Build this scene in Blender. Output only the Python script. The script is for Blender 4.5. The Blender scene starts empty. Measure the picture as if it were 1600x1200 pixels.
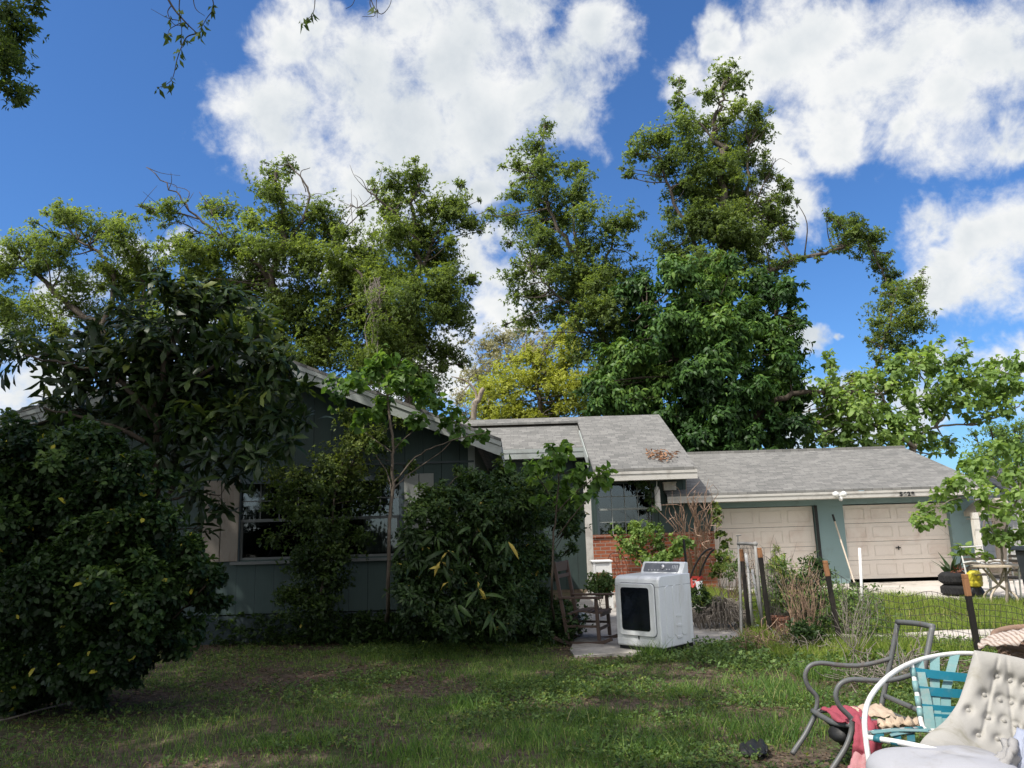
import bpy, math, random
import numpy as np
from mathutils import Vector, Matrix

random.seed(7)
RNG = np.random.default_rng(11)
scene = bpy.context.scene
COL = scene.collection

# ------------------------------------------------------------------ camera
CAM_H = 1.6
FPX = 1202.0
PITCH = math.radians(10.7)
ROLL = 0.030
sp, cp, sr, cr = math.sin(PITCH), math.cos(PITCH), math.sin(ROLL), math.cos(ROLL)
CF = np.array([0.0, cp, sp])
_up0 = np.array([0.0, -sp, cp]); _r0 = np.array([1.0, 0.0, 0.0])
CU = cr * _up0 + sr * _r0
CR = cr * _r0 - sr * _up0
CAM = np.array([0.0, 0.0, CAM_H])

def ray(u, v):
    return CF + (u - 800.0) / FPX * CR + (600.0 - v) / FPX * CU
def P(u, v, Y):
    d = ray(u, v); return CAM + d * (Y / d[1])
def gz(x, y):
    t = np.clip((np.asarray(y, float) - 10.0) / 7.0, 0, 1)
    return 0.18 * t * t * (3 - 2 * t)
def G(u, v, z=None):
    d = ray(u, v); zz = 0.0 if z is None else z
    for _ in range(6):
        p = CAM + d * ((zz - CAM_H) / d[2])
        if z is None: zz = float(gz(p[0], p[1]))
    return CAM + d * ((zz - CAM_H) / d[2])

cam_d = bpy.data.cameras.new("camera"); cam = bpy.data.objects.new("camera", cam_d); COL.objects.link(cam)
cam_d.sensor_fit = 'HORIZONTAL'; cam_d.sensor_width = 36.0; cam_d.lens = 36.0 * FPX / 1600.0
cam_d.clip_start = 0.05; cam_d.clip_end = 3000
M = Matrix(((CR[0], CU[0], -CF[0], 0), (CR[1], CU[1], -CF[1], 0), (CR[2], CU[2], -CF[2], CAM_H), (0, 0, 0, 1)))
cam.matrix_world = M
scene.camera = cam

# ------------------------------------------------------------------ render settings
scene.view_settings.view_transform = 'Standard'
scene.view_settings.look = 'None'
scene.view_settings.exposure = 0
scene.render.engine = 'CYCLES'
scene.cycles.max_bounces = 6
scene.cycles.diffuse_bounces = 3
scene.cycles.glossy_bounces = 2
scene.cycles.transmission_bounces = 4
scene.cycles.transparent_max_bounces = 6
scene.cycles.use_denoising = True
scene.cycles.sample_clamp_indirect = 4
scene.cycles.caustics_reflective = False
scene.cycles.caustics_refractive = False

# ------------------------------------------------------------------ objects helpers
def empty(name, loc=(0, 0, 0), label=None, cat=None, group=None, rz=0.0):
    o = bpy.data.objects.new(name, None); COL.objects.link(o)
    o.location = Vector([float(a) for a in loc]); o.rotation_euler = (0, 0, rz); o.empty_display_size = 0.2
    tag(o, label, cat, group)
    return o
def tag(o, label=None, cat=None, group=None, kind=None):
    if label: o["label"] = label
    if cat: o["category"] = cat
    if group: o["group"] = group
    if kind: o["kind"] = kind
    return o
def off_of(p):
    a = np.zeros(3)
    while p is not None:
        a += np.array(p.location); p = p.parent
    return a
def link_mesh(name, me, mat, parent=None):
    o = bpy.data.objects.new(name, me); COL.objects.link(o)
    if mat is not None:
        for m in (mat if isinstance(mat, (list, tuple)) else [mat]): me.materials.append(m)
    if parent is not None: o.parent = parent
    return o

class MB:
    def __init__(s): s.v = []; s.f = []
    def add(s, vs, fs):
        n = len(s.v); s.v += [tuple(float(c) for c in p) for p in vs]
        s.f += [tuple(i + n for i in f) for f in fs]; return s
    def box2(s, lo, hi):
        x0, y0, z0 = lo; x1, y1, z1 = hi
        return s.add([(x0,y0,z0),(x1,y0,z0),(x1,y1,z0),(x0,y1,z0),(x0,y0,z1),(x1,y0,z1),(x1,y1,z1),(x0,y1,z1)],
                     [(0,3,2,1),(4,5,6,7),(0,1,5,4),(1,2,6,5),(2,3,7,6),(3,0,4,7)])
    def box(s, c, sz, R=None):
        h = np.array(sz) / 2.0; vs = []
        for k in ((-1,-1,-1),(1,-1,-1),(1,1,-1),(-1,1,-1),(-1,-1,1),(1,-1,1),(1,1,1),(-1,1,1)):
            p = np.array(k) * h
            if R is not None: p = R @ p
            vs.append(p + np.array(c))
        return s.add(vs, [(0,3,2,1),(4,5,6,7),(0,1,5,4),(1,2,6,5),(2,3,7,6),(3,0,4,7)])
    def beam(s, a, b, w, h, up=(0,0,1)):
        a = np.array(a, float); b = np.array(b, float); d = b - a; L = np.linalg.norm(d); d = d / L
        side = np.cross(d, np.array(up, float)); n = np.linalg.norm(side)
        side = np.array([1.0,0,0]) if n < 1e-6 else side / n
        u2 = np.cross(side, d)
        R = np.stack([side, d, u2], axis=1)
        return s.box((a + b) / 2, (w, L, h), R)
    def slab(s, poly, vec):
        n = len(poly); a = [np.array(p, float) for p in poly]; b = [p + np.array(vec, float) for p in a]
        fs = [tuple(range(n)), tuple(range(2*n-1, n-1, -1))] + [(i, n+i, n+(i+1)%n, (i+1)%n) for i in range(n)]
        return s.add(a + b, fs)
    def tube(s, pts, r, n=8, closed=False, flat=1.0):
        pts = [np.array(p, float) for p in pts]; m = len(pts)
        rs = [r]*m if np.isscalar(r) else list(r)
        vs = []; prev = None
        for i, p in enumerate(pts):
            if closed: d = pts[(i+1)%m] - pts[(i-1)%m]
            else: d = pts[min(i+1, m-1)] - pts[max(i-1, 0)]
            L = np.linalg.norm(d); d = d / (L if L > 1e-9 else 1)
            if prev is None:
                ref = np.array([0,0,1.0]) if abs(d[2]) < 0.9 else np.array([1.0,0,0])
                a = np.cross(d, ref)
            else: a = prev - d * np.dot(prev, d)
            a = a / (np.linalg.norm(a) + 1e-12); b = np.cross(d, a); prev = a
            for k in range(n):
                t = 2*math.pi*k/n; vs.append(p + rs[i]*(math.cos(t)*a + flat*math.sin(t)*b))
        fs = []
        for i in range(m if closed else m-1):
            j = (i+1) % m
            for k in range(n):
                fs.append((i*n+k, i*n+(k+1)%n, j*n+(k+1)%n, j*n+k))
        if not closed:
            fs.append(tuple(range(n-1,-1,-1))); fs.append(tuple((m-1)*n+k for k in range(n)))
        return s.add(vs, fs)
    def lathe(s, prof, c, n=20, R=None):
        vs = []; m = len(prof)
        for r, z in prof:
            for k in range(n):
                t = 2*math.pi*k/n; p = np.array([r*math.cos(t), r*math.sin(t), z])
                if R is not None: p = R @ p
                vs.append(p + np.array(c))
        fs = []
        for i in range(m-1):
            for k in range(n): fs.append((i*n+k, i*n+(k+1)%n, (i+1)*n+(k+1)%n, (i+1)*n+k))
        fs.append(tuple(range(n-1,-1,-1))); fs.append(tuple((m-1)*n+k for k in range(n)))
        return s.add(vs, fs)
    def sphere(s, c, r, n=12, m=8):
        r = np.array([r]*3 if np.isscalar(r) else r, float)
        vs = [np.array(c) + r*np.array([0,0,-1])]
        for i in range(1, m):
            ph = -math.pi/2 + math.pi*i/m
            for k in range(n):
                t = 2*math.pi*k/n; vs.append(np.array(c) + r*np.array([math.cos(ph)*math.cos(t), math.cos(ph)*math.sin(t), math.sin(ph)]))
        vs.append(np.array(c) + r*np.array([0,0,1]))
        fs = [(0, 1+(k+1)%n, 1+k) for k in range(n)]
        for i in range(m-2):
            for k in range(n): fs.append((1+i*n+k, 1+i*n+(k+1)%n, 1+(i+1)*n+(k+1)%n, 1+(i+1)*n+k))
        b = 1+(m-2)*n; e = len(vs)-1
        fs += [(b+k, b+(k+1)%n, e) for k in range(n)]
        return s.add(vs, fs)
    def build(s, name, mat, parent=None, world=True, smooth=False, bevel=0.0, recalc=True):
        v = np.array(s.v, float).reshape(-1, 3)
        if parent is not None and world: v = v - off_of(parent)
        me = bpy.data.meshes.new(name); me.from_pydata(v.tolist(), [], s.f); me.update()
        if recalc:
            import bmesh
            bm = bmesh.new(); bm.from_mesh(me); bmesh.ops.recalc_face_normals(bm, faces=bm.faces); bm.to_mesh(me); bm.free()
        o = link_mesh(name, me, mat, parent)
        if smooth:
            me.polygons.foreach_set("use_smooth", [True]*len(me.polygons))
        if bevel > 0:
            md = o.modifiers.new("bevel", 'BEVEL'); md.width = bevel; md.segments = 2; md.limit_method = 'ANGLE'
        return o

def catmull(pts, sub=6):
    pts = [np.array(p, float) for p in pts]
    if len(pts) < 3:
        return [pts[0] + (pts[-1]-pts[0])*t/sub for t in range(sub+1)]
    q = [2*pts[0]-pts[1]] + pts + [2*pts[-1]-pts[-2]]
    out = []
    for i in range(1, len(q)-2):
        for t in range(sub):
            s = t/sub
            out.append(0.5*((2*q[i]) + (-q[i-1]+q[i+1])*s + (2*q[i-1]-5*q[i]+4*q[i+1]-q[i+2])*s*s + (-q[i-1]+3*q[i]-3*q[i+1]+q[i+2])*s**3))
    out.append(pts[-1]); return out

# ------------------------------------------------------------------ materials
def nt(m): m.use_nodes = True; t = m.node_tree; t.nodes.clear(); return t
def N(t, typ, **kw):
    n = t.nodes.new(typ)
    for k, v in kw.items():
        if k.startswith("i_"):
            n.inputs[k[2:].replace("_", " ")].default_value = v
        else: setattr(n, k, v)
    return n
def ramp(t, fac, stops):
    r = t.nodes.new('ShaderNodeValToRGB'); e = r.color_ramp.elements
    while len(e) > 1: e.remove(e[-1])
    e[0].position = stops[0][0]; e[0].color = (*stops[0][1], 1)
    for p, c in stops[1:]:
        q = e.new(p); q.color = (*c, 1)
    t.links.new(fac, r.inputs['Fac']); return r.outputs['Color']
def mixc(t, fac, a, b, mode='MIX'):
    m = t.nodes.new('ShaderNodeMix'); m.data_type = 'RGBA'; m.blend_type = mode
    for sock, val in ((m.inputs[0], fac), (m.inputs[6], a), (m.inputs[7], b)):
        if hasattr(val, 'is_output'): t.links.new(val, sock)
        elif isinstance(val, (int, float)): sock.default_value = val
        else: sock.default_value = (*val, 1)
    return m.outputs[2]
def noise(t, scale, detail=5, rough=0.6, vec=None, dist=0.0):
    n = t.nodes.new('ShaderNodeTexNoise'); n.inputs['Scale'].default_value = scale
    n.inputs['Detail'].default_value = detail; n.inputs['Roughness'].default_value = rough; n.inputs['Distortion'].default_value = dist
    if vec is not None: t.links.new(vec, n.inputs['Vector'])
    return n.outputs['Fac']
def math_(t, op, a, b=None, c=None, clamp=False):
    m = t.nodes.new('ShaderNodeMath'); m.operation = op; m.use_clamp = clamp
    for i, val in enumerate((a, b, c)):
        if val is None: continue
        if hasattr(val, 'is_output'): t.links.new(val, m.inputs[i])
        else: m.inputs[i].default_value = val
    return m.outputs[0]
def maprange(t, val, a, b, c=0.0, d=1.0, smooth=True):
    m = t.nodes.new('ShaderNodeMapRange'); m.interpolation_type = 'SMOOTHSTEP' if smooth else 'LINEAR'
    t.links.new(val, m.inputs[0])
    for i, x in enumerate((a, b, c, d)): m.inputs[i+1].default_value = x
    return m.outputs[0]
def scalevec(t, vec, s):
    m = t.nodes.new('ShaderNodeMapping'); m.inputs['Scale'].default_value = s; t.links.new(vec, m.inputs['Vector']); return m.outputs[0]
def finish(t, color, rough=0.6, bump=None, bump_d=0.01, spec=0.4, metallic=0.0):
    b = t.nodes.new('ShaderNodeBsdfPrincipled'); o = t.nodes.new('ShaderNodeOutputMaterial')
    if hasattr(color, 'is_output'): t.links.new(color, b.inputs['Base Color'])
    else: b.inputs['Base Color'].default_value = (*color, 1)
    if hasattr(rough, 'is_output'): t.links.new(rough, b.inputs['Roughness'])
    else: b.inputs['Roughness'].default_value = rough
    b.inputs['Specular IOR Level'].default_value = spec; b.inputs['Metallic'].default_value = metallic
    if bump is not None:
        bn = t.nodes.new('ShaderNodeBump'); bn.inputs['Distance'].default_value = bump_d; bn.inputs['Strength'].default_value = 0.7
        t.links.new(bump, bn.inputs['Height']); t.links.new(bn.outputs[0], b.inputs['Normal'])
    t.links.new(b.outputs[0], o.inputs[0]); return b
def objvec(t):
    return t.nodes.new('ShaderNodeTexCoord').outputs['Object']
def geopos(t):
    return t.nodes.new('ShaderNodeNewGeometry').outputs['Position']

def paint(name, col, dirt=(0.08, 0.06, 0.045), amt=0.35, scale=6.0, rough=0.55, bump=0.002, spec=0.4, metallic=0.0, streak=False, fine=60):
    m = bpy.data.materials.new(name); t = nt(m); v = geopos(t)
    vv = scalevec(t, v, (1, 1, 0.25)) if streak else v
    n1 = noise(t, scale, 6, 0.65, vv, 0.4); n2 = noise(t, fine, 3, 0.6, v)
    f = maprange(t, n1, 0.48, 0.75, 0, amt)
    c = mixc(t, f, col, dirt)
    c = mixc(t, maprange(t, n2, 0.3, 0.7, 0, 0.25), c, tuple(x*0.72 for x in col))
    finish(t, c, rough, n2, bump, spec, metallic); return m

def leafmat(name, stops, trans=0.3, rough=0.5, spec=0.2, tcol=None):
    m = bpy.data.materials.new(name); t = nt(m)
    a = t.nodes.new('ShaderNodeAttribute'); a.attribute_name = 'tint'
    c = ramp(t, a.outputs['Fac'], stops)
    b = t.nodes.new('ShaderNodeBsdfPrincipled'); t.links.new(c, b.inputs['Base Color'])
    b.inputs['Roughness'].default_value = rough; b.inputs['Specular IOR Level'].default_value = spec
    tr = t.nodes.new('ShaderNodeBsdfTranslucent')
    t.links.new(mixc(t, 1.0, c, tcol or (1.6, 1.6, 0.75), 'MULTIPLY'), tr.inputs['Color'])
    mx = t.nodes.new('ShaderNodeMixShader'); mx.inputs[0].default_value = trans
    t.links.new(b.outputs[0], mx.inputs[1]); t.links.new(tr.outputs[0], mx.inputs[2])
    o = t.nodes.new('ShaderNodeOutputMaterial'); t.links.new(mx.outputs[0], o.inputs[0]); return m

def bark(name, c1, c2, scale=9):
    m = bpy.data.materials.new(name); t = nt(m); v = geopos(t)
    n = noise(t, scale, 6, 0.7, scalevec(t, v, (1, 1, 0.3)), 0.5)
    finish(t, ramp(t, n, [(0.3, c1), (0.7, c2)]), 0.85, n, 0.03, 0.2); return m

MAT = {}
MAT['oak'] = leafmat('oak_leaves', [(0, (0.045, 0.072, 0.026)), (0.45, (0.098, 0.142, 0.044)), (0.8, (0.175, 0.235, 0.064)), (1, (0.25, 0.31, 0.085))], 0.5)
MAT['oak_bright'] = leafmat('bright_oak_leaves', [(0, (0.05, 0.08, 0.024)), (0.45, (0.108, 0.155, 0.043)), (0.8, (0.195, 0.255, 0.062)), (1, (0.27, 0.33, 0.085))], 0.5)  # slightly lighter leaf green than the plain oak
MAT['yellow'] = leafmat('yellow_green_leaves', [(0, (0.14, 0.165, 0.028)), (0.5, (0.32, 0.355, 0.06)), (1, (0.47, 0.48, 0.09))], 0.35)
MAT['pale'] = leafmat('pale_grey_leaves', [(0, (0.16, 0.16, 0.09)), (0.5, (0.28, 0.27, 0.16)), (1, (0.38, 0.35, 0.22))], 0.3)
MAT['broad'] = leafmat('broad_dark_leaves', [(0, (0.014, 0.036, 0.011)), (0.5, (0.042, 0.095, 0.022)), (0.85, (0.09, 0.17, 0.032)), (1, (0.15, 0.23, 0.045))], 0.25, 0.45)
MAT['light'] = leafmat('light_green_leaves', [(0, (0.05, 0.09, 0.025)), (0.5, (0.12, 0.20, 0.05)), (1, (0.22, 0.30, 0.08))], 0.38, 0.4)
MAT['light_pale'] = leafmat('pale_green_leaves', [(0, (0.08, 0.14, 0.04)), (0.5, (0.19, 0.29, 0.08)), (1, (0.32, 0.42, 0.13))], 0.45, 0.5)  # paler green than the light leaves
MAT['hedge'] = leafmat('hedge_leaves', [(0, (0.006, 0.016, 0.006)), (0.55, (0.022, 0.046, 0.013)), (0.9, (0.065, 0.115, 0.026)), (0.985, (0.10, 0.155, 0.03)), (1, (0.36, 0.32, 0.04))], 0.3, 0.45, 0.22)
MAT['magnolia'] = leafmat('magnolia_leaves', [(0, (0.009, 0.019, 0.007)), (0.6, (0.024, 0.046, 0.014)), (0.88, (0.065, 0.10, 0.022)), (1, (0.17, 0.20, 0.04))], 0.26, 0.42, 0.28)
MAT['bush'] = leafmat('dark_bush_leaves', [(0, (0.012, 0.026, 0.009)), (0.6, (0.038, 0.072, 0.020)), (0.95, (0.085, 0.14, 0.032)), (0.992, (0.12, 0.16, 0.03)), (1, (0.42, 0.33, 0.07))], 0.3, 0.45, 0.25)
MAT['vine'] = leafmat('vine_leaves', [(0, (0.02, 0.04, 0.011)), (0.6, (0.06, 0.10, 0.022)), (1, (0.22, 0.27, 0.07))], 0.4, 0.45, 0.25)
MAT['sapling'] = leafmat('sapling_leaves', [(0, (0.035, 0.075, 0.018)), (0.6, (0.09, 0.17, 0.036)), (1, (0.18, 0.28, 0.06))], 0.45, 0.4)
MAT['weed'] = leafmat('weed_leaves', [(0, (0.045, 0.080, 0.032)), (0.6, (0.14, 0.22, 0.066)), (1, (0.26, 0.28, 0.065))], 0.35, 0.5)
MAT['purple'] = leafmat('purple_leaves', [(0, (0.008, 0.006, 0.016)), (1, (0.025, 0.016, 0.045))], 0.15, 0.4, 0.4, (1, 1, 1))
MAT['dry'] = leafmat('dry_leaves', [(0, (0.06, 0.035, 0.02)), (0.6, (0.15, 0.095, 0.055)), (1, (0.30, 0.22, 0.14))], 0.2, 0.7, 0.2, (1, 1, 1))
MAT['grass'] = leafmat('grass_blades', [(0, (0.048, 0.095, 0.030)), (0.5, (0.122, 0.222, 0.060)), (0.9, (0.28, 0.38, 0.095)), (1, (0.46, 0.42, 0.22))], 0.5, 0.5, 0.15)
MAT['grass_painted_sunlit'] = leafmat('grass_painted_sunlit', [(0, (0.08, 0.13, 0.03)), (0.5, (0.20, 0.28, 0.06)), (0.9, (0.34, 0.41, 0.10)), (1, (0.5, 0.44, 0.2))], 0.5, 0.5, 0.15)  # lighter copy of the grass, sunlight put into the blade colour
MAT['stem_mid'] = bark('brown_stem', (0.05, 0.04, 0.03), (0.17, 0.14, 0.11))
MAT['dry_twig_pale'] = bark('pinkish_dry_twig', (0.24, 0.145, 0.10), (0.50, 0.36, 0.27), 14)
MAT['bark'] = bark('oak_bark', (0.035, 0.028, 0.022), (0.15, 0.125, 0.10))
MAT['bark_pale'] = bark('pale_bark', (0.20, 0.16, 0.12), (0.42, 0.36, 0.30))
MAT['stem'] = bark('dark_stem', (0.022, 0.017, 0.012), (0.075, 0.06, 0.045))
MAT['stem_pale'] = bark('grey_stem', (0.12, 0.10, 0.08), (0.30, 0.26, 0.21))
MAT['twig'] = bark('dry_twig', (0.15, 0.09, 0.055), (0.38, 0.27, 0.19), 14)
MAT['straw'] = bark('grey_straw', (0.10, 0.085, 0.07), (0.30, 0.265, 0.225), 14)

# ------------------------------------------------------------------ foliage
def nrm(a): return a / (np.linalg.norm(a, axis=-1, keepdims=True) + 1e-9)
def leaf_mesh(name, pos, axis, normal, L, W, tint, mat, parent=None, shape='diamond', fold=0.18, curl=0.12):
    n = len(pos)
    if parent is not None: pos = pos - off_of(parent)
    axis = nrm(axis); side = nrm(np.cross(axis, normal)); nor = np.cross(side, axis)
    L = L[:, None]; W = W[:, None]
    if shape == 'diamond':
        v = np.stack([pos, pos + axis*L*0.45 + side*W*0.5 + nor*W*fold, pos + axis*L - nor*L*curl, pos + axis*L*0.45 - side*W*0.5 + nor*W*fold], 1)
        nv = 4; fa = np.array([[0, 1, 2, 3]])
    else:
        w1, w2, s1, s2 = {'leaf6': (0.42, 0.40, 0.28, 0.68), 'oval': (0.40, 0.48, 0.22, 0.70), 'heart': (0.62, 0.42, 0.18, 0.62), 'obov': (0.26, 0.5, 0.30, 0.72)}[shape]
        mid = pos + axis*L*0.5 + nor*L*curl*0.35
        v = np.stack([pos, pos + axis*L*s1 + side*W*w1 + nor*W*fold, pos + axis*L*s2 + side*W*w2 + nor*(W*fold - L*curl*0.3), pos + axis*L - nor*L*curl,
                      pos + axis*L*s2 - side*W*w2 + nor*(W*fold - L*curl*0.3), pos + axis*L*s1 - side*W*w1 + nor*W*fold, mid], 1)
        nv = 7; fa = np.array([[0, 1, 2, 6], [2, 3, 4, 6], [4, 5, 0, 6]])
    v = v.reshape(-1, 3); nf = len(fa)
    idx = (np.arange(n)[:, None, None]*nv + fa[None]).reshape(-1)
    me = bpy.data.meshes.new(name)
    me.vertices.add(len(v)); me.vertices.foreach_set('co', v.astype(np.float32).ravel())
    me.loops.add(len(idx)); me.loops.foreach_set('vertex_index', idx.astype(np.int32))
    me.polygons.add(n*nf); me.polygons.foreach_set('loop_start', (np.arange(n*nf)*4).astype(np.int32))
    at = me.attributes.new('tint', 'FLOAT', 'FACE'); at.data.foreach_set('value', np.repeat(np.clip(tint, 0, 1), nf).astype(np.float32))
    me.update(calc_edges=True)
    return link_mesh(name, me, mat, parent)

def rosettes(tips, tdir, tt, k, L, rng, spread=1.0, droop=0.15, wr=0.5, jit=0.25):
    m = len(tips); tips = np.repeat(tips, k, 0); td = nrm(np.repeat(tdir, k, 0)); tt = np.repeat(tt, k)
    n = len(tips); ph = (np.tile(np.arange(k), m)*2.39996 + np.repeat(rng.uniform(0, 6.28, m), k))
    ref = np.where(np.abs(td[:, 2:3]) < 0.9, np.array([[0, 0, 1.0]]), np.array([[1.0, 0, 0]]))
    a = nrm(np.cross(td, ref)); b = np.cross(td, a)
    th = spread * rng.uniform(0.55, 1.15, n)
    rad = np.cos(ph)[:, None]*a + np.sin(ph)[:, None]*b
    ax = nrm(td*np.cos(th)[:, None] + rad*np.sin(th)[:, None] + np.array([0, 0, -droop]) + rng.normal(0, jit, (n, 3))*0.5)
    nor = nrm(td*0.8 + np.array([0, 0, 0.8]) - rad*0.3 + rng.normal(0, 0.35, (n, 3)))
    Ls = L * rng.uniform(0.5, 1.3, n)
    pos = tips + rng.normal(0, L*0.18, (n, 3))
    tint = tt + rng.normal(0, 0.13, n)
    return pos, ax, nor, Ls, Ls*wr*rng.uniform(0.85, 1.15, n), tint

def clump_tips(c, R, n, rng, nsub=6, flat=0.8, rough=0.5):
    """tips gathered in several uneven feathered sprays inside a ball of radius R"""
    nsub = max(3, int(nsub*1.6))
    sd_ = nrm(rng.normal(0, 1, (nsub, 3))); sc = sd_*(rng.uniform(0.15, 1.0, (nsub, 1))**0.7)*R*0.92
    sc[:, 2] *= flat
    which = rng.integers(0, nsub, n); d = rng.normal(0, 1, (n, 3)); L = np.linalg.norm(d, axis=1, keepdims=True); d = d/L*np.minimum(L, 2.0)
    sg = (rough*0.46*R)*rng.uniform(0.6, 1.25, (nsub, 1))[which]
    o = d*sg*np.array([1, 1, flat]); o = o + sd_[which]*(np.sum(o*sd_[which], 1, keepdims=True))*0.7
    p = sc[which] + o
    tone = rng.normal(0, 0.10, nsub)[which]
    dirs = nrm(nrm(d) + 0.6*nrm(p) + np.array([0, 0, 0.35]))
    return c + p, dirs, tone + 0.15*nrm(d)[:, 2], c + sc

LEAF_K, DENS_K = 0.78, 1.25
def plant(name, label, cat, D, clumps, base, limbs=(), mat='oak', bmat='bark', group=None, leaf=0.16, wr=0.5, k=6, dens=0.8,
          shape='diamond', spread=1.1, droop=0.15, dsp=1.5, seed=1, tone=0.5, tonevar=0.1, nsub=6, br=0.03, stems=True, top=0.0, yel=0.0, sat=2, flat=0.8,
          crown='crown', trunk='trunk', rough=0.5, dys=None, fold=0.18, curl=0.12, twigs=True, px=None):
    """clumps: (u, v, r) as read from the photograph's layout, each turned into a point of the real place at distance D"""
    rng = np.random.default_rng(seed)
    if D > 20: leaf *= LEAF_K; dens *= DENS_K; rough *= 1.12; nsub = int(nsub*1.5)
    root = empty(name, base, label, cat, group)
    mb = MB(); lp = []
    for lm in limbs:
        pts = [P(u, v, D + dd) for (u, v, dd) in lm[1]]
        if lm[0] == 'base': pts = [np.array(base, float) - np.array([0, 0, 0.1])] + pts
        r0, r1 = lm[2]; r0 *= (0.62 if D > 20 else 1); c = catmull(pts, 6); m = len(c)
        w = rng.normal(0, r0*0.35, (m, 3)); w[0] = 0
        c = [a + b for a, b in zip(c, w)]
        mb.tube(c, [r0 + (r1-r0)*(i/(m-1))**0.8 for i in range(m)], 7)
        if lm[0] == 'd':
            for _ in range(9):
                i_ = rng.integers(2, m); e_ = c[i_] + nrm(rng.normal(0, 1, 3) + np.array([0, 0, .3]))*rng.uniform(.4, 1.1)
                mb.tube(catmull([c[i_], (c[i_]+e_)/2 + rng.normal(0, .08, 3), e_], 3), np.linspace(0.013, 0.006, 7), 4)
        for i, p in enumerate(c): lp.append((p, r0 + (r1-r0)*i/(m-1)))
    A = [[], [], [], [], [], []]
    zs = [v for (_, v, *_) in clumps]; vmin, vmax = min(zs), max(zs)
    clumps = [tuple(c) for c in clumps]
    if D > 20 and sat:
        extra = []
        for cl in clumps:                       # small loose sprays round each mass give a ragged edge
            for _ in range(sat):
                a_ = rng.uniform(0, 6.283); q_ = rng.uniform(0.85, 1.45)*cl[2]
                extra.append((cl[0] + q_*math.cos(a_), cl[1] + q_*0.9*math.sin(a_), max(5, cl[2]*rng.uniform(0.16, 0.30))) + ((cl[3] + rng.normal(0, .4),) if len(cl) > 3 else ()))
        clumps = clumps + extra
    for ci, cl in enumerate(clumps):
        u, v, r = cl[:3]
        Y = D + (cl[3] if len(cl) > 3 else rng.uniform(-1, 1)*dsp)
        c = P(u, v, Y); R = r*Y/FPX
        n = max(4, int(dens*r*r/k))
        tips, dirs, tn, sc = clump_tips(c, R, n, rng, nsub, flat, rough)
        tt = tone + rng.normal(0, tonevar) + tn + top*((vmax - v)/(vmax - vmin + 1e-6) - 0.5)  # upper clumps and spray tops tinted lighter, toplight put into leaf colour
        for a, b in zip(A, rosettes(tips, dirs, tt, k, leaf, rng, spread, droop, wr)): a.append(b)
        if stems:
            if lp:
                q = min(lp, key=lambda e: np.linalg.norm(e[0]-c) + 0.8*max(0, e[0][2]-c[2]))
                s, rs = q[0], min(q[1]*0.7, br)
            else:
                s = np.array([base[0] + rng.normal(0, 0.12), base[1] + rng.normal(0, 0.12), base[2]-0.05]); rs = br
            mid = (s + c)/2 + rng.normal(0, 0.12, 3)*np.linalg.norm(c-s)*0.6
            bp = catmull([s, mid, c], 4)
            mb.tube(bp, [rs + (rs*0.3-rs)*i/(len(bp)-1) for i in range(len(bp))], 5)
            if twigs:
                for q in sc: mb.tube([c + (s-c)*0.12, (c+q)/2 + rng.normal(0, R*0.06, 3), q], [rs*0.35, rs*0.25, rs*0.12], 4)
    A = [np.concatenate(a) for a in A]
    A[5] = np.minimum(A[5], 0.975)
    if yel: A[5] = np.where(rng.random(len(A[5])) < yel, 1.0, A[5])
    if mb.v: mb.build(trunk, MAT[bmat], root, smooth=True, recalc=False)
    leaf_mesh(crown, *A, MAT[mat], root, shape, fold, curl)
    return root
# ------------------------------------------------------------------ sun and sky
SUN = np.array([-0.53, -0.38, 0.90]); SUN = SUN / np.linalg.norm(SUN)
sd = bpy.data.lights.new("sun", 'SUN'); so = bpy.data.objects.new("sun", sd); COL.objects.link(so)
sd.energy = 5.0; sd.angle = math.radians(0.53); sd.color = (1.0, 0.955, 0.88)
so.rotation_euler = Vector((-SUN[0], -SUN[1], -SUN[2])).to_track_quat('-Z', 'Y').to_euler(); so.location = (0, 0, 40)

CLOUDS = [(440,75,75),(430,180,85),(480,245,85),(560,120,110),(620,190,130),(560,300,70),(720,100,120),(760,200,120),(860,130,85),(915,70,75),(880,200,60),
 (700,290,80),(770,320,60),(820,270,50),(640,20,90),(470,20,60),(800,20,80),(730,420,60),(760,490,65),(715,540,60),(690,580,55),(800,420,40),
 (1072,92,52),(1150,110,80),(1230,60,100),(1330,110,100),(1290,200,60),(1420,90,130),(1500,170,110),(1550,80,95),(1420,220,48),(1590,215,50),(1120,30,40),
 (1470,365,50),(1540,400,75),(1610,380,90),(1500,440,60),(1570,465,60),(1275,530,34),(1240,515,40),(1315,527,16),(1235,330,52),(1190,350,55),(1210,250,50),
 (215,385,50),(280,370,32),(150,430,50),(60,590,60),(20,625,60),(0,380,40),(0,540,35),(1545,590,45),(1480,585,40),(1610,560,45),(1250,655,55),(1350,640,60),(540,345,45),(120,560,40),(1450,640,50),(300,480,60),(420,420,50),(520,430,55),(620,560,60),(250,560,60),(120,470,50)]
w = bpy.data.worlds.new("World"); scene.world = w; w.use_nodes = True
t = w.node_tree; t.nodes.clear()
sky = t.nodes.new('ShaderNodeTexSky'); sky.sky_type = 'NISHITA'; sky.sun_disc = False
sky.sun_elevation = math.asin(SUN[2]); sky.sun_rotation = math.atan2(SUN[0], SUN[1]); sky.altitude = 0; sky.air_density = 1.0; sky.dust_density = 0.6; sky.ozone_density = 2.5
skyc = mixc(t, 1.0, sky.outputs[0], (0.070, 0.114, 0.166), 'MULTIPLY')     # brings the sky to daylight strength, slightly deeper blue
gen = t.nodes.new('ShaderNodeTexCoord').outputs['Generated']
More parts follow.
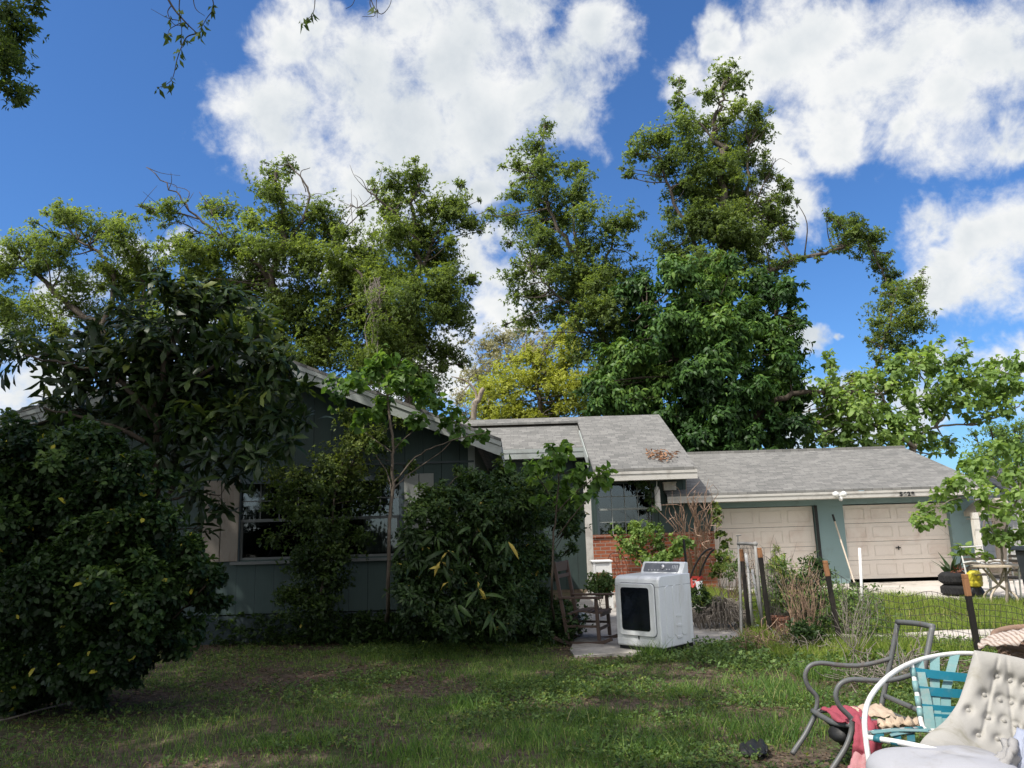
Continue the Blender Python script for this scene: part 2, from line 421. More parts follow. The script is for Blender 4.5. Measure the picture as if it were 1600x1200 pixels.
def vm(op, a, b=None, s=None):
    m = t.nodes.new('ShaderNodeVectorMath'); m.operation = op
    for i, val in enumerate((a, b)):
        if val is None: continue
        if hasattr(val, 'is_output'): t.links.new(val, m.inputs[i])
        else: m.inputs[i].default_value = tuple(val)
    if s is not None: m.inputs['Scale'].default_value = s
    return m
wn = t.nodes.new('ShaderNodeTexNoise'); wn.inputs['Scale'].default_value = 7.0; wn.inputs['Detail'].default_value = 5; wn.inputs['Roughness'].default_value = 0.6
t.links.new(gen, wn.inputs['Vector'])
wc = vm('SUBTRACT', wn.outputs['Color'], (0.5, 0.5, 0.5)).outputs[0]
wn2 = t.nodes.new('ShaderNodeTexNoise'); wn2.inputs['Scale'].default_value = 2.6; wn2.inputs['Detail'].default_value = 2; t.links.new(gen, wn2.inputs['Vector'])
wc2 = vm('SUBTRACT', wn2.outputs['Color'], (0.5, 0.5, 0.5)).outputs[0]
wp = vm('ADD', vm('ADD', gen, vm('SCALE', wc, None, 0.165).outputs[0]).outputs[0], vm('SCALE', wc2, None, 0.05).outputs[0]).outputs[0]
cur = None
for (u, v, r) in CLOUDS:
    d = ray(u, v); L = np.linalg.norm(d); d = d / L; rr = r / FPX / L * 1.0
    ds = vm('DISTANCE', wp, d).outputs['Value']
    q = math_(t, 'MULTIPLY_ADD', ds, -1.0 / rr, 1.0)
    cur = q if cur is None else math_(t, 'SMOOTH_MAX', cur, q, 0.25)
f1 = noise(t, 9.0, 10, 0.66, gen, 0.15)
off = nrm(SUN + 1.2*np.array([0, 0.6, 0])) * 0.035
genL = vm('ADD', gen, (-0.022, -0.006, 0.030)).outputs[0]
f2 = noise(t, 9.0, 6, 0.62, genL, 0.15)
f3 = noise(t, 3.2, 4, 0.5, gen); f4 = noise(t, 22.0, 8, 0.7, gen, 0.6)
den = math_(t, 'ADD', math_(t, 'MULTIPLY', math_(t, 'MINIMUM', cur, 0.75), 0.95), math_(t, 'ADD', math_(t, 'MULTIPLY_ADD', f1, 1.9, -0.98), math_(t, 'MULTIPLY_ADD', f4, 0.75, -0.36)))
sy = t.nodes.new('ShaderNodeSeparateXYZ'); t.links.new(gen, sy.inputs[0])
back = math_(t, 'ADD', maprange(t, sy.outputs[1], 0.25, -0.25, -2.0, -0.12, False), math_(t, 'MULTIPLY_ADD', f3, 2.4, -0.95))   # broken cloud over the rest of the sky too
den = math_(t, 'MAXIMUM', den, back)
alpha = maprange(t, den, -0.20, 0.62)
lit = math_(t, 'MULTIPLY_ADD', math_(t, 'SUBTRACT', f1, f2), 0.8, 1.02)
core = maprange(t, math_(t, 'ADD', math_(t, 'MULTIPLY_ADD', f3, 1.5, -0.05), math_(t, 'MULTIPLY_ADD', f1, 0.5, math_(t, 'MULTIPLY', math_(t, 'MINIMUM', cur, 0.9), 0.55))), 0.95, 1.65, 0, 0.5)
lit = math_(t, 'SUBTRACT', lit, core, None, True)
cc = ramp(t, lit, [(0.0, (0.44, 0.50, 0.57)), (0.40, (0.60, 0.66, 0.72)), (0.75, (0.80, 0.835, 0.86)), (1.0, (0.94, 0.95, 0.95))])
full = mixc(t, alpha, skyc, cc)
glow = math_(t, 'ADD', maprange(t, vm('DOT_PRODUCT', gen, SUN).outputs['Value'], 0.5, 1.0, 0.0, 1.7), maprange(t, sy.outputs[1], 0.0, -0.6, 0.0, 0.65))   # warm fill added round the sun and behind the camera to lift shade
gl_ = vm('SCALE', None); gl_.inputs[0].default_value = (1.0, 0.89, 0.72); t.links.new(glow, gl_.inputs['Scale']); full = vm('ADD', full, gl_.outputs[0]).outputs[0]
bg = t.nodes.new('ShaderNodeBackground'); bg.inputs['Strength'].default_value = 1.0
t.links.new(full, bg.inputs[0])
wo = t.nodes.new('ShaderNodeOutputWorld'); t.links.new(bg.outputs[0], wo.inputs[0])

# ------------------------------------------------------------------ ground
def vnoise(x, y, scale, seed, octs=4):
    x = np.asarray(x, float)*scale; y = np.asarray(y, float)*scale; tot = 0; amp = 1; s = 0
    for o in range(octs):
        r = np.random.default_rng(seed+o).random((256, 256))
        xi = np.floor(x).astype(int); yi = np.floor(y).astype(int); fx = x-xi; fy = y-yi
        fx = fx*fx*(3-2*fx); fy = fy*fy*(3-2*fy)
        a = r[xi % 256, yi % 256]; b = r[(xi+1) % 256, yi % 256]; c = r[xi % 256, (yi+1) % 256]; d = r[(xi+1) % 256, (yi+1) % 256]
        tot = tot + amp*((a*(1-fx)+b*fx)*(1-fy) + (c*(1-fx)+d*fx)*fy); s += amp; amp *= 0.5; x = x*2.03+17.1; y = y*2.03+5.7
    return tot / s
def ground_h(x, y):
    return gz(x, y) + (0.05*(vnoise(x, y, 0.9, 5)-0.5) + 0.03*(vnoise(x, y, 4.0, 15, 2)-0.5))*np.clip(1.0 - np.maximum(np.asarray(y)-11, 0)/3, 0, 1)
def gp(x, y): return np.array([x, y, float(ground_h(x, y))])

xs = np.concatenate([np.linspace(-600, -16, 30)[:-1]**1, np.linspace(-16, 16, 260), np.linspace(16, 600, 30)[1:]])
ys = np.concatenate([np.linspace(-60, 2, 12)[:-1], np.linspace(2, 20, 200), np.linspace(20, 900, 40)[1:]])
X, Y = np.meshgrid(xs, ys); Z = ground_h(X, Y)
gv = np.stack([X, Y, Z], -1).reshape(-1, 3); nx = len(xs)
gf = [(j*nx+i, j*nx+i+1, (j+1)*nx+i+1, (j+1)*nx+i) for j in range(len(ys)-1) for i in range(nx-1)]
m = bpy.data.materials.new('soil_and_grass'); t = nt(m); v = geopos(t)
a = noise(t, 0.9, 6, 0.65, v); b = noise(t, 14, 5, 0.7, v); c2 = noise(t, 70, 3, 0.6, v)
soil = ramp(t, b, [(0.25, (0.035, 0.026, 0.019)), (0.5, (0.095, 0.072, 0.052)), (0.78, (0.26, 0.195, 0.14))])
green = ramp(t, c2, [(0.3, (0.022, 0.034, 0.011)), (0.7, (0.065, 0.092, 0.028))])
col = mixc(t, maprange(t, a, 0.48, 0.66, 0, 0.8), soil, green)
finish(t, col, 0.95, c2, 0.02, 0.15); MAT['ground'] = m
me = bpy.data.meshes.new('ground'); me.from_pydata(gv.tolist(), [], gf); me.update()
me.polygons.foreach_set("use_smooth", [True]*len(me.polygons))
tag(link_mesh('ground', me, m), kind='structure')

def concrete(name, c1, c2, sc=2.0):
    m = bpy.data.materials.new(name); t = nt(m); v = geopos(t)
    n1 = noise(t, sc, 7, 0.7, v, 0.3); n2 = noise(t, 40, 4, 0.7, v)
    c = ramp(t, n1, [(0.28, tuple(x*0.45 for x in c1)), (0.45, c1), (0.75, c2)])
    c = mixc(t, maprange(t, n2, 0.52, 0.72, 0, 0.45), c, tuple(x*0.5 for x in c1))
    finish(t, c, 0.9, n2, 0.006, 0.2); return m
MAT['patio'] = concrete('patio_concrete', (0.32, 0.30, 0.27), (0.48, 0.45, 0.41))
MAT['drive'] = concrete('driveway_concrete', (0.46, 0.42, 0.37), (0.64, 0.59, 0.53), 1.3)

def irregular(pts, amp, seed, sub=5):
    rng = np.random.default_rng(seed); out = []
    n = len(pts)
    for i in range(n):
        a = np.array(pts[i]); b = np.array(pts[(i+1) % n])
        for k in range(sub): out.append(a + (b-a)*k/sub + (rng.normal(0, amp, 2)))
    return out
def sheet(name, pts, z, th, mat, kind='structure', dz=None):
    top = [(x, y, (float(gz(x, y)) + z)) for x, y in pts]
    mb = MB(); mb.slab(top, (0, 0, -th)); o = mb.build(name, mat); 
    if kind: tag(o, kind=kind)
    return o
pp = [G(u, v)[:2] for u, v in ((893,1004),(897,1029),(960,1026),(1030,1022),(1090,1014),(1172,996),(1140,966),(1085,945),(1000,925),(925,920),(890,960))]
sheet('patio', irregular(pp, 0.02, 3), 0.035, 0.12, MAT['patio'])
# driveway in front of the garage, a path strip of old pavers, and the garage floor slab
dp = [(4.4, 17.65), (4.6, 16.2), (5.6, 15.6), (6.3, 15.0), (7.6, 14.1), (8.6, 13.6), (10.5, 13.4), (13.5, 13.2), (17, 13.0), (17, 17.65)]
sheet('driveway', irregular(dp, 0.04, 4), 0.025, 0.12, MAT['drive'])
pth = [G(u, v)[:2] for u, v in ((1225,1000),(1240,1008),(1330,1012),(1430,1006),(1620,1003),(1620,984),(1480,987),(1380,993),(1290,992))]
sheet('path', irregular(pth, 0.03, 5), 0.02, 0.08, MAT['drive'])

# ------------------------------------------------------------------ house
def siding_mat(name, col, groove=0.285, phase=0.0, axis=0):
    m = bpy.data.materials.new(name); t = nt(m); v = geopos(t)
    sx = t.nodes.new('ShaderNodeSeparateXYZ'); t.links.new(v, sx.inputs[0])
    fr = math_(t, 'FRACT', math_(t, 'MULTIPLY_ADD', sx.outputs[axis], 1.0/groove, phase))
    gr = maprange(t, fr, 0.0, 0.045, 0, 1, False)
    n1 = noise(t, 2.2, 6, 0.65, scalevec(t, v, (1, 1, 0.35)), 0.4); n2 = noise(t, 40, 4, 0.7, scalevec(t, v, (1, 1, 0.12)))
    c = mixc(t, maprange(t, n1, 0.45, 0.72, 0, 0.7), col, tuple(x*0.5 + 0.014 for x in col))
    c = mixc(t, maprange(t, n2, 0.4, 0.7, 0, 0.3), c, tuple(x*0.7 for x in col))
    c = mixc(t, gr, tuple(x*0.12 for x in col), c)
    h = math_(t, 'MULTIPLY_ADD', gr, 1.0, math_(t, 'MULTIPLY', n2, 0.12))
    finish(t, c, 0.7, h, 0.012, 0.3); return m
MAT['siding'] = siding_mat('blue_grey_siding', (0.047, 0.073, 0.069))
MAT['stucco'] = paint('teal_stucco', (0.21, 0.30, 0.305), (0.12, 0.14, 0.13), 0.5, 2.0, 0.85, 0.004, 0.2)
MAT['skirt'] = paint('skirt_block', (0.045, 0.062, 0.068), (0.04, 0.045, 0.035), 0.6, 2.5, 0.85, 0.004, 0.2)
MAT['trim'] = paint('grey_green_trim', (0.32, 0.345, 0.33), (0.12, 0.11, 0.09), 0.55, 3.0, 0.65, 0.002, 0.3, streak=True)
MAT['white_trim'] = paint('weathered_white_trim', (0.52, 0.50, 0.46), (0.20, 0.17, 0.14), 0.55, 3.5, 0.7, 0.002, 0.3)
MAT['soffit'] = paint('soffit_paint', (0.46, 0.46, 0.43), (0.2, 0.18, 0.15), 0.4, 3, 0.7)
MAT['blue_trim'] = paint('blue_trim', (0.05, 0.07, 0.08), (0.05, 0.05, 0.045), 0.4, 4)
MAT['dark'] = paint('dark_void', (0.012, 0.012, 0.012), (0.01, 0.01, 0.01), 0, 4)  # near-black stands in for shade inside closed rooms; also on black parts
MAT['frame'] = paint('window_frame_paint', (0.12, 0.13, 0.128), (0.1, 0.1, 0.09), 0.5, 5)
MAT['curtain'] = paint('old_curtain', (0.30, 0.28, 0.25), (0.14, 0.12, 0.10), 0.5, 3, 0.9, streak=True)
MAT['shutter_stain'] = paint('stained_beige_shutter', (0.21, 0.185, 0.155), (0.07, 0.04, 0.022), 1.0, 3.2, 0.7, 0.002, 0.3, streak=True)
MAT['shutter'] = paint('pale_grey_shutter', (0.24, 0.25, 0.235), (0.2, 0.18, 0.14), 0.35, 4, 0.7, streak=True)
def glass_mat(name, tint=(0.02, 0.025, 0.03), refl=0.18):
    m = bpy.data.materials.new(name); t = nt(m)
    g = t.nodes.new('ShaderNodeBsdfGlossy'); g.inputs['Roughness'].default_value = 0.03; g.inputs['Color'].default_value = (0.8, 0.85, 0.9, 1)
    tr = t.nodes.new('ShaderNodeBsdfTransparent'); tr.inputs['Color'].default_value = (0.6, 0.65, 0.66, 1)
    f = t.nodes.new('ShaderNodeFresnel'); f.inputs['IOR'].default_value = 1.45
    mx = t.nodes.new('ShaderNodeMixShader'); t.links.new(math_(t, 'ADD', f.outputs[0], 0.03), mx.inputs[0])
    t.links.new(tr.outputs[0], mx.inputs[1]); t.links.new(g.outputs[0], mx.inputs[2])
    o = t.nodes.new('ShaderNodeOutputMaterial'); t.links.new(mx.outputs[0], o.inputs[0]); return m
MAT['glass'] = glass_mat('window_glass')

def shingle_mat(name, along=(1, 0), slope=1.08):
    m = bpy.data.materials.new(name); t = nt(m); v = geopos(t)
    sx = t.nodes.new('ShaderNodeSeparateXYZ'); t.links.new(v, sx.inputs[0])
    cb = t.nodes.new('ShaderNodeCombineXYZ')
    t.links.new(sx.outputs[0 if along[0] else 1], cb.inputs[0])
    t.links.new(math_(t, 'MULTIPLY', sx.outputs[1 if along[0] else 0], slope), cb.inputs[1])
    br = t.nodes.new('ShaderNodeTexBrick'); t.links.new(cb.outputs[0], br.inputs['Vector'])
    for k, val in (('Scale', 1.0), ('Mortar Size', 0.006), ('Mortar Smooth', 0.4), ('Bias', 0.0), ('Brick Width', 0.21), ('Row Height', 0.105)): br.inputs[k].default_value = val
    br.offset = 0.37; br.offset_frequency = 2; br.squash = 0.8; br.squash_frequency = 3
    br.inputs['Color1'].default_value = (0.14, 0.138, 0.13, 1); br.inputs['Color2'].default_value = (0.245, 0.238, 0.222, 1); br.inputs['Mortar'].default_value = (0.08, 0.08, 0.078, 1)
    n1 = noise(t, 0.8, 6, 0.7, v, 0.5); n2 = noise(t, 5, 4, 0.6, v); n3 = noise(t, 160, 2, 0.5, v)
    c = mixc(t, maprange(t, n1, 0.42, 0.7, 0, 0.32), br.outputs['Color'], (0.255, 0.247, 0.228))
    c = mixc(t, maprange(t, n2, 0.55, 0.75, 0, 0.45), c, (0.11, 0.11, 0.105))
    c = mixc(t, maprange(t, n3, 0.35, 0.65, 0, 0.35), c, (0.12, 0.12, 0.115))
    rowf = math_(t, 'FRACT', math_(t, 'MULTIPLY', cb.outputs[0] and math_(t, 'MULTIPLY', sx.outputs[1 if along[0] else 0], slope), 1/0.105))
    h = math_(t, 'ADD', math_(t, 'MULTIPLY', math_(t, 'SUBTRACT', 1.0, rowf), 0.8), math_(t, 'MULTIPLY', n3, 0.3))
    finish(t, c, 0.9, h, 0.012, 0.2); return m
MAT['shingle'] = shingle_mat('grey_shingles')
MAT['shingle_side'] = shingle_mat('grey_shingles_side', (0, 1))
m = bpy.data.materials.new('old_brick'); t = nt(m); v = geopos(t)
sx = t.nodes.new('ShaderNodeSeparateXYZ'); t.links.new(v, sx.inputs[0]); cb = t.nodes.new('ShaderNodeCombineXYZ')
t.links.new(sx.outputs[0], cb.inputs[0]); t.links.new(sx.outputs[2], cb.inputs[1])
br = t.nodes.new('ShaderNodeTexBrick'); t.links.new(cb.outputs[0], br.inputs['Vector'])
for k, val in (('Scale', 1.0), ('Mortar Size', 0.009), ('Mortar Smooth', 0.2), ('Bias', -0.1), ('Brick Width', 0.215), ('Row Height', 0.078)): br.inputs[k].default_value = val
br.inputs['Color1'].default_value = (0.37, 0.115, 0.055, 1); br.inputs['Color2'].default_value = (0.21, 0.065, 0.04, 1); br.inputs['Mortar'].default_value = (0.30, 0.24, 0.20, 1)
n1 = noise(t, 3, 5, 0.65, v); n2 = noise(t, 50, 3, 0.6, v)
c = mixc(t, maprange(t, n1, 0.5, 0.75, 0, 0.6), br.outputs['Color'], (0.40, 0.19, 0.11)); c = mixc(t, maprange(t, n2, 0.5, 0.7, 0, 0.4), c, (0.10, 0.045, 0.03))
finish(t, c, 0.9, math_(t, 'ADD', math_(t, 'SUBTRACT', 1.0, br.outputs['Fac']), math_(t, 'MULTIPLY', n2, 0.3)), 0.012, 0.2); MAT['brick'] = m
MAT['door'] = paint('aged_white_door', (0.72, 0.65, 0.58), (0.52, 0.38, 0.31), 0.6, 1.3, 0.6, 0.001, 0.3)

house = empty('ranch_house', (0, 14, 0.1), 'weathered blue grey ranch house with shingled roofs and attached double garage', 'house')
YW = 12.0
rl = P(-10, 655, 11.45); rt = P(400, 546, 11.45); rr = P(783, 690, 11.45)      # rake top edge: left eave, peak, right eave
PEAK = (rt[0], rt[2]); EL = (rl[0] - 0.4, rl[2] - 0.14); ER = (rr[0], rr[2])
XWL = PEAK[0] - 3.75; XWR = P(741, 740, YW)[0]
def rake_z(x):
    return PEAK[1] + (x - PEAK[0])*((ER[1]-PEAK[1])/(ER[0]-PEAK[0])) if x > PEAK[0] else PEAK[1] + (x-PEAK[0])*((PEAK[1]-EL[1])/(PEAK[0]-EL[0]))
wa, wb = P(375, 754, YW), P(627, 868, YW)
WX0, WX1, WZ0, WZ1 = wa[0], wb[0], wb[2], wa[2]
SB = P(470, 957, YW)[2]; BAND = P(520, 727, YW)[2]
mb = MB(); th = 0.12
def wallpoly(pts, y0, y1): mb.slab([(x, y0, z) for x, z in pts], (0, y1-y0, 0))
wallpoly([(XWL, SB), (WX0, SB), (WX0, BAND), (XWL, BAND)], YW, YW+th)
wallpoly([(WX1, SB), (XWR, SB), (XWR, BAND), (WX1, BAND)], YW, YW+th)
wallpoly([(WX0, SB), (WX1, SB), (WX1, WZ0), (WX0, WZ0)], YW, YW+th)
wallpoly([(WX0, WZ1), (WX1, WZ1), (WX1, BAND), (WX0, BAND)], YW, YW+th)
D_ = 0.06
wallpoly([(XWL, BAND), (XWR, BAND), (XWR, rake_z(XWR)-D_), (PEAK[0], PEAK[1]-D_), (XWL, rake_z(XWL)-D_)], YW-0.012, YW+th)
mb.box2((XWR-th, YW+th, SB), (XWR, 18.8, rake_z(XWR)-0.1)); mb.box2((XWL, YW+th, SB), (XWL+th, 18.2, rake_z(XWL)-0.1))
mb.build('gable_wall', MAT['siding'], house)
mb = MB(); mb.box2((XWL-0.01, YW-0.005, -0.1), (XWR+0.01, YW+0.1, SB-0.02)); mb.build('foundation', MAT['skirt'], house)
mb = MB(); mb.box2((XWL, YW-0.03, BAND-0.02), (XWR, YW-0.013, BAND+0.01)); mb.build('band_trim', MAT['blue_trim'], house)
mb = MB(); mb.box2((XWR-0.09, YW-0.02, SB), (XWR+0.015, YW-0.014, rake_z(XWR)-0.1)); mb.build('corner_trim', MAT['trim'], house)
mb = MB(); mb.tube([(XWR+0.12, YW+0.35, 0.2), (XWR+0.12, YW+0.35, P(748,742,YW+0.35)[2])], 0.02); mb.build('pipe', MAT['white_trim'], house)
# gable roof: two slopes, rake boards and soffit
def roofslab(x0, z0, x1, z1, y0, y1, t_): 
    return [(x0, y0, z0), (x1, y0, z1), (x1, y1, z1), (x0, y1, z0)]
mb = MB()
mb.slab(roofslab(EL[0]-0.1, EL[1], PEAK[0], PEAK[1], 11.42, 19.5, 0), (0, 0, 0.045)); mb.slab(roofslab(PEAK[0], PEAK[1], ER[0], ER[1], 11.42, 19.5, 0), (0, 0, 0.045))
mb.build('roof', MAT['shingle_side'], house)
mb = MB()
for (x0, z0, x1, z1) in ((EL[0]-0.1, EL[1], PEAK[0], PEAK[1]), (PEAK[0], PEAK[1], ER[0], ER[1])):
    mb.slab([(x0, 11.445, z0-0.002), (x1, 11.445, z1-0.002), (x1, 11.445, z1-0.22), (x0, 11.445, z0-0.22)], (0, 0.03, 0))
    mb.slab([(x0, 11.425, z0-0.001), (x1, 11.425, z1-0.001), (x1, 11.425, z1-0.07), (x0, 11.425, z0-0.07)], (0, 0.018, 0))
mb.build('rake_board', MAT['trim'], house)
mb = MB()
for (x0, z0, x1, z1) in ((EL[0], EL[1], PEAK[0], PEAK[1]), (PEAK[0], PEAK[1], ER[0], ER[1])):
    mb.slab([(x0, 11.477, z0-0.05), (x1, 11.477, z1-0.05), (x1, YW-0.014, z1-0.05), (x0, YW-0.014, z0-0.05)], (0, 0, 0.045))
mb.build('soffit', MAT['soffit'], house)
mb = MB(); mb.box2((ER[0]-0.03, 11.48, ER[1]-0.2), (ER[0]+0.0, 18, ER[1]-0.003)); mb.build('fascia', MAT['trim'], house)

# gable window with sashes, dark room behind, curtains
win = MB(); fw = 0.07
win.box2((WX0-fw, YW-0.03, WZ0-0.02), (WX0+0.03, YW+0.09, WZ1+0.05)); win.box2((WX1-0.03, YW-0.03, WZ0-0.02), (WX1+fw, YW+0.09, WZ1+0.05))
win.box2((WX0+0.03, YW-0.028, WZ1-0.03), (WX1-0.03, YW+0.09, WZ1+0.05))
xm = (WX0+WX1)/2; win.box2((xm-0.05, YW-0.02, WZ0), (xm+0.05, YW+0.09, WZ1-0.03))
wino = win.build('window', MAT['blue_trim'], house)
mb = MB(); mb.box2((WX0-fw-0.02, YW-0.07, WZ0-0.065), (WX1+fw+0.02, YW+0.08, WZ0-0.022)); mb.build('window_sill', MAT['frame'], wino)
ZM = WZ0 + (WZ1-WZ0)*0.50
mu = MB(); gl = MB()
for (x0, x1) in ((WX0+0.03, xm-0.05), (xm+0.05, WX1-0.03)):
    mu.box2((x0, YW+0.0, ZM-0.025), (x1, YW+0.045, ZM+0.02))
    mu.box2((x0, YW+0.012, WZ0), (x0+0.035, YW+0.05, ZM-0.025)); mu.box2((x1-0.035, YW+0.012, WZ0), (x1, YW+0.05, ZM-0.025)); mu.box2((x0+0.035, YW+0.012, WZ0), (x1-0.035, YW+0.05, WZ0+0.035))
    zc = (ZM+WZ1)/2; mu.box2((x0, YW+0.02, zc-0.008), (x1, YW+0.04, zc+0.008))
    for k in range(1, 4):
        xx = x0 + (x1-x0)*k/4
        mu.box2((xx-0.008, YW+0.018, ZM+0.02), (xx+0.008, YW+0.042, WZ1-0.03))
    gl.box2((x0, YW+0.028, ZM+0.02), (x1, YW+0.031, WZ1-0.03)); gl.box2((x0+0.035, YW+0.03, WZ0+0.035), (x1-0.035, YW+0.033, ZM-0.025))
mu.build('window_sash', MAT['frame'], wino); gl.build('window_pane', MAT['glass'], wino)
cu = MB(); cu2 = MB()
def curtain(mbx, x0, x1, z0, z1, y, seed):
    n = 26; vs = []
    rr_ = np.random.default_rng(seed)
    for i in range(n+1):
        x = x0 + (x1-x0)*i/n
        for z in (z0, z1): vs.append((x, y + 0.03*math.sin(i*1.9+seed) + rr_.normal(0, .004), z))
    mbx.add(vs, [(2*i, 2*i+2, 2*i+3, 2*i+1) for i in range(n)])
curtain(cu, WX1-0.62, WX1-0.02, WZ0+0.05, WZ1-0.02, YW+0.16, 1); curtain(cu2, WX0+0.05, WX0+0.42, WZ0+0.5, WZ1-0.02, YW+0.16, 2)
cu.build('curtain', MAT['curtain'], wino, recalc=False); cu2.build('curtain', MAT['curtain'], wino, recalc=False)
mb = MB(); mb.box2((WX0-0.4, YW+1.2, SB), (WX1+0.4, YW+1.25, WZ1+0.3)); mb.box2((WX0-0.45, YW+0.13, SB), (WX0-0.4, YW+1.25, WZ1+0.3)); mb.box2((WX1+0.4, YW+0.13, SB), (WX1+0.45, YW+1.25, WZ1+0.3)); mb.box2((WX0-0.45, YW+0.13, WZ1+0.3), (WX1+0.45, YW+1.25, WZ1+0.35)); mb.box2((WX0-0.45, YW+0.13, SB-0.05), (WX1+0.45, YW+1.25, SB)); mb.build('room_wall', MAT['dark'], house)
for (ua, ub, va, vb, mt, nm) in ((321, 372, 752, 877, 'shutter_stain', 'brown stained beige shutter'), (632, 679, 741, 866, 'shutter', 'clean pale grey shutter')):
    a = P(ua, va, YW); b = P(ub, vb, YW); xmid = (a[0]+b[0])/2; mb = MB()
    mb.box2((a[0], YW-0.04, b[2]), (xmid-0.006, YW-0.013, a[2])); mb.box2((xmid+0.006, YW-0.04, b[2]), (b[0], YW-0.013, a[2]))
    tag(mb.build('shutter', MAT[mt], house, bevel=0.004), nm)

# recessed entry section
EZ0, ER0, SL = 2.74, 16.3, 0.443; XR = 3.84; RIDGE_Y = 20.07
def mainz(y): return EZ0 + SL*(y-ER0)
XM0 = 1.66
e_y = 18.1; ez = mainz(e_y) - 0.08
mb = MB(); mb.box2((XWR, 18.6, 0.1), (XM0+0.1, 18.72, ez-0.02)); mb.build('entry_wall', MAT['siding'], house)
mb = MB(); mb.slab([(-1.4, e_y, ez), (XM0, e_y, ez), (XM0, RIDGE_Y-0.25, mainz(RIDGE_Y-0.25)-0.08), (-1.4, RIDGE_Y-0.25, mainz(RIDGE_Y-0.25)-0.08)], (0, 0, -0.06)); mb.build('roof', MAT['shingle'], house)
mb = MB(); mb.box2((-1.2, e_y-0.03, ez-0.24), (XM0-0.004, e_y, ez-0.012)); mb.box2((-1.2, e_y-0.042, ez-0.1), (XM0-0.004, e_y-0.03, ez-0.02)); mb.build('fascia', MAT['trim'], house)
mb = MB(); mb.box2((-1.2, e_y, ez-0.22), (XM0-0.004, 18.6, ez-0.19)); mb.build('soffit', MAT['soffit'], house)
# main roof over the porch, with ridge strip running on to the left
mb = MB()
mb.slab([(XM0, ER0, EZ0), (XR, ER0, EZ0), (XR, RIDGE_Y, mainz(RIDGE_Y)), (XM0, RIDGE_Y, mainz(RIDGE_Y))], (0, 0, 0.05))
mb.slab([(-1.6, RIDGE_Y-0.35, mainz(RIDGE_Y-0.35)), (XM0-0.003, RIDGE_Y-0.35, mainz(RIDGE_Y-0.35)), (XM0-0.003, RIDGE_Y, mainz(RIDGE_Y)), (-1.6, RIDGE_Y, mainz(RIDGE_Y))], (0, 0, 0.05))
mb.slab([(-1.6, RIDGE_Y+0.004, mainz(RIDGE_Y)), (XR, RIDGE_Y+0.004, mainz(RIDGE_Y)), (XR, RIDGE_Y+4, EZ0+0.2), (-1.6, RIDGE_Y+4, EZ0+0.2)], (0, 0, 0.05))
mb.build('roof', MAT['shingle'], house)
mb = MB(); mb.slab([(XM0-0.03, ER0+0.9, mainz(ER0+0.9)-0.24), (XM0-0.03, e_y+1.0, mainz(e_y+1.0)-0.24), (XM0-0.03, e_y+1.0, mainz(e_y+1.0)), (XM0-0.03, ER0+0.9, mainz(ER0+0.9))], (0.026, 0, 0)); mb.build('step_board', MAT['trim'], house)
mb = MB(); mb.box2((XM0-0.15, ER0-0.035, EZ0-0.2), (XR, ER0-0.003, EZ0-0.015)); mb.box2((XM0-0.15, ER0-0.05, EZ0-0.07), (XR, ER0-0.036, EZ0-0.012))
mb.slab([(XR-0.03, ER0, EZ0-0.2), (XR-0.03, RIDGE_Y, mainz(RIDGE_Y)-0.2), (XR-0.03, RIDGE_Y, mainz(RIDGE_Y)-0.004), (XR-0.03, ER0, EZ0-0.004)], (0.028, 0, 0))
mb.build('fascia', MAT['white_trim'], house)
YB = 17.2
bx1 = P(1117, 850, YB)[0]; bz = P(1000, 836, YB)[2]
mb = MB(); mb.slab([(XM0, ER0, EZ0-0.17), (XR-0.035, ER0, EZ0-0.17), (XR-0.035, YB, EZ0-0.17), (XM0, YB, EZ0-0.17)], (0, 0, 0.02)); mb.build('porch_ceiling', MAT['soffit'], house)
mb = MB(); mb.slab([(XR-0.1, YB+0.13, 0.1), (XR-0.1, 22, 0.1), (XR-0.1, 22, 2.9), (XR-0.1, RIDGE_Y, mainz(RIDGE_Y)-0.1), (XR-0.1, YB+0.13, mainz(YB+0.13)-0.06)], (0.06, 0, 0)); mb.build('side_wall', MAT['siding'], house)
wa2, wb2 = P(934, 757, YB), P(1020, 834, YB); V0, V1, VZ0, VZ1 = wa2[0], wb2[0], wb2[2], wa2[2]
xl = XM0
mb = MB(); mb.box2((xl, YB, 0), (bx1, YB+0.12, min(bz, VZ0)-0.03)); mb.build('brick_wall', MAT['brick'], house)
bz2 = min(bz, VZ0)-0.03
mb = MB(); mb.box2((xl, YB-0.03, bz2+0.001), (bx1, YB+0.1, bz2+0.06)); mb.build('brick_sill', MAT['brick'], house)
mb = MB()
mb.box2((xl, YB+0.02, bz2+0.06), (V0, YB+0.12, mainz(YB)-0.03)); mb.box2((V1, YB+0.02, bz2+0.06), (bx1, YB+0.12, 2.25)); mb.box2((V1, YB+0.02, 2.25), (XR-0.04, YB+0.12, mainz(YB)-0.03))
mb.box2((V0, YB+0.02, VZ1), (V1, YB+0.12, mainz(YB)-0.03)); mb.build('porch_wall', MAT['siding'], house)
wf = MB(); wf.box2((V0-0.05, YB-0.02, VZ0-0.0), (V0, YB+0.08, VZ1+0.05)); wf.box2((V1, YB-0.02, VZ0), (V1+0.05, YB+0.08, VZ1+0.05)); wf.box2((V0, YB-0.018, VZ1), (V1, YB+0.08, VZ1+0.05))
wo_ = wf.build('window', MAT['blue_trim'], house)
mu = MB(); zmid = (VZ0+VZ1)/2; mu.box2((V0, YB, zmid-0.02), (V1, YB+0.04, zmid+0.02))
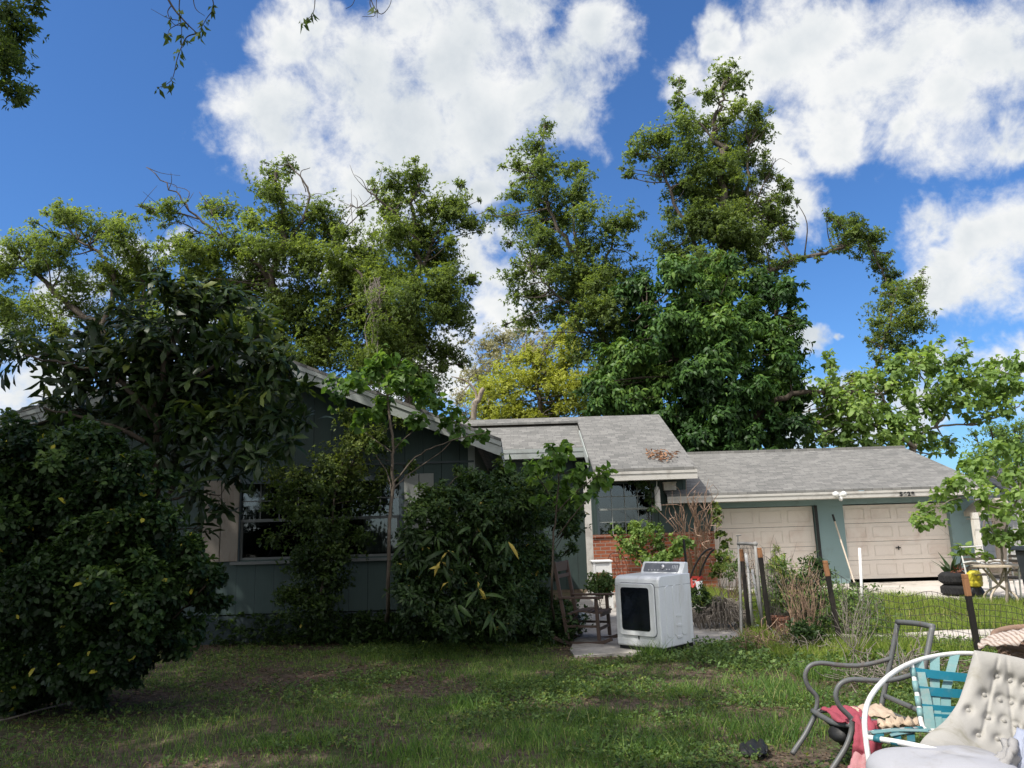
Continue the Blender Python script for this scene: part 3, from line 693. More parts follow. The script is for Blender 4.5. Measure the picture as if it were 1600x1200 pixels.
for k in range(1, 4): 
    xx = V0+(V1-V0)*k/4; mu.box2((xx-0.007, YB+0.01, VZ0), (xx+0.007, YB+0.035, zmid-0.02)); mu.box2((xx-0.007, YB+0.01, zmid+0.02), (xx+0.007, YB+0.035, VZ1))
for zz in ((VZ0+zmid)/2, (VZ1+zmid)/2): mu.box2((V0, YB+0.013, zz-0.007), (V1, YB+0.032, zz+0.007))
mu.build('window_sash', MAT['trim'], wo_)
mb = MB(); mb.box2((V0, YB+0.036, VZ0), (V1, YB+0.039, VZ1)); mb.build('window_pane', MAT['glass'], wo_)
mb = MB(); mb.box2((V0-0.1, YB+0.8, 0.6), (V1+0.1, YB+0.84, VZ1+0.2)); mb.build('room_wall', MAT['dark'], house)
a = P(917, 760, 16.42)
mb = MB(); mb.box2((a[0]-0.07, 16.38, 0.05), (a[0]+0.07, 16.52, EZ0-0.175)); mb.box2((a[0]-0.09, 16.36, 0.04), (a[0]+0.09, 16.54, 0.16)); mb.build('porch_post', MAT['white_trim'], house, bevel=0.006)
a = P(1036, 755, YB-0.05); b = P(1056, 766, YB-0.05)
mb = MB(); mb.box2((a[0], YB-0.12, b[2]), (b[0], YB+0.018, a[2])); mb.box2((a[0]-0.01, YB-0.14, a[2]), (b[0]+0.01, YB+0.018, a[2]+0.02)); mb.build('wall_vent', MAT['white_trim'], house)

# garage
GE = 16.9; GRY = 20.4; gx0 = P(1042, 772, GE)[0]; gx1 = P(1545, 760, GE)[0]
gez = P(1300, 768, GE)[2]; grz = P(1300, 704, GRY)[2]
mb = MB()
mb.slab([(gx0, GE, gez), (gx1, GE, gez), (gx1, GRY, grz), (gx0, GRY, grz)], (0, 0, 0.045)); mb.slab([(gx0, GRY+0.003, grz), (gx1, GRY+0.003, grz), (gx1, GRY+3.6, gez), (gx0, GRY+3.6, gez)], (0, 0, 0.045))
mb.build('roof', MAT['shingle'], house)
mb = MB(); mb.box2((gx0-0.02, GRY-0.14, grz+0.0), (gx1, GRY+0.14, grz+0.062)); mb.build('ridge_cap', MAT['shingle'], house)
mb = MB(); mb.box2((gx0, GE-0.035, gez-0.15), (gx1, GE-0.003, gez-0.012)); mb.box2((gx0, GE-0.05, gez-0.06), (gx1, GE-0.036, gez-0.008))
mb.slab([(gx1-0.03, GE, gez-0.17), (gx1-0.03, GRY, grz-0.17), (gx1-0.03, GRY, grz-0.004), (gx1-0.03, GE, gez-0.004)], (0.028, 0, 0)); mb.build('fascia', MAT['white_trim'], house)
YG = 17.7
mb = MB(); mb.box2((gx0+0.01, GE, gez-0.15), (gx1-0.035, YG, gez-0.13)); mb.build('soffit', MAT['soffit'], house)
DL0, DL1 = P(1117, 850, YG)[0], P(1277, 850, YG)[0]; DR0, DR1 = P(1320, 850, YG)[0], P(1486, 850, YG)[0]
DT = P(1300, 789, YG)[2]; WR = P(1527, 850, YG)[0]; gfl = 0.15
mb = MB(); mb.box2((bx1+0.002, YG-0.1, DT), (WR, YG+0.1, gez-0.14)); mb.box2((DL1, YG-0.1, gfl-0.1), (DR0, YG+0.1, DT-0.0005)); mb.box2((DR1, YG-0.1, gfl-0.1), (WR, YG+0.1, DT-0.0005))
mb.box2((WR-0.2, YG+0.1, gfl-0.1), (WR, 23.5, gez-0.1)); mb.build('garage_wall', MAT['stucco'], house)
mb = MB(); mb.slab([(WR-0.1, 17.6, gez-0.15), (WR-0.1, 23.2, gez-0.15), (WR-0.1, GRY, grz-0.03)], (0.09, 0, 0)); mb.build('side_wall', MAT['stucco'], house)
mb = MB(); mb.box2((DL1-0.03, YG-0.13, gfl-0.05), (DL1+0.03, YG-0.101, DT-0.0)); mb.build('door_trim', MAT['dark'], house)
MAT['door_panel'] = paint('door_relief_shade', (0.675, 0.61, 0.545), (0.50, 0.37, 0.30), 0.6, 1.3, 0.6, 0.001, 0.3)  # darker door paint on the panel ridges, relief shade put into colour
def garage_door(x0, x1, z0, z1, y, label, handle):
    rows = 4; H = (z1-z0)/rows; door = MB()
    for r in range(rows): door.box2((x0, y, z0+r*H+0.004), (x1, y+0.04, z0+(r+1)*H-0.004))
    d = door.build('garage_door', MAT['door'], house); d["label"] = label
    pn = MB()
    for r in range(rows):
        for c in range(4):
            wv = (x1-x0)/4; a0 = x0+c*wv+0.07; a1 = x0+(c+1)*wv-0.07; b0 = z0+r*H+0.085; b1 = z0+(r+1)*H-0.085; s = 0.018
            for lo, hi in (((a0, b0), (a1, b0+s)), ((a0, b1-s), (a1, b1)), ((a0, b0+s), (a0+s, b1-s)), ((a1-s, b0+s), (a1, b1-s))):
                pn.box2((lo[0], y-0.008, lo[1]), (hi[0], y-0.0005, hi[1]))
            pass
    pn.build('door_panel', MAT['door_panel'], d, bevel=0.002)
    if handle:
        hm = MB(); xc = (x0+x1)/2; zc = z0+H*1.62; hm.box2((xc-0.05, y-0.03, zc-0.012), (xc+0.05, y-0.001, zc+0.012)); hm.box2((xc-0.012, y-0.035, zc-0.05), (xc+0.012, y-0.031, zc+0.04)); hm.build('handle', MAT['dark'], d)
    return d
garage_door(DL0-0.3, DL1-0.03, gfl-0.02, DT-0.01, YG+0.02, 'left garage door with faded panels partly behind weeds', False)
garage_door(DR0, DR1, gfl+0.13, DT-0.02, YG+0.02, 'right garage door raised a little above the driveway', True)
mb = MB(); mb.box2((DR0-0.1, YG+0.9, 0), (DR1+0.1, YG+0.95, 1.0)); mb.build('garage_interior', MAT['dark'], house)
mb = MB(); mb.box2((DL0-0.3, YG+0.1, 0.0), (WR-0.21, 22.5, gfl+0.008)); mb.build('garage_floor', MAT['patio'], house)
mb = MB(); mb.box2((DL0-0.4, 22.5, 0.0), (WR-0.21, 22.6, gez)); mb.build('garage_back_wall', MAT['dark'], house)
fc = bpy.data.curves.new('house_number', 'FONT'); fc.body = '5628'; fc.size = 0.125; fc.extrude = 0.004; fc.offset = 0.006; fc.space_character = 1.35
fo = bpy.data.objects.new('tmp_text', fc); COL.objects.link(fo); dg = bpy.context.evaluated_depsgraph_get()
tm = bpy.data.meshes.new_from_object(fo.evaluated_get(dg)); bpy.data.objects.remove(fo)
MAT['black'] = paint('black_paint', (0.012, 0.012, 0.012), (0.05, 0.045, 0.04), 0.2, 8)
no = link_mesh('house_number', tm, MAT['black'], house)
a = P(1406, 772, GE-0.06); no.location = Vector((a[0], GE-0.056, gez-0.145)) - house.location; no.rotation_euler = (math.pi/2, 0, 0)
MAT['white'] = paint('white_plastic', (0.72, 0.72, 0.70), (0.3, 0.28, 0.25), 0.25, 8, 0.45)
a = P(1309, 770, GE-0.1)
mb = MB(); mb.lathe([(0.06, 0), (0.06, 0.03), (0.03, 0.04)], (a[0], GE-0.05, gez-0.09), 14, np.array([[1,0,0],[0,0,-1],[0,1,0]]))
mb.tube([(a[0], GE-0.09, gez-0.09), (a[0], GE-0.15, gez-0.1)], 0.02)
fl = mb.build('floodlight', MAT['white'], house, smooth=True)
for sx_, dx in ((-1, -0.085), (1, 0.085)):
    mb = MB(); mb.sphere((a[0]+dx, GE-0.19, gez-0.07), (0.065, 0.075, 0.065)); mb.tube([(a[0], GE-0.14, gez-0.1), (a[0]+dx, GE-0.17, gez-0.08)], 0.018); mb.build('lamp_head', MAT['white'], fl, smooth=True)
mb = MB(); mb.sphere((a[0]+0.02, GE-0.17, gez-0.165), (0.045, 0.05, 0.05)); mb.build('motion_sensor', MAT['white'], fl, smooth=True)
# pile of dead leaves on the main roof
def scatter_flat(n, cx, cy, rx, ry, rng): 
    a = rng.uniform(0, 6.283, n); r = rng.uniform(0, 1, n)**0.6; return cx + rx*r*np.cos(a), cy + ry*r*np.sin(a)
rng = np.random.default_rng(5)
x, y = scatter_flat(85, P(1032, 719, 17.0)[0], 16.95, 0.36, 0.35, rng)
z = EZ0 + SL*(y-ER0) + 0.065 + rng.uniform(0, 0.05, len(x)); n = len(x)
lp_ = leaf_mesh('leaf_pile', np.stack([x, y, z], 1), nrm(rng.normal(0, 1, (n, 3))*np.array([1, 1, 0.4])), nrm(rng.normal(0, 0.5, (n, 3))+np.array([0, 0, 1])), rng.uniform(0.09, 0.22, n), rng.uniform(0.03, 0.06, n), rng.uniform(0.3, 1, n), leafmat('rusty_leaves', [(0, (0.14, 0.06, 0.03)), (1, (0.42, 0.24, 0.14))], 0.2, 0.7, 0.2, (1, 1, 1)))
tag(lp_, 'rust brown pile of dead leaves lying on the porch roof near its right corner', 'leaf pile')
# ------------------------------------------------------------------ trees behind the house
def base_at(u, D): 
    p = P(u, 830, D); return (p[0], p[1], float(gz(p[0], p[1])))
GRP = 'trees standing behind the house'
plant('oak_tree', 'sparse oak at far left with its lower limbs open to the sky', 'tree', 25,
 [(20,395,36),(60,380,38),(108,345,34),(95,335,22),(150,362,40),(190,378,38),(215,405,38),(115,440,40),(60,485,40),(15,500,38),(125,482,40),(232,430,36),(175,428,30),(60,420,30),(0,420,34),(90,395,30),(185,350,20),(0,470,26),(40,520,30),(90,520,26),(230,470,34),(160,500,30),(200,450,40),(215,500,40),(250,500,34)],
 base_at(190, 25), [('base', [(175,560,0),(110,480,.3),(60,430,.5),(20,390,.5)], (0.28, 0.05)), ('l', [(150,540,0),(180,440,0),(160,400,.2),(125,375,.3)], (0.16, 0.04)), ('l', [(210,560,0),(225,470,.2),(215,410,.3)], (0.16, 0.04)),
  ('l', [(52,430,.3),(46,455,.3),(38,480,.2)], (.03,.012)), ('l', [(46,440,.3),(60,480,.3)], (.02,.008))],
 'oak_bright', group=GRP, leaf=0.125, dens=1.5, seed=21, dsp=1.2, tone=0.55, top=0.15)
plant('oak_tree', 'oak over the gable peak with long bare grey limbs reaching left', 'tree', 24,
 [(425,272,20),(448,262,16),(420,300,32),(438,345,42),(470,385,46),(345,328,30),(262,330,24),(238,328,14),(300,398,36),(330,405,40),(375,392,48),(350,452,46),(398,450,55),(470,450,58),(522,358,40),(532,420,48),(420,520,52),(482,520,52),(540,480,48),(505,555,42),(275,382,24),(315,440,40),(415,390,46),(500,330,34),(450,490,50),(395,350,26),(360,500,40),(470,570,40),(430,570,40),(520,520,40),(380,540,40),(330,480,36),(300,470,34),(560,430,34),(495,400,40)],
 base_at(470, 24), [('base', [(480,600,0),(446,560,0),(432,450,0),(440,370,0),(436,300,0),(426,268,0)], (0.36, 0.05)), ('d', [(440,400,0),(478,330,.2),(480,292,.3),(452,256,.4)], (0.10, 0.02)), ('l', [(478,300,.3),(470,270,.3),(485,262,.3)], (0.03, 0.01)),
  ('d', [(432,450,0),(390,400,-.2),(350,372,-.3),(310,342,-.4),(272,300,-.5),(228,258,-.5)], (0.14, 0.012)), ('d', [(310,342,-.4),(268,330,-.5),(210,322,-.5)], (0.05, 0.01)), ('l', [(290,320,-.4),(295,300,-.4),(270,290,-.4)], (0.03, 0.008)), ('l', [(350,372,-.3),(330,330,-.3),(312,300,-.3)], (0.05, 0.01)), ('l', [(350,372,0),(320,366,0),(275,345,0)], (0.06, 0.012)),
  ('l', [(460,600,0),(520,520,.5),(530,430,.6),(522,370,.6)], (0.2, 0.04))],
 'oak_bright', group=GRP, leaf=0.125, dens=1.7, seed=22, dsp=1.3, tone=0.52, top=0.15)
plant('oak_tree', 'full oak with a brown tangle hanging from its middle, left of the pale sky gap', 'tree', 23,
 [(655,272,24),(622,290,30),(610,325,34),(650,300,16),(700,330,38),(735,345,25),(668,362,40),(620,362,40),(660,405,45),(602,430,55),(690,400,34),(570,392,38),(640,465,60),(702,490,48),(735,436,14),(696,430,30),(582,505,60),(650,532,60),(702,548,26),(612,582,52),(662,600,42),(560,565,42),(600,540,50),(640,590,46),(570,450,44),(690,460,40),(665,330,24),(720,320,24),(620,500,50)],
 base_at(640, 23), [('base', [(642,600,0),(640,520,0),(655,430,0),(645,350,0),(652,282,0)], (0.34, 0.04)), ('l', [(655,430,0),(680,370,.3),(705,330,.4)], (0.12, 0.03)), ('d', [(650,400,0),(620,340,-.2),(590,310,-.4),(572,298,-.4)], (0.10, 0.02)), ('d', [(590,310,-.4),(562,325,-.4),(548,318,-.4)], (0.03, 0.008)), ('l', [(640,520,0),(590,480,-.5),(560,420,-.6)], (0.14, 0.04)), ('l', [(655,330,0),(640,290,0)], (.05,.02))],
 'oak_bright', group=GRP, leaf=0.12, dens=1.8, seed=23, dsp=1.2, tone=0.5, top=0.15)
# brown hanging tangle in that oak
def tangle(name, label, cat, segs, mat, parent=None, base=None):
    root = empty(name, base, label, cat); mb = MB()
    for s in segs: mb.tube(catmull(s[0], 4), s[1], 4)
    mb.build('strands', mat, root, recalc=False); return root
rng = np.random.default_rng(31); segs = []
for k in range(46):
    u = 586 + rng.normal(0, 4); Y0 = 21.6 + rng.normal(0, .1); v0 = 432 + rng.uniform(0, 30)
    L = rng.uniform(15, 60) if k < 38 else rng.uniform(70, 120)
    segs.append(([P(u + rng.normal(0, 3), v0 + L*q, Y0 + rng.normal(0, .05)) + np.array([rng.normal(0, .05), 0, 0]) for q in (0, .3, .6, 1)], rng.uniform(0.006, 0.018)))
tangle('dead_vine', 'brown dead vine tangle hanging in the full oak', 'vine', segs, MAT['straw'], base=P(586, 430, 21.6))
plant('pale_tree', 'pale grey green wispy tree seen through the gap beyond the yellow green tree', 'tree', 42,
 [(760,540,28),(790,530,30),(830,542,24),(742,582,28),(722,622,24),(800,562,24),(770,570,24),(845,560,22),(730,655,24),(755,600,24),(860,540,22),(815,520,20)],
 base_at(775, 42), [('base', [(765,640,0),(768,590,0),(785,545,0)], (0.22, 0.04)), ('l', [(768,590,0),(750,560,0)], (.1, .03)), ('l', [(770,580,0),(820,550,0)], (.1,.03))],
 'pale', 'bark_pale', group=GRP, leaf=0.17, dens=1.5, seed=24, dsp=2, tone=0.5)
plant('yellow_green_tree', 'dense yellow green tree behind the ridge of the entry roof', 'tree', 33,
 [(790,602,44),(838,592,48),(762,640,36),(890,560,36),(902,602,42),(860,640,42),(805,648,42),(920,640,42),(880,530,26),(828,560,22),(870,580,36),(760,610,30),(930,590,34),(845,650,40),(900,510,20),(780,660,30)],
 base_at(845, 33), [('base', [(845,650,0),(838,600,0),(835,570,0)], (0.25, 0.06))],
 'yellow', group=GRP, leaf=0.15, dens=2.0, seed=25, dsp=1.5, tone=0.5, top=0.25, rough=0.42)
root = empty('dead_tree', base_at(742, 27), 'bleached broken dead trunk leaning in the sky gap above the entry roof', 'tree snag'); mb = MB()
b0 = np.array(base_at(738, 27)); mb.tube(catmull([b0, P(740,655,27), P(748,625,27), P(755,606,27)], 5), [0.11]*5+[0.10]*5+[.085]*5+[0.05], 8)
mb.tube(catmull([P(746,630,27), P(742,610,27), P(728,595,27), P(705,588,27)], 5), np.linspace(0.06, 0.015, 16), 6); mb.tube(catmull([P(734,600,27), P(722,612,27), P(708,616,27)], 4), np.linspace(0.03, 0.01, 9), 5)
mb.build('trunk', MAT['bark_pale'], root, smooth=True)
plant('oak_tree', 'slender forked oak left of the tallest oak, dead leaves in its fork', 'tree', 27,
 [(852,195,12),(836,228,26),(810,258,20),(852,255,22),(832,292,30),(800,302,18),(852,322,28),(800,342,28),(830,362,34),(900,258,14),(905,292,28),(880,342,32),(918,332,28),(958,352,34),(980,352,22),(918,392,38),(870,392,26),(808,430,26),(832,462,34),(862,492,30),(900,442,30),(948,420,38),(985,440,34),(940,482,40),(930,540,40),(958,582,38),(850,412,24),(905,310,24),(960,510,36),(820,500,22),(850,375,28),(905,480,34),(890,270,16),(960,460,34),(935,610,30),(870,430,30),(890,462,30),(840,402,28),(915,432,32),(930,442,34),(850,300,24),(845,262,22)],
 base_at(955, 27), [('base', [(952,640,0),(935,500,0),(905,410,0),(862,340,0),(846,262,0),(848,195,0)], (0.30, 0.02)), ('l', [(905,410,0),(895,340,.3),(902,262,.4)], (0.12, 0.02)), ('l', [(925,470,0),(950,400,-.3),(960,350,-.3)], (0.12, 0.03)), ('l', [(930,500,0),(870,460,-.5),(830,420,-.5)], (0.12, 0.03))],
 'oak', group=GRP, leaf=0.14, dens=1.6, seed=26, dsp=1.3, tone=0.56, top=0.1)
rng = np.random.default_rng(32)
plant('oak_tree', 'tallest oak with a crooked crown and an arm arching far right', 'tree', 28,
 [(1130,120,26),(1152,132,20),(1108,150,18),(1060,128,12),(1060,160,14),(1066,192,28),(1030,222,34),(992,240,18),(1040,256,34),(985,270,12),(1080,232,34),(1182,180,22),(1190,210,18),(1166,212,34),(1120,262,40),(1160,252,34),(1060,292,28),(1092,312,40),(1150,312,40),(1198,322,34),(1230,292,16),(1216,342,24),(1112,362,44),(1160,372,40),(1200,352,28),(1060,352,20),(1042,385,28),(1112,402,40),(1140,422,36),(1090,342,38),(1232,312,12),(1150,170,20),(1100,200,24),(1060,400,30),(1180,400,30),(1140,340,40),(1225,370,18),(1195,275,24),(1130,220,26),
  (1312,350,18),(1345,360,26),(1358,385,24),(1322,378,20),(1372,416,16),(1335,345,16),(1365,370,14),(1300,340,9),(1385,435,12),(1380,402,12),(1396,432,14),(1110,300,36),(1140,280,34),(1095,270,28),(1120,340,38),(1150,380,34),(1085,425,30),(1130,190,18),(1228,408,16),(1205,420,20),(1252,402,8),(1275,398,7)],
 base_at(1125, 28), [('base', [(1120,600,0),(1126,450,0),(1126,330,0),(1130,240,0),(1112,200,0),(1128,165,0),(1130,130,0)], (0.42, 0.04)), ('l', [(1112,470,0),(1098,415,-.2),(1080,365,-.3),(1048,302,-.4),(1035,250,-.4)], (0.20, 0.04)), ('l', [(1126,400,0),(1165,330,.2),(1170,230,.3)], (0.18, 0.04)), ('d', [(1175,330,.2),(1195,285,.3),(1213,248,.4)], (0.07, 0.012)), ('l', [(1200,275,.3),(1208,255,.3),(1196,240,.3)], (0.025, 0.008)),
   ('l', [(1200,280,.3),(1226,262,.3)], (0.025, 0.008)), ('l', [(1128,470,0),(1190,432,-.5),(1240,406,-.6),(1290,396,-.6),(1325,380,-.6),(1350,372,-.6),(1365,400,-.6),(1385,435,-.6)], (0.17, 0.025)), ('l', [(1080,230,0),(1062,160,0),(1062,120,0)], (0.05, 0.012)), ('l', [(1130,240,0),(1090,190,0),(1066,190,0)], (.08, .03))],
 'oak', group=GRP, leaf=0.14, dens=1.9, seed=27, dsp=1.4, tone=0.55, top=0.1)
plant('broadleaf_tree', 'massive dark broadleaf tree whose drooping leaf clusters fill the middle of the trees', 'tree', 25,
 [(1000,462,38),(1060,430,44),(1128,450,50),(1190,452,42),(1228,455,26),(1000,522,44),(1060,512,54),(1130,522,58),(1200,522,48),(1238,500,22),(962,582,38),(1020,592,58),(1100,592,62),(1178,592,58),(1228,572,28),(1002,632,44),(1070,662,58),(1140,672,58),(1198,640,46),(1238,620,26),(1170,705,40),(1080,705,25),(1220,540,30),(955,625,34),(1240,660,24),(1040,560,40),(1210,690,30),(985,560,34),(1085,470,40),(1160,490,40),(940,600,26),(1125,560,40,-1.4),(1130,630,42,-1.4),(1112,505,34,-1.4),(1150,690,32,-1.2),(1090,690,30,-1.2),(1110,600,30,-1.6),(1180,610,30,-1.4)],
 base_at(1130, 25), [('base', [(1135,700,0),(1125,600,0),(1120,480,0)], (0.40, 0.12)), ('l', [(1135,690,0),(1175,655,-.6),(1225,620,-1.),(1290,612,-1.),(1345,612,-1.)], (0.20, 0.06)), ('l', [(1130,640,0),(1060,560,-.6),(1010,480,-.6)], (0.2, 0.06)), ('l', [(1130,600,0),(1190,540,.4),(1220,470,.4)], (0.2, 0.06))],
 'broad', 'stem', group=GRP, leaf=0.27, wr=0.42, k=7, dens=0.95, seed=28, dsp=1.5, tone=0.5, tonevar=0.14, top=0.1, droop=0.75, spread=1.25, shape='leaf6', curl=0.25, rough=0.4, nsub=8)
plant('oak_tree', 'thin oak rising above the pale broad leaved tree behind the garage', 'tree', 26,
 [(1400,452,26),(1432,440,16),(1388,482,28),(1430,482,24),(1392,520,32),(1436,512,18),(1405,542,22),(1372,505,18),(1415,465,24),(1375,560,16),(1358,590,22),(1370,540,14),(1440,455,10),(1345,600,22),(1420,500,24)],
 base_at(1355, 26), [('base', [(1350,640,0),(1366,580,0),(1385,520,0),(1402,450,0)], (0.16, 0.02)), ('l', [(1385,520,0),(1425,480,0)], (.05, .015))],
 'oak', group=GRP, leaf=0.125, dens=1.5, seed=29, dsp=0.7, tone=0.65)
plant('broad_leaved_tree', 'pale green tree with open spreading branches rising behind the garage roof', 'tree', 25,
 [(1290,602,26),(1330,635,34),(1290,652,34),(1340,672,34),(1390,602,32),(1440,572,24),(1482,566,28),(1520,602,28),(1560,602,22),(1592,602,20),(1400,662,32),(1450,642,24),(1500,625,26),(1540,640,18),(1572,632,20),(1270,690,24),(1320,690,30),(1380,690,30),(1440,690,24),(1480,690,18),(1350,622,28),(1425,560,22),(1400,575,26),(1535,575,18),(1370,650,30),(1310,610,20),(1500,590,20),(1470,600,20),(1585,570,14),(1255,660,20),(1420,620,22),(1540,605,20),(1575,610,18),(1480,620,20),(1350,590,18),(1455,545,14),(1560,570,12),(1300,570,14)],
 base_at(1430, 25), [('base', [(1428,705,0),(1462,668,0),(1530,662,0),(1580,640,0),(1610,620,0)], (0.09, 0.015)), ('l', [(1428,705,0),(1390,640,.4),(1370,600,.5)], (0.12, 0.03)), ('l', [(1462,668,0),(1480,640,.3),(1490,580,.4)], (0.10, 0.02)), ('l', [(1430,700,0),(1340,650,-.4),(1290,610,-.4)], (0.12, 0.03)), ('l', [(1510,664,0),(1540,650,.2),(1545,600,.3)], (0.06, 0.02)), ('l', [(1462,668,0),(1455,620,.1),(1430,570,.2)], (0.08, 0.02))],
 'light_pale', 'stem_pale', group=GRP, leaf=0.25, wr=0.6, k=5, dens=0.25, sat=2, seed=33, dsp=1.2, tone=0.45, tonevar=0.12, droop=0.45, shape='oval', curl=0.2)
plant('bright_tree', 'hazy bright green tree at the far right edge above the shelter', 'tree', 36,
 [(1545,705,34),(1582,692,38),(1605,722,40),(1592,668,18),(1560,740,34),(1600,760,34),(1530,735,24),(1565,675,20)],
 base_at(1585, 36), [], 'light', group=GRP, leaf=0.16, dens=1.6, seed=34, dsp=1.2, tone=0.6)
# far hedge line behind everything: a distant wood that reads as one mass
rng = np.random.default_rng(41); tips = []
for xx in np.arange(-70, 90, 1.6):
    hgt = 3.2 + 1.2*math.sin(xx*0.4) + rng.normal(0, .4); n = 90
    p = np.stack([xx + rng.normal(0, 1.0, n), 55 + rng.normal(0, 1.2, n), hgt*rng.uniform(0, 1, n)**0.7], 1); tips.append(p)
tips = np.concatenate(tips); A = rosettes(tips, nrm(rng.normal(0, 1, tips.shape) + np.array([0, -0.4, 0.6])), 0.5 + rng.normal(0, .12, len(tips)), 4, 0.5, rng)
tag(leaf_mesh('far_wood', *A, MAT['oak']), kind='stuff')

# ------------------------------------------------------------------ shading oak over the yard (stands left of the camera)
orng = np.random.default_rng(51)
ob = (-9.5, 1.0, 0.0)
oroot = empty('shade_oak', ob, 'big oak reaching in from above with leafy mass in upper left corner', 'tree')
mb = MB()
def limb(pts, r0, r1): 
    c = catmull(pts, 6); m_ = len(c); mb.tube(c, [r0+(r1-r0)*i/(m_-1) for i in range(m_)], 8)
limb([(-9.5,1,-.2),(-9.3,1.2,3),(-9.4,1.5,6),(-9,2,9)], 0.48, 0.3)
for tgt in ((-15,6,12),(-14,1,12.5),(-4,6,12),(-5,1,12.5),(-9,7,12),(-9.5,-4,12)):
    limb([(-9.1,1.8,8), ((-9.1+tgt[0])/2, (1.8+tgt[1])/2, 10.5), tgt], 0.2, 0.05)
pos = []
CEN = []
for k in range(600):
    x = orng.uniform(-17.5, -2.6); y = orng.uniform(-8.5, 8.6)
    edge = -4.35 + 0.30*(y - 3.8)
    if x > edge + orng.normal(0, 0.35): continue
    if (x + 7.2)**2 + (y - 7.6)**2 < 1.1**2: continue
    z = 11.4 + orng.normal(0, 0.6)
    CEN.append((x, y, z))
for c in CEN:
    R = orng.uniform(0.6, 1.15)
    tips, dirs, tn, sc = clump_tips(np.array(c), R, 34, orng, 4, 0.5, 0.7)
    pos.append(rosettes(tips, dirs, 0.45 + tn, 5, 0.24, orng, 1.2, 0.1))
# unseen foliage added left of and behind the camera to screen off sky light
for k in range(85):
    c = (orng.uniform(-17, -0.5), orng.uniform(-9, -4.5), orng.uniform(3.5, 10)); tips, dirs, tn, sc = clump_tips(np.array(c), 1.5, 50, orng, 5, 0.9, 0.5)
    pos.append(rosettes(tips, dirs, 0.4 + tn, 5, 0.27, orng, 1.2, 0.1))
# the corner mass that hangs into view
for (u, v, r) in ((8,18,40),(25,60,36),(8,105,36),(30,148,24),(55,12,24),(0,60,40),(45,140,14),(15,140,24),(20,85,28),(50,40,14)):
    c = P(u, v, 6.6 + orng.uniform(-.4, .4)); tips, dirs, tn, sc = clump_tips(c, r*6.6/FPX, int(2.2*r*r/30), orng, 5, 0.9, 0.5)
    pos.append(rosettes(tips, dirs, 0.35 + tn, 5, 0.062, orng, 1.2, 0.3, 0.42))
a = [np.concatenate(q) for q in zip(*pos)]
# leaves cut from the unseen crown to shape sun patches on lawn, magnolia and sapling
gr = a[0] - SUN*(a[0][:, 2:3]/SUN[2]); keep = np.ones(len(gr), bool)
for (u, v, rx, ry) in ((1130,1070,.95,.45),(1210,1062,.6,.4),(1240,1100,.7,.6),(1185,1150,.5,.28),(860,1095,.28,.16),(745,1105,.32,.14),(930,1075,.25,.1),(810,1012,.3,.12),(310,1045,.35,.12),(330,1000,.2,.12),(1050,1082,.5,.25),(980,1182,.3,.1),(1100,1192,.5,.18),(640,1120,.2,.08),(560,1165,.22,.08),(420,1190,.3,.08),(1000,1120,.3,.1),(700,1170,.2,.08),(480,1080,.2,.08),(1060,1130,.45,.18),(1150,1110,.4,.16),(1090,1050,.5,.22),(990,1075,.35,.12),(905,1140,.25,.09),(820,1130,.25,.08),(1230,1180,.6,.25),(640,1060,.25,.08),(1010,1050,.3,.1)):
    p = G(u, v); keep &= (((gr[:, 0]-p[0])/rx)**2 + ((gr[:, 1]-p[1])/ry)**2 > 1) | (a[0][:, 2] < 8)
pm = P(350, 470, 9.6); gm = pm - SUN*(pm[2]/SUN[2]); keep &= (((gr[:, 0]-gm[0])/1.1)**2 + ((gr[:, 1]-gm[1])/.9)**2 > 1) | (a[0][:, 2] < 8)
pm = P(580, 600, 10.8); gm = pm - SUN*(pm[2]/SUN[2]); keep &= (((gr[:, 0]-gm[0])/1.0)**2 + ((gr[:, 1]-gm[1])/.6)**2 > 1) | (a[0][:, 2] < 8)
keep &= (gr[:, 0] < 1.75 + 0.2*(gr[:, 1]-5)) | (gr[:, 1] > 9) | (a[0][:, 2] < 8)
a = [q[keep] for q in a]
limb([(-9.2,2,8.2), (-8,5,7.6), tuple(P(-60,40,6.6)), tuple(P(20,70,6.6))], 0.12, 0.012)
# bare twigs hanging from above into the top of the picture
tw = MB(); tl = [[], [], []]; clusters = []
def twig(pts, r0, r1, leaves):
    c = catmull([P(u, v, Y) for u, v, Y in pts], 5); m_ = len(c)
    tw.tube(c, [r0+(r1-r0)*i/(m_-1) for i in range(m_)], 5)
    for i in leaves: tl[0].append(c[min(int(i*(m_-1)), m_-1)]); tl[1].append((orng.normal(0, .4), 0, -1)); tl[2].append(0.35)
twig([(250,-30,6),(268,8,6),(290,35,6),(308,52,6)], 0.012, 0.004, (0.7, 1.0)); twig([(308,52,6),(292,58,6),(283,75,6),(276,95,6),(268,125,6),(246,138,6)], 0.006, 0.002, (.25,.45,.6,.8,.85,1.0))
twig([(285,-30,6),(280,10,6),(284,45,6),(282,70,6)], 0.006, 0.002, (0.4,0.8)); twig([(268,8,6),(262,20,6),(272,38,6),(290,40,6)], 0.005, 0.002, (0.5,)); twig([(320,-30,6),(334,8,6),(322,30,6),(312,48,6)], 0.006, 0.002, (.35,.45,.7,.9)); twig([(300,-20,6),(305,12,6),(320,25,6)], .005, .002, ()); twig([(280,32,6),(262,28,6),(236,14,6)], .004, .0015, ())
twig([(282,36,6),(266,45,6),(262,55,6)], .004, .0015, (.8,1.0)); twig([(306,52,6),(314,50,6)], .004, .002, (1.0,))
clusters.append((tw, tl)); tw = MB(); tl = [[], [], []]
twig([(492,-30,6),(492,5,6),(488,22,6),(474,36,6)], 0.005, 0.002, (.7,.85,1.0))
clusters.append((tw, tl)); tw = MB(); tl = [[], [], []]
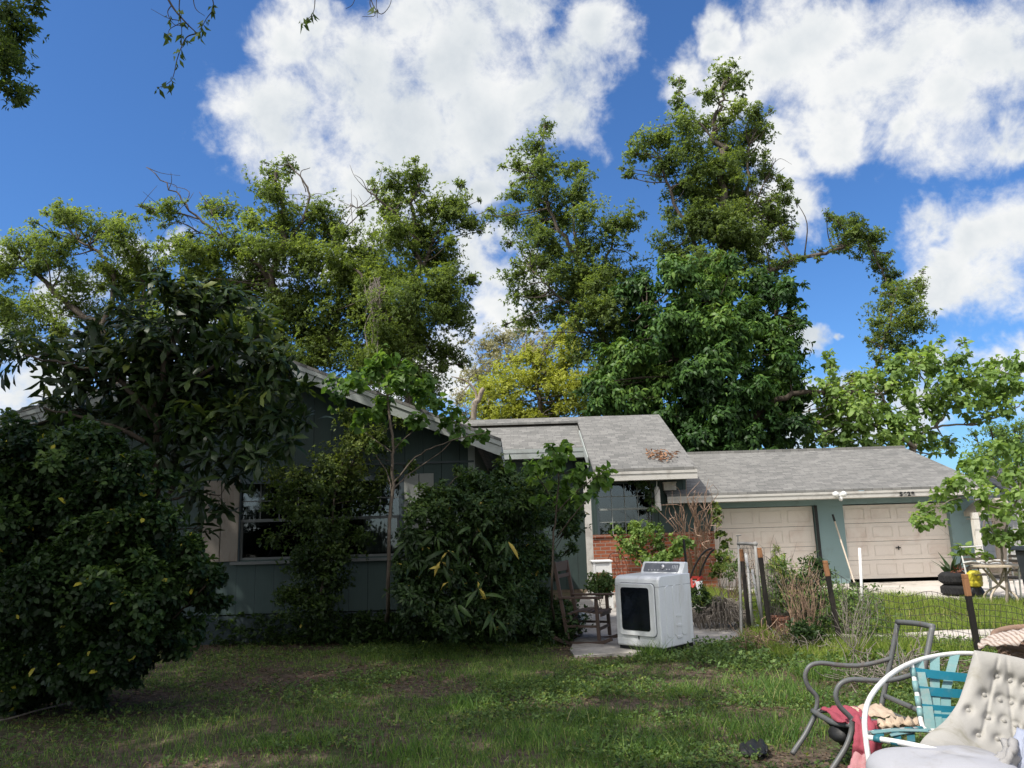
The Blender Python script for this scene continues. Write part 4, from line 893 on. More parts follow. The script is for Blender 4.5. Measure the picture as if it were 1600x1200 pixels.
twig([(585,-30,6),(578,5,6),(586,24,6),(566,26,6)], 0.005, 0.002, ()); twig([(575,-20,6),(583,8,6),(596,22,6),(610,6,6),(612,-20,6)], 0.005, 0.002, (.3,)); twig([(560,-25,6),(552,5,6),(540,14,6)], 0.004, 0.002, ()); twig([(590,-25,6),(588,10,6),(590,28,6)], 0.004, 0.002, ())
mb.build('trunk', MAT['bark'], oroot, smooth=True)
leaf_mesh('crown', *a, MAT['oak'], oroot)
clusters.append((tw, tl))
for tw, tl in clusters:
    two = tw.build('hanging_twig', MAT['stem'], oroot)
    if tl[0]:
        q = rosettes(np.array(tl[0]), nrm(np.array(tl[1])), np.array(tl[2]), 5, 0.085, orng, 0.9, 0.5, 0.4); leaf_mesh('twig_leaves', *q, MAT['oak'], two)

# ------------------------------------------------------------------ shrubs and small trees in front of the house
def gbase(u, v): 
    p = G(u, v); return (p[0], p[1], float(gz(p[0], p[1])))
plant('hedge_bush', 'large rounded dark hedge bush filling the left edge of the lawn', 'bush', 7.6,
 [(40,722,62),(120,715,62),(180,738,46),(200,785,50),(40,800,90),(150,800,90),(220,855,56),(285,905,42),(312,930,22),(40,890,90),(140,890,90),(225,925,64),(265,970,44),(60,960,80),(150,975,70),(215,1000,46),(10,722,34),(80,708,32),(238,815,24),(285,872,22),(150,1030,40,),(100,1040,44),(200,1040,30),(20,1060,50),(255,748,14),(215,722,16),(300,848,15),(335,902,13),(345,938,11),(120,688,16),(40,690,16),(178,700,14),(205,825,56),(150,755,60),(235,870,44),(100,770,60),(70,1075,40),(140,1075,30),(0,760,70),(0,860,80),(0,960,60)],
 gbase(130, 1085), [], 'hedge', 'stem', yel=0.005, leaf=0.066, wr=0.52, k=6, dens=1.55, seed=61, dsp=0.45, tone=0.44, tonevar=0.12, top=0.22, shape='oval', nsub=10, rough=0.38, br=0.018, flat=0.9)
plant('magnolia_tree', 'dark large leaved magnolia spreading across the gable peak', 'tree', 9.6,
 [(310,452,34),(262,470,44),(360,472,36),(402,500,36),(205,495,40),(322,522,56),(250,545,56),(160,535,44),(100,545,40),(55,560,38),(22,545,16),(185,592,54),(80,632,30),(60,655,22),(400,560,44),(350,580,52),(282,622,54),(205,652,54),(428,605,24),(408,650,24),(330,665,44),(440,655,18),(480,662,10),(392,712,18),(300,765,26),(345,780,20),(310,825,16),(270,722,34),(240,600,50),(140,570,44),(345,640,40),(130,640,36),(260,680,44),(370,530,44),(225,530,44),(300,490,40),(410,530,32),(320,600,44),(160,680,40),(110,590,26),(410,700,14),(370,745,14),(430,560,26),(452,592,20),(360,700,26),(400,680,22),(420,720,16),(450,690,16),(470,620,20),(440,640,24),(380,640,36),(335,720,28),(420,590,30),(205,560,40),(290,560,44)],
 gbase(255, 1010), [('base', [(250,860,0),(242,720,0),(248,620,0),(270,540,0),(310,480,0)], (0.075, 0.02)), ('l', [(262,860,.2),(268,760,.2),(300,680,.2),(350,640,.2),(400,640,.2)], (0.05, 0.012)), ('l', [(246,660,0),(190,600,-.2),(110,570,-.3),(40,555,-.3)], (0.045, 0.010)), ('l', [(246,700,0),(160,660,-.2),(70,640,-.3)], (0.04, 0.010)), ('l', [(268,740,.2),(320,720,.2),(395,706,.2)], (0.025, 0.006)), ('l', [(270,780,.2),(310,770,.2),(345,775,.2)], (0.02, 0.006)), ('l', [(250,620,0),(340,570,.2),(410,520,.3)], (0.04, 0.01)), ('l', [(330,660,.2),(400,660,.2),(478,664,.2)], (0.02, 0.005))],
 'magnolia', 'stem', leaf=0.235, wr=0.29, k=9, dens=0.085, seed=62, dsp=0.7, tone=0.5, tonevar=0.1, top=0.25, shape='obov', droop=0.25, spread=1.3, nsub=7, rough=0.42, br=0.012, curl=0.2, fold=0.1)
plant('climbing_shrub', 'thin twiggy vine climbing in front of the wide gable window', 'vine', 11.3,
 [(560,690,36),(522,720,34),(500,762,36),(552,772,38),(590,690,24),(480,800,36),(522,832,40),(562,842,20),(470,872,36),(512,905,40),(480,935,36),(600,742,18),(582,780,12),(540,650,22),(625,660,14),(470,740,20),(450,770,20),(510,870,40),(430,840,16),(540,740,34),(640,730,12),(500,950,34),(450,930,26),(440,785,26),(430,740,22)],
 gbase(505, 985), [('base', [(500,940,0),(515,850,0),(525,760,0),(550,690,0)], (0.03, 0.008)), ('l', [(515,850,0),(480,800,0),(460,750,0)], (0.02, 0.006)), ('l', [(525,760,0),(570,700,0),(620,660,0)], (0.015, 0.004))],
 'vine', 'stem', leaf=0.05, wr=0.55, k=4, dens=1.1, seed=63, dsp=0.25, tone=0.5, top=0.55, shape='oval', nsub=12, br=0.006, rough=0.55)
plant('sapling', 'young broad leaved sapling with a bare pole stem by the gable window', 'sapling', 10.8,
 [(582,580,26),(552,600,22),(622,590,24),(652,610,24),(682,630,20),(530,622,18),(590,640,24),(560,652,18),(642,660,18),(700,648,20),(718,668,14),(760,680,14),(735,690,12),(600,560,20),(640,575,14),(520,600,12),(668,598,14),(690,670,10),(620,690,10),(585,700,8)],
 gbase(606, 978), [('base', [(606,940,0),(612,760,0),(612,680,0),(600,600,0),(592,570,0)], (0.035, 0.012)), ('l', [(612,760,0),(650,715,-.1),(700,690,-.1),(760,676,-.1)], (0.014, 0.005)), ('l', [(612,768,0),(640,740,.1),(690,705,.1),(720,670,.1)], (0.012, 0.004)), ('l', [(612,706,0),(590,690,.1),(570,675,.1)], (0.010, 0.004)), ('l', [(612,706,0),(632,685,-.1),(648,672,-.1)], (0.010, 0.004)), ('l', [(604,620,0),(580,605,0),(570,590,0)], (0.010, 0.004)), ('l', [(604,620,0),(625,603,0),(650,590,0)], (0.010, 0.004)), ('l', [(612,770,0),(605,740,.1),(580,700,.1)], (0.012, 0.004)), ('l', [(628,880,0),(660,820,-.3),(700,760,-.3),(720,740,-.3)], (0.012, 0.005))],
 'sapling', 'stem_mid', leaf=0.098, wr=0.85, k=3, dens=0.19, seed=64, dsp=0.3, tone=0.5, top=0.2, shape='heart', droop=0.5, spread=1.2, br=0.006, nsub=5, rough=0.55, twigs=False)
plant('overgrown_bush', 'broad overgrown dark bush with yellowing leaves between the wing corner and the rocking chair', 'bush', 10.4,
 [(682,802,44),(740,790,46),(800,802,46),(848,806,40,1.2),(890,822,20,1.9),(652,852,36),(700,862,56),(770,862,64),(826,872,44,1.0),(852,890,24,1.4),(652,920,44),(720,930,54),(800,942,54),(830,950,30,.9),(702,965,34),(780,965,34),(740,752,22),(715,738,10),(690,770,20),(650,800,20),(825,780,24),(844,930,20,1.2),(640,890,30),(760,820,50),(808,910,44,.6),(680,900,40),(893,856,11,2.2),(640,960,24),(760,770,24),(868,800,34,1.4),(890,782,22,1.8),(830,760,32,1.0),(860,770,28,1.4),(780,745,22,.5),(896,808,18,2.2),(800,758,36,.6),(845,735,18,1.4),(905,800,12,2.6)],
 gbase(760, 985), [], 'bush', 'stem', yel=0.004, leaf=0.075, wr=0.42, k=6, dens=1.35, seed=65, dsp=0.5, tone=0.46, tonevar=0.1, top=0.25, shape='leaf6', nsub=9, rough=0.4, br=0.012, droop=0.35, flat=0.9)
# long strappy ginger leaves hanging in that bush
rng = np.random.default_rng(66); tp = []; td_ = []
for (u, v) in ((700,860),(720,850),(690,880),(735,870),(705,900),(760,900),(745,830),(770,960),(655,870),(640,850),(745,920),(680,840),(790,850),(710,940)):
    tp.append(P(u, v, 9.75)); td_.append((rng.normal(0, .3), -0.6, 0.2))
q = list(rosettes(np.array(tp), nrm(np.array(td_)), rng.uniform(0.4, 0.8, len(tp)), 5, 0.24, rng, 1.2, 0.9, 0.22)); q[5] = np.where(rng.random(len(q[5])) < 0.08, 1.0, q[5]*0.9)
gr_ = empty('ginger_plant', gbase(720, 992), 'long drooping strap leaves, some yellow, on the face of the overgrown bush', 'plant')
mb = MB()
for p in tp: mb.tube(catmull([np.array(gr_.location), (np.array(gr_.location)+p)/2 + np.array([rng.normal(0,.1), 0.25, 0.1]), p], 4), 0.008, 5)
mb.build('stem', MAT['stem'], gr_); leaf_mesh('leaf_blades', *q, MAT['bush'], gr_, 'leaf6', 0.12, 0.3)
plant('sapling', 'bright broad leaved sapling in front of the white porch post', 'sapling', 9.9,
 [(870,722,26),(850,752,16),(900,738,28),(935,746,20),(880,772,20),(910,778,14),(948,750,10),(860,700,14),(880,700,16),(845,735,12),(925,770,12),(855,780,14),(828,728,12),(800,720,10)],
 gbase(868, 985), [('base', [(862,930,0),(866,830,0),(872,770,0),(872,715,0)], (0.02, 0.008)), ('l', [(870,800,0),(905,765,-.1),(945,735,-.1)], (0.010, 0.004)), ('l', [(870,790,0),(850,760,.1),(830,730,.1)], (0.010, 0.004)), ('l', [(870,840,0),(900,800,-.2),(920,780,-.2)], (0.010, 0.004))],
 'sapling', 'stem', leaf=0.10, wr=0.78, k=4, dens=0.15, seed=67, dsp=0.25, tone=0.62, top=0.15, shape='heart', droop=0.45, spread=1.15, br=0.005, nsub=5, rough=0.5, twigs=False)
plant('sapling', 'light green young tree overhanging the round table and trash bin', 'sapling', 13.4,
 [(1470,772,16),(1455,802,20),(1440,815,13),(1482,790,14),(1500,752,20),(1530,742,24),(1562,732,24),(1592,742,22),(1540,772,20),(1572,800,24),(1592,832,20),(1552,832,20),(1582,770,18),(1545,802,10),(1512,862,9),(1520,720,18),(1555,700,18),(1590,700,20),(1485,755,12),(1430,812,8),(1462,820,10),(1570,850,14),(1535,865,8),(1600,800,20)],
 gbase(1572, 950), [('base', [(1572,900,0),(1566,850,0),(1585,790,0),(1598,740,0)], (0.03, 0.012)), ('l', [(1580,800,0),(1545,790,-.1),(1500,778,-.1),(1450,800,-.2)], (0.015, 0.005)), ('l', [(1588,770,0),(1550,745,.2),(1500,745,.2)], (0.015, 0.005)), ('l', [(1566,860,0),(1545,820,.2),(1530,790,.2)], (0.012, 0.005)), ('l', [(1570,880,0),(1530,870,.2),(1510,862,.2)], (0.010, 0.004))],
 'light_pale', 'stem_pale', leaf=0.12, wr=0.62, k=5, dens=0.24, seed=68, dsp=0.4, tone=0.4, shape='oval', droop=0.45, spread=1.2, br=0.006, nsub=6, rough=0.5, twigs=False)
plant('garden_shrub', 'bright yellow green shrub in front of the brick porch wall', 'shrub', 15.4,
 [(998,842,24),(968,830,11),(1028,850,17),(980,860,15),(1016,824,14),(1044,868,10),(990,822,10),(1005,868,14),(972,846,10),(1030,828,9)],
 gbase(1010, 905), [('base', [(1005,885,0),(1000,860,0)], (0.03, 0.012))], 'light', 'stem', leaf=0.055, wr=0.6, k=6, dens=1.8, seed=69, dsp=0.3, tone=0.55, shape='oval', br=0.01)
plant('potted_vine', 'pale leaved vine trailing behind the dryer controls', 'vine', 14.2,
 [(1052,862,14),(1070,850,10),(1040,880,12),(1010,878,12),(1030,872,12),(1058,845,8)], gbase(1040, 925), [], 'light', 'stem', leaf=0.08, wr=0.7, k=5, dens=1.0, seed=70, dsp=0.2, tone=0.6, shape='heart', br=0.008)
plant('pot_plant', 'small dense green plant beside the rocking chair in front of the white chest', 'plant', 13.0,
 [(938,905,18),(928,918,14),(950,915,14),(940,925,14)], gbase(940, 955), [], 'weed', 'stem', leaf=0.045, wr=0.6, k=5, dens=2.5, seed=71, dsp=0.2, tone=0.35, shape='oval', br=0.006)
plant('hanging_fern', 'dark hanging vine in the porch corner beside the white wind chime', 'vine', 16.6,
 [(1012,768,10),(1018,782,9),(1008,755,10),(1020,795,7),(1000,752,7),(985,752,6)], tuple(P(1014, 740, 16.6)), [], 'bush', 'stem', leaf=0.07, wr=0.5, k=5, dens=2.0, seed=72, dsp=0.1, tone=0.6, shape='leaf6', droop=0.9, br=0.006)
plant('wall_ivy', 'ivy strand climbing the corner of the brick wall beside the garage door', 'vine', 16.6,
 [(1117,800,9),(1122,815,9),(1126,835,8),(1118,790,7),(1130,850,9),(1122,868,10),(1130,880,10),(1120,890,12)], gbase(1120, 918), [], 'vine', 'stem', leaf=0.07, wr=0.7, k=5, dens=1.6, seed=73, dsp=0.1, tone=0.7, shape='heart', br=0.006)
# purple and dark green ground cover below the gable wall
rng = np.random.default_rng(74)
def cover(name, pts, n, L, mat, seed, h=0.25, wr=0.5, tone=0.5, shape='leaf6', dy=0.5, k=5, label=None):
    rg = np.random.default_rng(seed); T = []
    for (u, v, r) in pts:
        g = G(u, v); nn = int(n*r*r/400); R = r*g[1]/FPX
        T.append(np.stack([g[0] + rg.normal(0, R*0.6, nn), g[1] + rg.normal(0, dy*0.5, nn), gz(g[0], g[1]) + h*rg.uniform(0, 1, nn)**1.3], 1))
    T = np.concatenate(T); A = rosettes(T, nrm(rg.normal(0, .5, T.shape) + np.array([0, 0, 0.8])), tone + rg.normal(0, .12, len(T)), k, L, rg, 1.2, 0.15, wr)
    return tag(leaf_mesh(name, *A, MAT[mat], None, shape), kind='stuff')
cover('ground_cover', [(u, 985 + 6*math.sin(u*.05), 30) for u in range(330, 900, 22)] + [(u, 1003, 24) for u in range(360, 900, 26)], 130, 0.07, 'bush', 75, 0.42, 0.5, 0.45)
cover('purple_ground_cover', [(520,988,24),(560,990,24),(600,992,26),(640,990,26),(660,985,30),(690,988,26),(480,985,18),(630,978,24)], 46, 0.07, 'purple', 76, 0.34, 0.5, 0.5)
cover('tall_weeds', [(u, v, 26) for u in range(1205, 1360, 14) for v in (962, 985)] + [(u, v, 20) for u in range(1200, 1300, 14) for v in (930, 945)] , 44, 0.06, 'weed', 77, 0.5, 0.4, 0.42)
cover('lawn_weeds', [(u, v, 22) for u in range(1090, 1500, 24) for v in (1015, 1040)] + [(u, 1026, 16) for u in range(1085, 1190, 16)], 22, 0.05, 'weed', 78, 0.13, 0.55, 0.4)
for i, (lab, cl, seed, mt) in enumerate((
  ('yellowish leafy weed clump standing right of the pipe frame', [(1232,905,22),(1220,880,18),(1245,930,22),(1225,930,16)], 80, 'weed'),
  ('dark leggy shrub just left of the leaning orange topped stake', [(1262,905,20),(1280,890,16),(1258,930,22),(1275,950,22),(1265,878,12)], 81, 'bush'),
  ('green bushy weed at the foot of the left fence stake', [(1300,965,24),(1330,960,20),(1320,935,14),(1345,975,20)], 82, 'weed'),
  ('sprawling weed clump beside the old path strip', [(1270,990,22),(1250,985,18),(1285,1010,20)], 83, 'bush'),
  ('tall straggly weed in front of the left garage door', [(1140,870,10),(1150,885,14),(1205,885,14),(1215,862,10),(1135,895,12)], 84, 'weed'))):
    plant('weed_clump', lab, 'weed', [11.2, 11.4, 10.4, 10.0, 13.0][i], cl, gbase(cl[0][0], [985,985,1000,1010,940][i]), [], mt, 'straw', group='weed clumps in the garden bed', leaf=0.065, wr=0.38, k=5, dens=1.0, seed=seed, dsp=0.25, tone=0.55, shape='leaf6', br=0.006, rough=0.6)
STALKS = True
# dry bare shrub by the garage corner
def atg0(u, v, Y):
    p = P(u, v, Y); p[2] = float(gz(p[0], p[1])); return p
def dry_branches(name, label, cat, base, targets, mat, r=0.012, seed=1, sub=4, spread=0.25):
    rg = np.random.default_rng(seed); root = empty(name, base, label, cat); mb_ = MB(); b = np.array(base, float)
    for tg in targets:
        tg = np.array(tg, float); L = np.linalg.norm(tg-b); mid = (b+tg)/2 + rg.normal(0, spread*0.25, 3)*L + np.array([0, 0, 0.08*L])
        c = catmull([b + rg.normal(0, .03, 3)*np.array([1, 1, 0]), mid, tg], 6); mb_.tube(c, np.linspace(r, r*0.3, len(c)), 5)
        for k in range(sub):
            i = rg.integers(len(c)//3, len(c)); e = c[i] + (tg-b)*rg.uniform(0.1, 0.3) + rg.normal(0, spread, 3)*0.6*L*0.35
            mb_.tube(catmull([c[i], (c[i]+e)/2 + rg.normal(0, .04, 3)*L, e], 3), np.linspace(r*0.5, r*0.2, 7), 4)
    mb_.build('branches', mat, root, recalc=False); return root
dry_branches('dry_shrub', 'tall dry leafless shrub against the brick beside the garage door', 'dead shrub', gbase(1088, 925), [P(u, v, 15.2) for u, v in ((1062,792),(1075,788),(1085,795),(1098,800),(1112,812),(1056,800),(1070,800),(1105,800),(1094,820),(1118,830),(1080,786),(1066,810),(1090,790),(1102,790),(1115,795),(1050,820),(1085,830),(1108,845))], MAT['dry_twig_pale'], 0.015, 91, 6)
for i, (u, v, Yd, h, lab) in enumerate(((1262, 975, 10.3, 55, 'short tan dry stalks beside the leaning orange topped stake'), (1225, 960, 12.2, 70, 'tan dry stalks behind the terracotta planter'), (1245, 985, 10.6, 80, 'fan of tall tan dry stalks left of the leaning stake'), (1205, 975, 11.6, 95, 'tall tan dry stalks behind the leaning white pipe'), (1140, 945, 13.0, 60, 'pale dry stalks in front of the left garage door near the brick corner'), (1330, 1010, 9.4, 60, 'low dry yellow stalks leaning over the old path strip'))):
    rg_ = np.random.default_rng(500+i)
    dry_branches('dry_stalks', lab, 'dead plant', atg0(u, v, Yd), [P(u + rg_.uniform(-38, 38), v - 20 - h*rg_.uniform(0.4, 1), Yd + rg_.uniform(-.3, .3)) for _ in range(15)], MAT['straw' if i % 2 else 'twig'], 0.0065, 510+i, 5, 0.3)["group"] = 'dry stalks in the garden bed'
rng = np.random.default_rng(92); segs = []
bc = np.array(gbase(1132, 985))
for k in range(420):
    a = rng.uniform(0, 6.283); r = rng.uniform(0, 1)**0.6*0.42; h = 0.62*(1-(r/0.5)**2)*rng.uniform(0.75, 1.1)
    p0 = bc + np.array([0.3*r*math.cos(a), 0.3*r*math.sin(a), 0.75*h]); p2 = bc + np.array([1.05*r*math.cos(a) + rng.normal(0,.04), r*math.sin(a), max(0.02, h*rng.uniform(0, 0.7))])
    segs.append(([p0, (p0+p2)/2 + np.array([0.4*r*math.cos(a), 0.3*r*math.sin(a), 0.10]), p2], rng.uniform(0.003, 0.006)))
tangle('brush_pile', 'domed heap of grey brown dead brush left of the pipe frame', 'brush pile', segs, MAT['straw'], base=bc)
for (nm_lab, u, v, seed, n_, sz) in (('bleached root tangle on the ground right of the pipe frame', 1262, 1022, 93, 150, 0.32), ('dry brown twig heap at the edge of the patio below the pipe frame', 1205, 1018, 94, 170, 0.36), ('straggly dead stems behind the grey chair', 1400, 1070, 97, 170, 0.4)):
    rng = np.random.default_rng(seed); bc = np.array(gbase(u, v)); segs = []
    for k in range(n_):
        p = bc + np.array([rng.normal(0, sz*0.6), rng.normal(0, sz*0.5), abs(rng.normal(0, sz*0.28))]); d = rng.normal(0, sz*0.35, 3); d[2] = abs(d[2])
        segs.append(([p, p + d*0.5 + rng.normal(0, .03, 3), p + d], rng.uniform(0.0025, 0.006)))
    tangle('brush_pile', nm_lab, 'brush pile', segs, MAT['straw' if seed != 94 else 'twig'], base=bc)
# ------------------------------------------------------------------ things in the yard
MAT['enamel'] = paint('white_enamel', (0.73, 0.75, 0.76), (0.36, 0.32, 0.26), 0.38, 3.4, 0.28, 0.0005, 0.5, streak=True)
MAT['smoke'] = paint('smoked_glass', (0.006, 0.008, 0.012), (0.02, 0.02, 0.02), 0.1, 5, 0.06, 0.0, 0.6)
MAT['panel'] = paint('console_grey', (0.13, 0.14, 0.16), (0.3, 0.3, 0.3), 0.2, 12, 0.35)
MAT['chrome'] = paint('dull_chrome', (0.55, 0.55, 0.55), (0.2, 0.2, 0.2), 0.2, 10, 0.3, 0, 0.5, 0.7)
MAT['brown_wood'] = paint('brown_stained_wood', (0.085, 0.058, 0.047), (0.045, 0.034, 0.028), 0.5, 4, 0.6, 0.002, 0.3)
MAT['grey_metal'] = paint('grey_powder_coat', (0.115, 0.12, 0.12), (0.10, 0.065, 0.045), 0.6, 16, 0.45, 0.0008, 0.4)
MAT['white_tube'] = paint('white_tube_paint', (0.70, 0.69, 0.66), (0.30, 0.25, 0.19), 0.45, 9, 0.4, 0.0006, 0.4)
MAT['strap'] = paint('faded_teal_strap', (0.17, 0.31, 0.31), (0.30, 0.31, 0.28), 0.85, 7, 0.5, 0.001, 0.4)
MAT['strap_blue'] = paint('blue_strap', (0.025, 0.25, 0.36), (0.17, 0.29, 0.31), 0.55, 9, 0.5, 0.001, 0.4)
MAT['strap_dark'] = paint('dark_teal_strap', (0.02, 0.13, 0.16), (0.1, 0.2, 0.2), 0.5, 9, 0.5, 0.001, 0.4)
MAT['cushion'] = paint('stained_cushion_fabric', (0.37, 0.355, 0.325), (0.19, 0.175, 0.115), 1.0, 4.5, 0.9, 0.001, 0.15, streak=True, fine=220)
MAT['seat_cushion'] = paint('grey_cushion_fabric', (0.36, 0.362, 0.385), (0.22, 0.205, 0.17), 0.7, 5.0, 0.85, 0.001, 0.15, fine=220)
MAT['red_cloth'] = paint('faded_red_cloth', (0.34, 0.075, 0.10), (0.22, 0.04, 0.055), 0.6, 9, 0.95, 0.003, 0.1, fine=180)
MAT['pink_cloth'] = paint('pink_dusty_cloth', (0.42, 0.20, 0.21), (0.5, 0.4, 0.36), 0.7, 9, 0.95, 0.003, 0.1, fine=180)
MAT['beige_cloth'] = paint('beige_cloth', (0.56, 0.44, 0.33), (0.32, 0.22, 0.15), 0.5, 12, 0.95, 0.003, 0.1, fine=180)
MAT['blue_cloth'] = paint('pale_blue_cloth', (0.34, 0.37, 0.46), (0.3, 0.3, 0.33), 0.4, 8, 0.95, 0.003, 0.1, fine=180)
MAT['grey_cloth'] = paint('off_white_cloth', (0.32, 0.31, 0.30), (0.26, 0.24, 0.22), 0.5, 8, 0.95, 0.003, 0.1, fine=180)
MAT['rubber'] = paint('old_rubber', (0.022, 0.022, 0.023), (0.07, 0.065, 0.06), 0.5, 6, 0.85, 0.003, 0.2)
MAT['yellow'+'_p'] = paint('yellow_plastic', (0.50, 0.42, 0.03), (0.22, 0.18, 0.05), 0.4, 10, 0.45)
MAT['bin'] = paint('dark_bin_plastic', (0.022, 0.028, 0.036), (0.08, 0.08, 0.075), 0.4, 6, 0.5)
MAT['rust'] = paint('rusty_iron', (0.16, 0.055, 0.035), (0.06, 0.03, 0.022), 0.6, 14, 0.8, 0.002, 0.2)
MAT['orange_wood'] = paint('split_orange_wood', (0.30, 0.15, 0.075), (0.07, 0.035, 0.02), 0.9, 22, 0.85, 0.003, 0.15, streak=True)
MAT['black_wood'] = paint('blackened_wood', (0.022, 0.02, 0.018), (0.10, 0.085, 0.07), 0.5, 10, 0.85, 0.003, 0.15, streak=True)
MAT['pvc'] = paint('dirty_pvc', (0.27, 0.265, 0.25), (0.12, 0.105, 0.085), 0.75, 9, 0.6, 0.001, 0.3)
MAT['pvc_clean'] = paint('white_pvc', (0.70, 0.69, 0.66), (0.4, 0.36, 0.3), 0.3, 6, 0.5)
MAT['wire'] = paint('dark_wire', (0.035, 0.032, 0.03), (0.13, 0.06, 0.035), 0.6, 10, 0.7)
MAT['red'] = paint('red_paint', (0.34, 0.03, 0.02), (0.2, 0.03, 0.02), 0.4, 9, 0.5)
MAT['pot'] = paint('pale_clay_pot', (0.42, 0.37, 0.30), (0.2, 0.16, 0.12), 0.5, 6, 0.8)
MAT['terracotta'] = paint('terracotta', (0.24, 0.11, 0.07), (0.12, 0.08, 0.06), 0.5, 6, 0.85)
MAT['beige_metal'] = paint('beige_metal', (0.50, 0.42, 0.32), (0.25, 0.18, 0.13), 0.4, 8, 0.5)
MAT['timber'] = paint('grey_timber', (0.17, 0.145, 0.12), (0.07, 0.055, 0.045), 0.6, 6, 0.9, 0.003, 0.15)
MAT['rock'] = paint('pale_rock', (0.38, 0.36, 0.33), (0.2, 0.19, 0.17), 0.5, 8, 0.9, 0.01, 0.2)
MAT['handle_pole'] = paint('pale_pole', (0.55, 0.47, 0.38), (0.3, 0.22, 0.15), 0.4, 6, 0.6)
MAT['wicker'] = paint('brown_wicker', (0.26, 0.17, 0.12), (0.10, 0.06, 0.04), 0.6, 40, 0.8, 0.004, 0.2, fine=90)
MAT['cream'] = paint('weathered_cream', (0.50, 0.45, 0.37), (0.26, 0.2, 0.15), 0.6, 4, 0.75)
MAT['peeling'] = paint('peeling_white', (0.62, 0.60, 0.54), (0.16, 0.13, 0.10), 0.9, 6, 0.8, 0.004, streak=True)
m = bpy.data.materials.new('striped_cloth'); t = nt(m); v = geopos(t); sx = t.nodes.new('ShaderNodeSeparateXYZ'); t.links.new(v, sx.inputs[0])
fr = math_(t, 'FRACT', math_(t, 'MULTIPLY', math_(t, 'ADD', sx.outputs[0], math_(t, 'MULTIPLY', sx.outputs[2], 0.6)), 28.0))
finish(t, mixc(t, maprange(t, fr, 0.55, 0.65), (0.44, 0.38, 0.33), (0.28, 0.21, 0.17)), 0.95, None); MAT['striped'] = m
m = bpy.data.materials.new('patterned_ceramic'); t = nt(m); v = geopos(t); vo = t.nodes.new('ShaderNodeTexVoronoi'); vo.inputs['Scale'].default_value = 16; t.links.new(v, vo.inputs['Vector'])
finish(t, mixc(t, maprange(t, vo.outputs['Distance'], 0.28, 0.34), (0.02, 0.03, 0.05), (0.36, 0.42, 0.46)), 0.3, None); MAT['ceramic'] = m

def rotz(a): return np.array([[math.cos(a), -math.sin(a), 0], [math.sin(a), math.cos(a), 0], [0, 0, 1]])
RX90 = np.array([[1, 0, 0], [0, 0, -1], [0, 1, 0.0]])
def rrect(x0, x1, z0, z1, r, n=5):
    out = []
    for cx, cz, a0 in ((x1-r, z1-r, 0), (x0+r, z1-r, 90), (x0+r, z0+r, 180), (x1-r, z0+r, 270)):
        for k in range(n+1):
            a = math.radians(a0 + 90*k/n); out.append((cx + r*math.cos(a), cz + r*math.sin(a)))
    return out

# --- clothes dryer
phi = -math.radians(45); W_, DP, HT = 0.69, 0.74, 0.93
corner = G(1035, 1022, 0.03); Rz = rotz(phi)
cen = corner - Rz @ np.array([W_/2, -DP/2, 0]); cen[2] = 0.035
dry = empty('clothes_dryer', cen, 'white front loading clothes dryer with dark door window standing on the patio edge', 'dryer', None, phi)
mb = MB(); y0, y1 = -DP/2, DP/2
prof = [(y0+0.02, 0.05), (y0, 0.07), (y0, HT-0.09), (y0+0.012, HT-0.04), (y0+0.05, HT-0.008), (y0+0.10, HT), (y1-0.06, HT+0.006), (y1, HT-0.002), (y1, 0.05)]
mb.add([(-W_/2, y, z) for y, z in prof] + [(W_/2, y, z) for y, z in prof], [tuple(range(len(prof)-1, -1, -1)), tuple(range(len(prof), 2*len(prof)))] + [(i, (i+1) % len(prof), len(prof)+(i+1) % len(prof), len(prof)+i) for i in range(len(prof))])
body = mb.build('body', MAT['enamel'], dry, False, bevel=0.014)
mb = MB(); mb.box2((-W_/2+0.015, y0+0.03, 0), (W_/2-0.015, y1-0.02, 0.052)); mb.build('plinth', MAT['dark'], dry, False)
for k in range(3):
    mb = MB(); mb.slab([(W_/2+0.001, a, b) for a, b in rrect(-0.24+k*0.165, -0.12+k*0.165, 0.17, 0.80, 0.05)], (0.006, 0, 0)); mb.build('side_rib', MAT['enamel'], dry, False, bevel=0.003)
for zz in (0.42, 0.30, 0.16):
    mb = MB(); mb.slab([(W_/2+0.0085, a, b) for a, b in rrect(-0.03, 0.09, zz-0.016, zz+0.016, 0.015)], (0.005, 0, 0)); mb.build('side_grip', MAT['enamel'], dry, False, bevel=0.002)
mb = MB(); mb.box2((-W_/2-0.0006, y0-0.001, HT-0.135), (W_/2+0.0012, y1-0.01, HT-0.131)); mb.build('top_seam', MAT['panel'], dry, False)
dr = MB(); dr.slab([(a, y0-0.001, b) for a, b in rrect(-0.275, 0.285, 0.19, 0.835, 0.05)], (0, -0.03, 0))
door = dr.build('door', MAT['enamel'], dry, False, bevel=0.008)
dw = MB(); dw.slab([(a, y0-0.0315, b) for a, b in rrect(-0.225, 0.215, 0.255, 0.785, 0.035)], (0, -0.006, 0)); dw.build('door_window', MAT['smoke'], door, False, bevel=0.002)
dg_ = MB(); dg_.slab([(a, y0-0.0004, b) for a, b in rrect(-0.283, 0.293, 0.182, 0.843, 0.056)], (0, -0.0006+0.0, 0)); dg_.build('door_gap', MAT['panel'], door, False)
dl = MB(); dl.box2((-0.0, y0-0.012, 0.145), (0.012, y0-0.001, 0.182)); dl.build('door_latch', MAT['black'], dry, False)
mb = MB(); yb = y1-0.17
cp_ = [(yb, HT-0.0), (yb+0.075, HT+0.135), (yb+0.10, HT+0.145), (y1-0.012, HT+0.14), (y1-0.012, HT-0.0)]
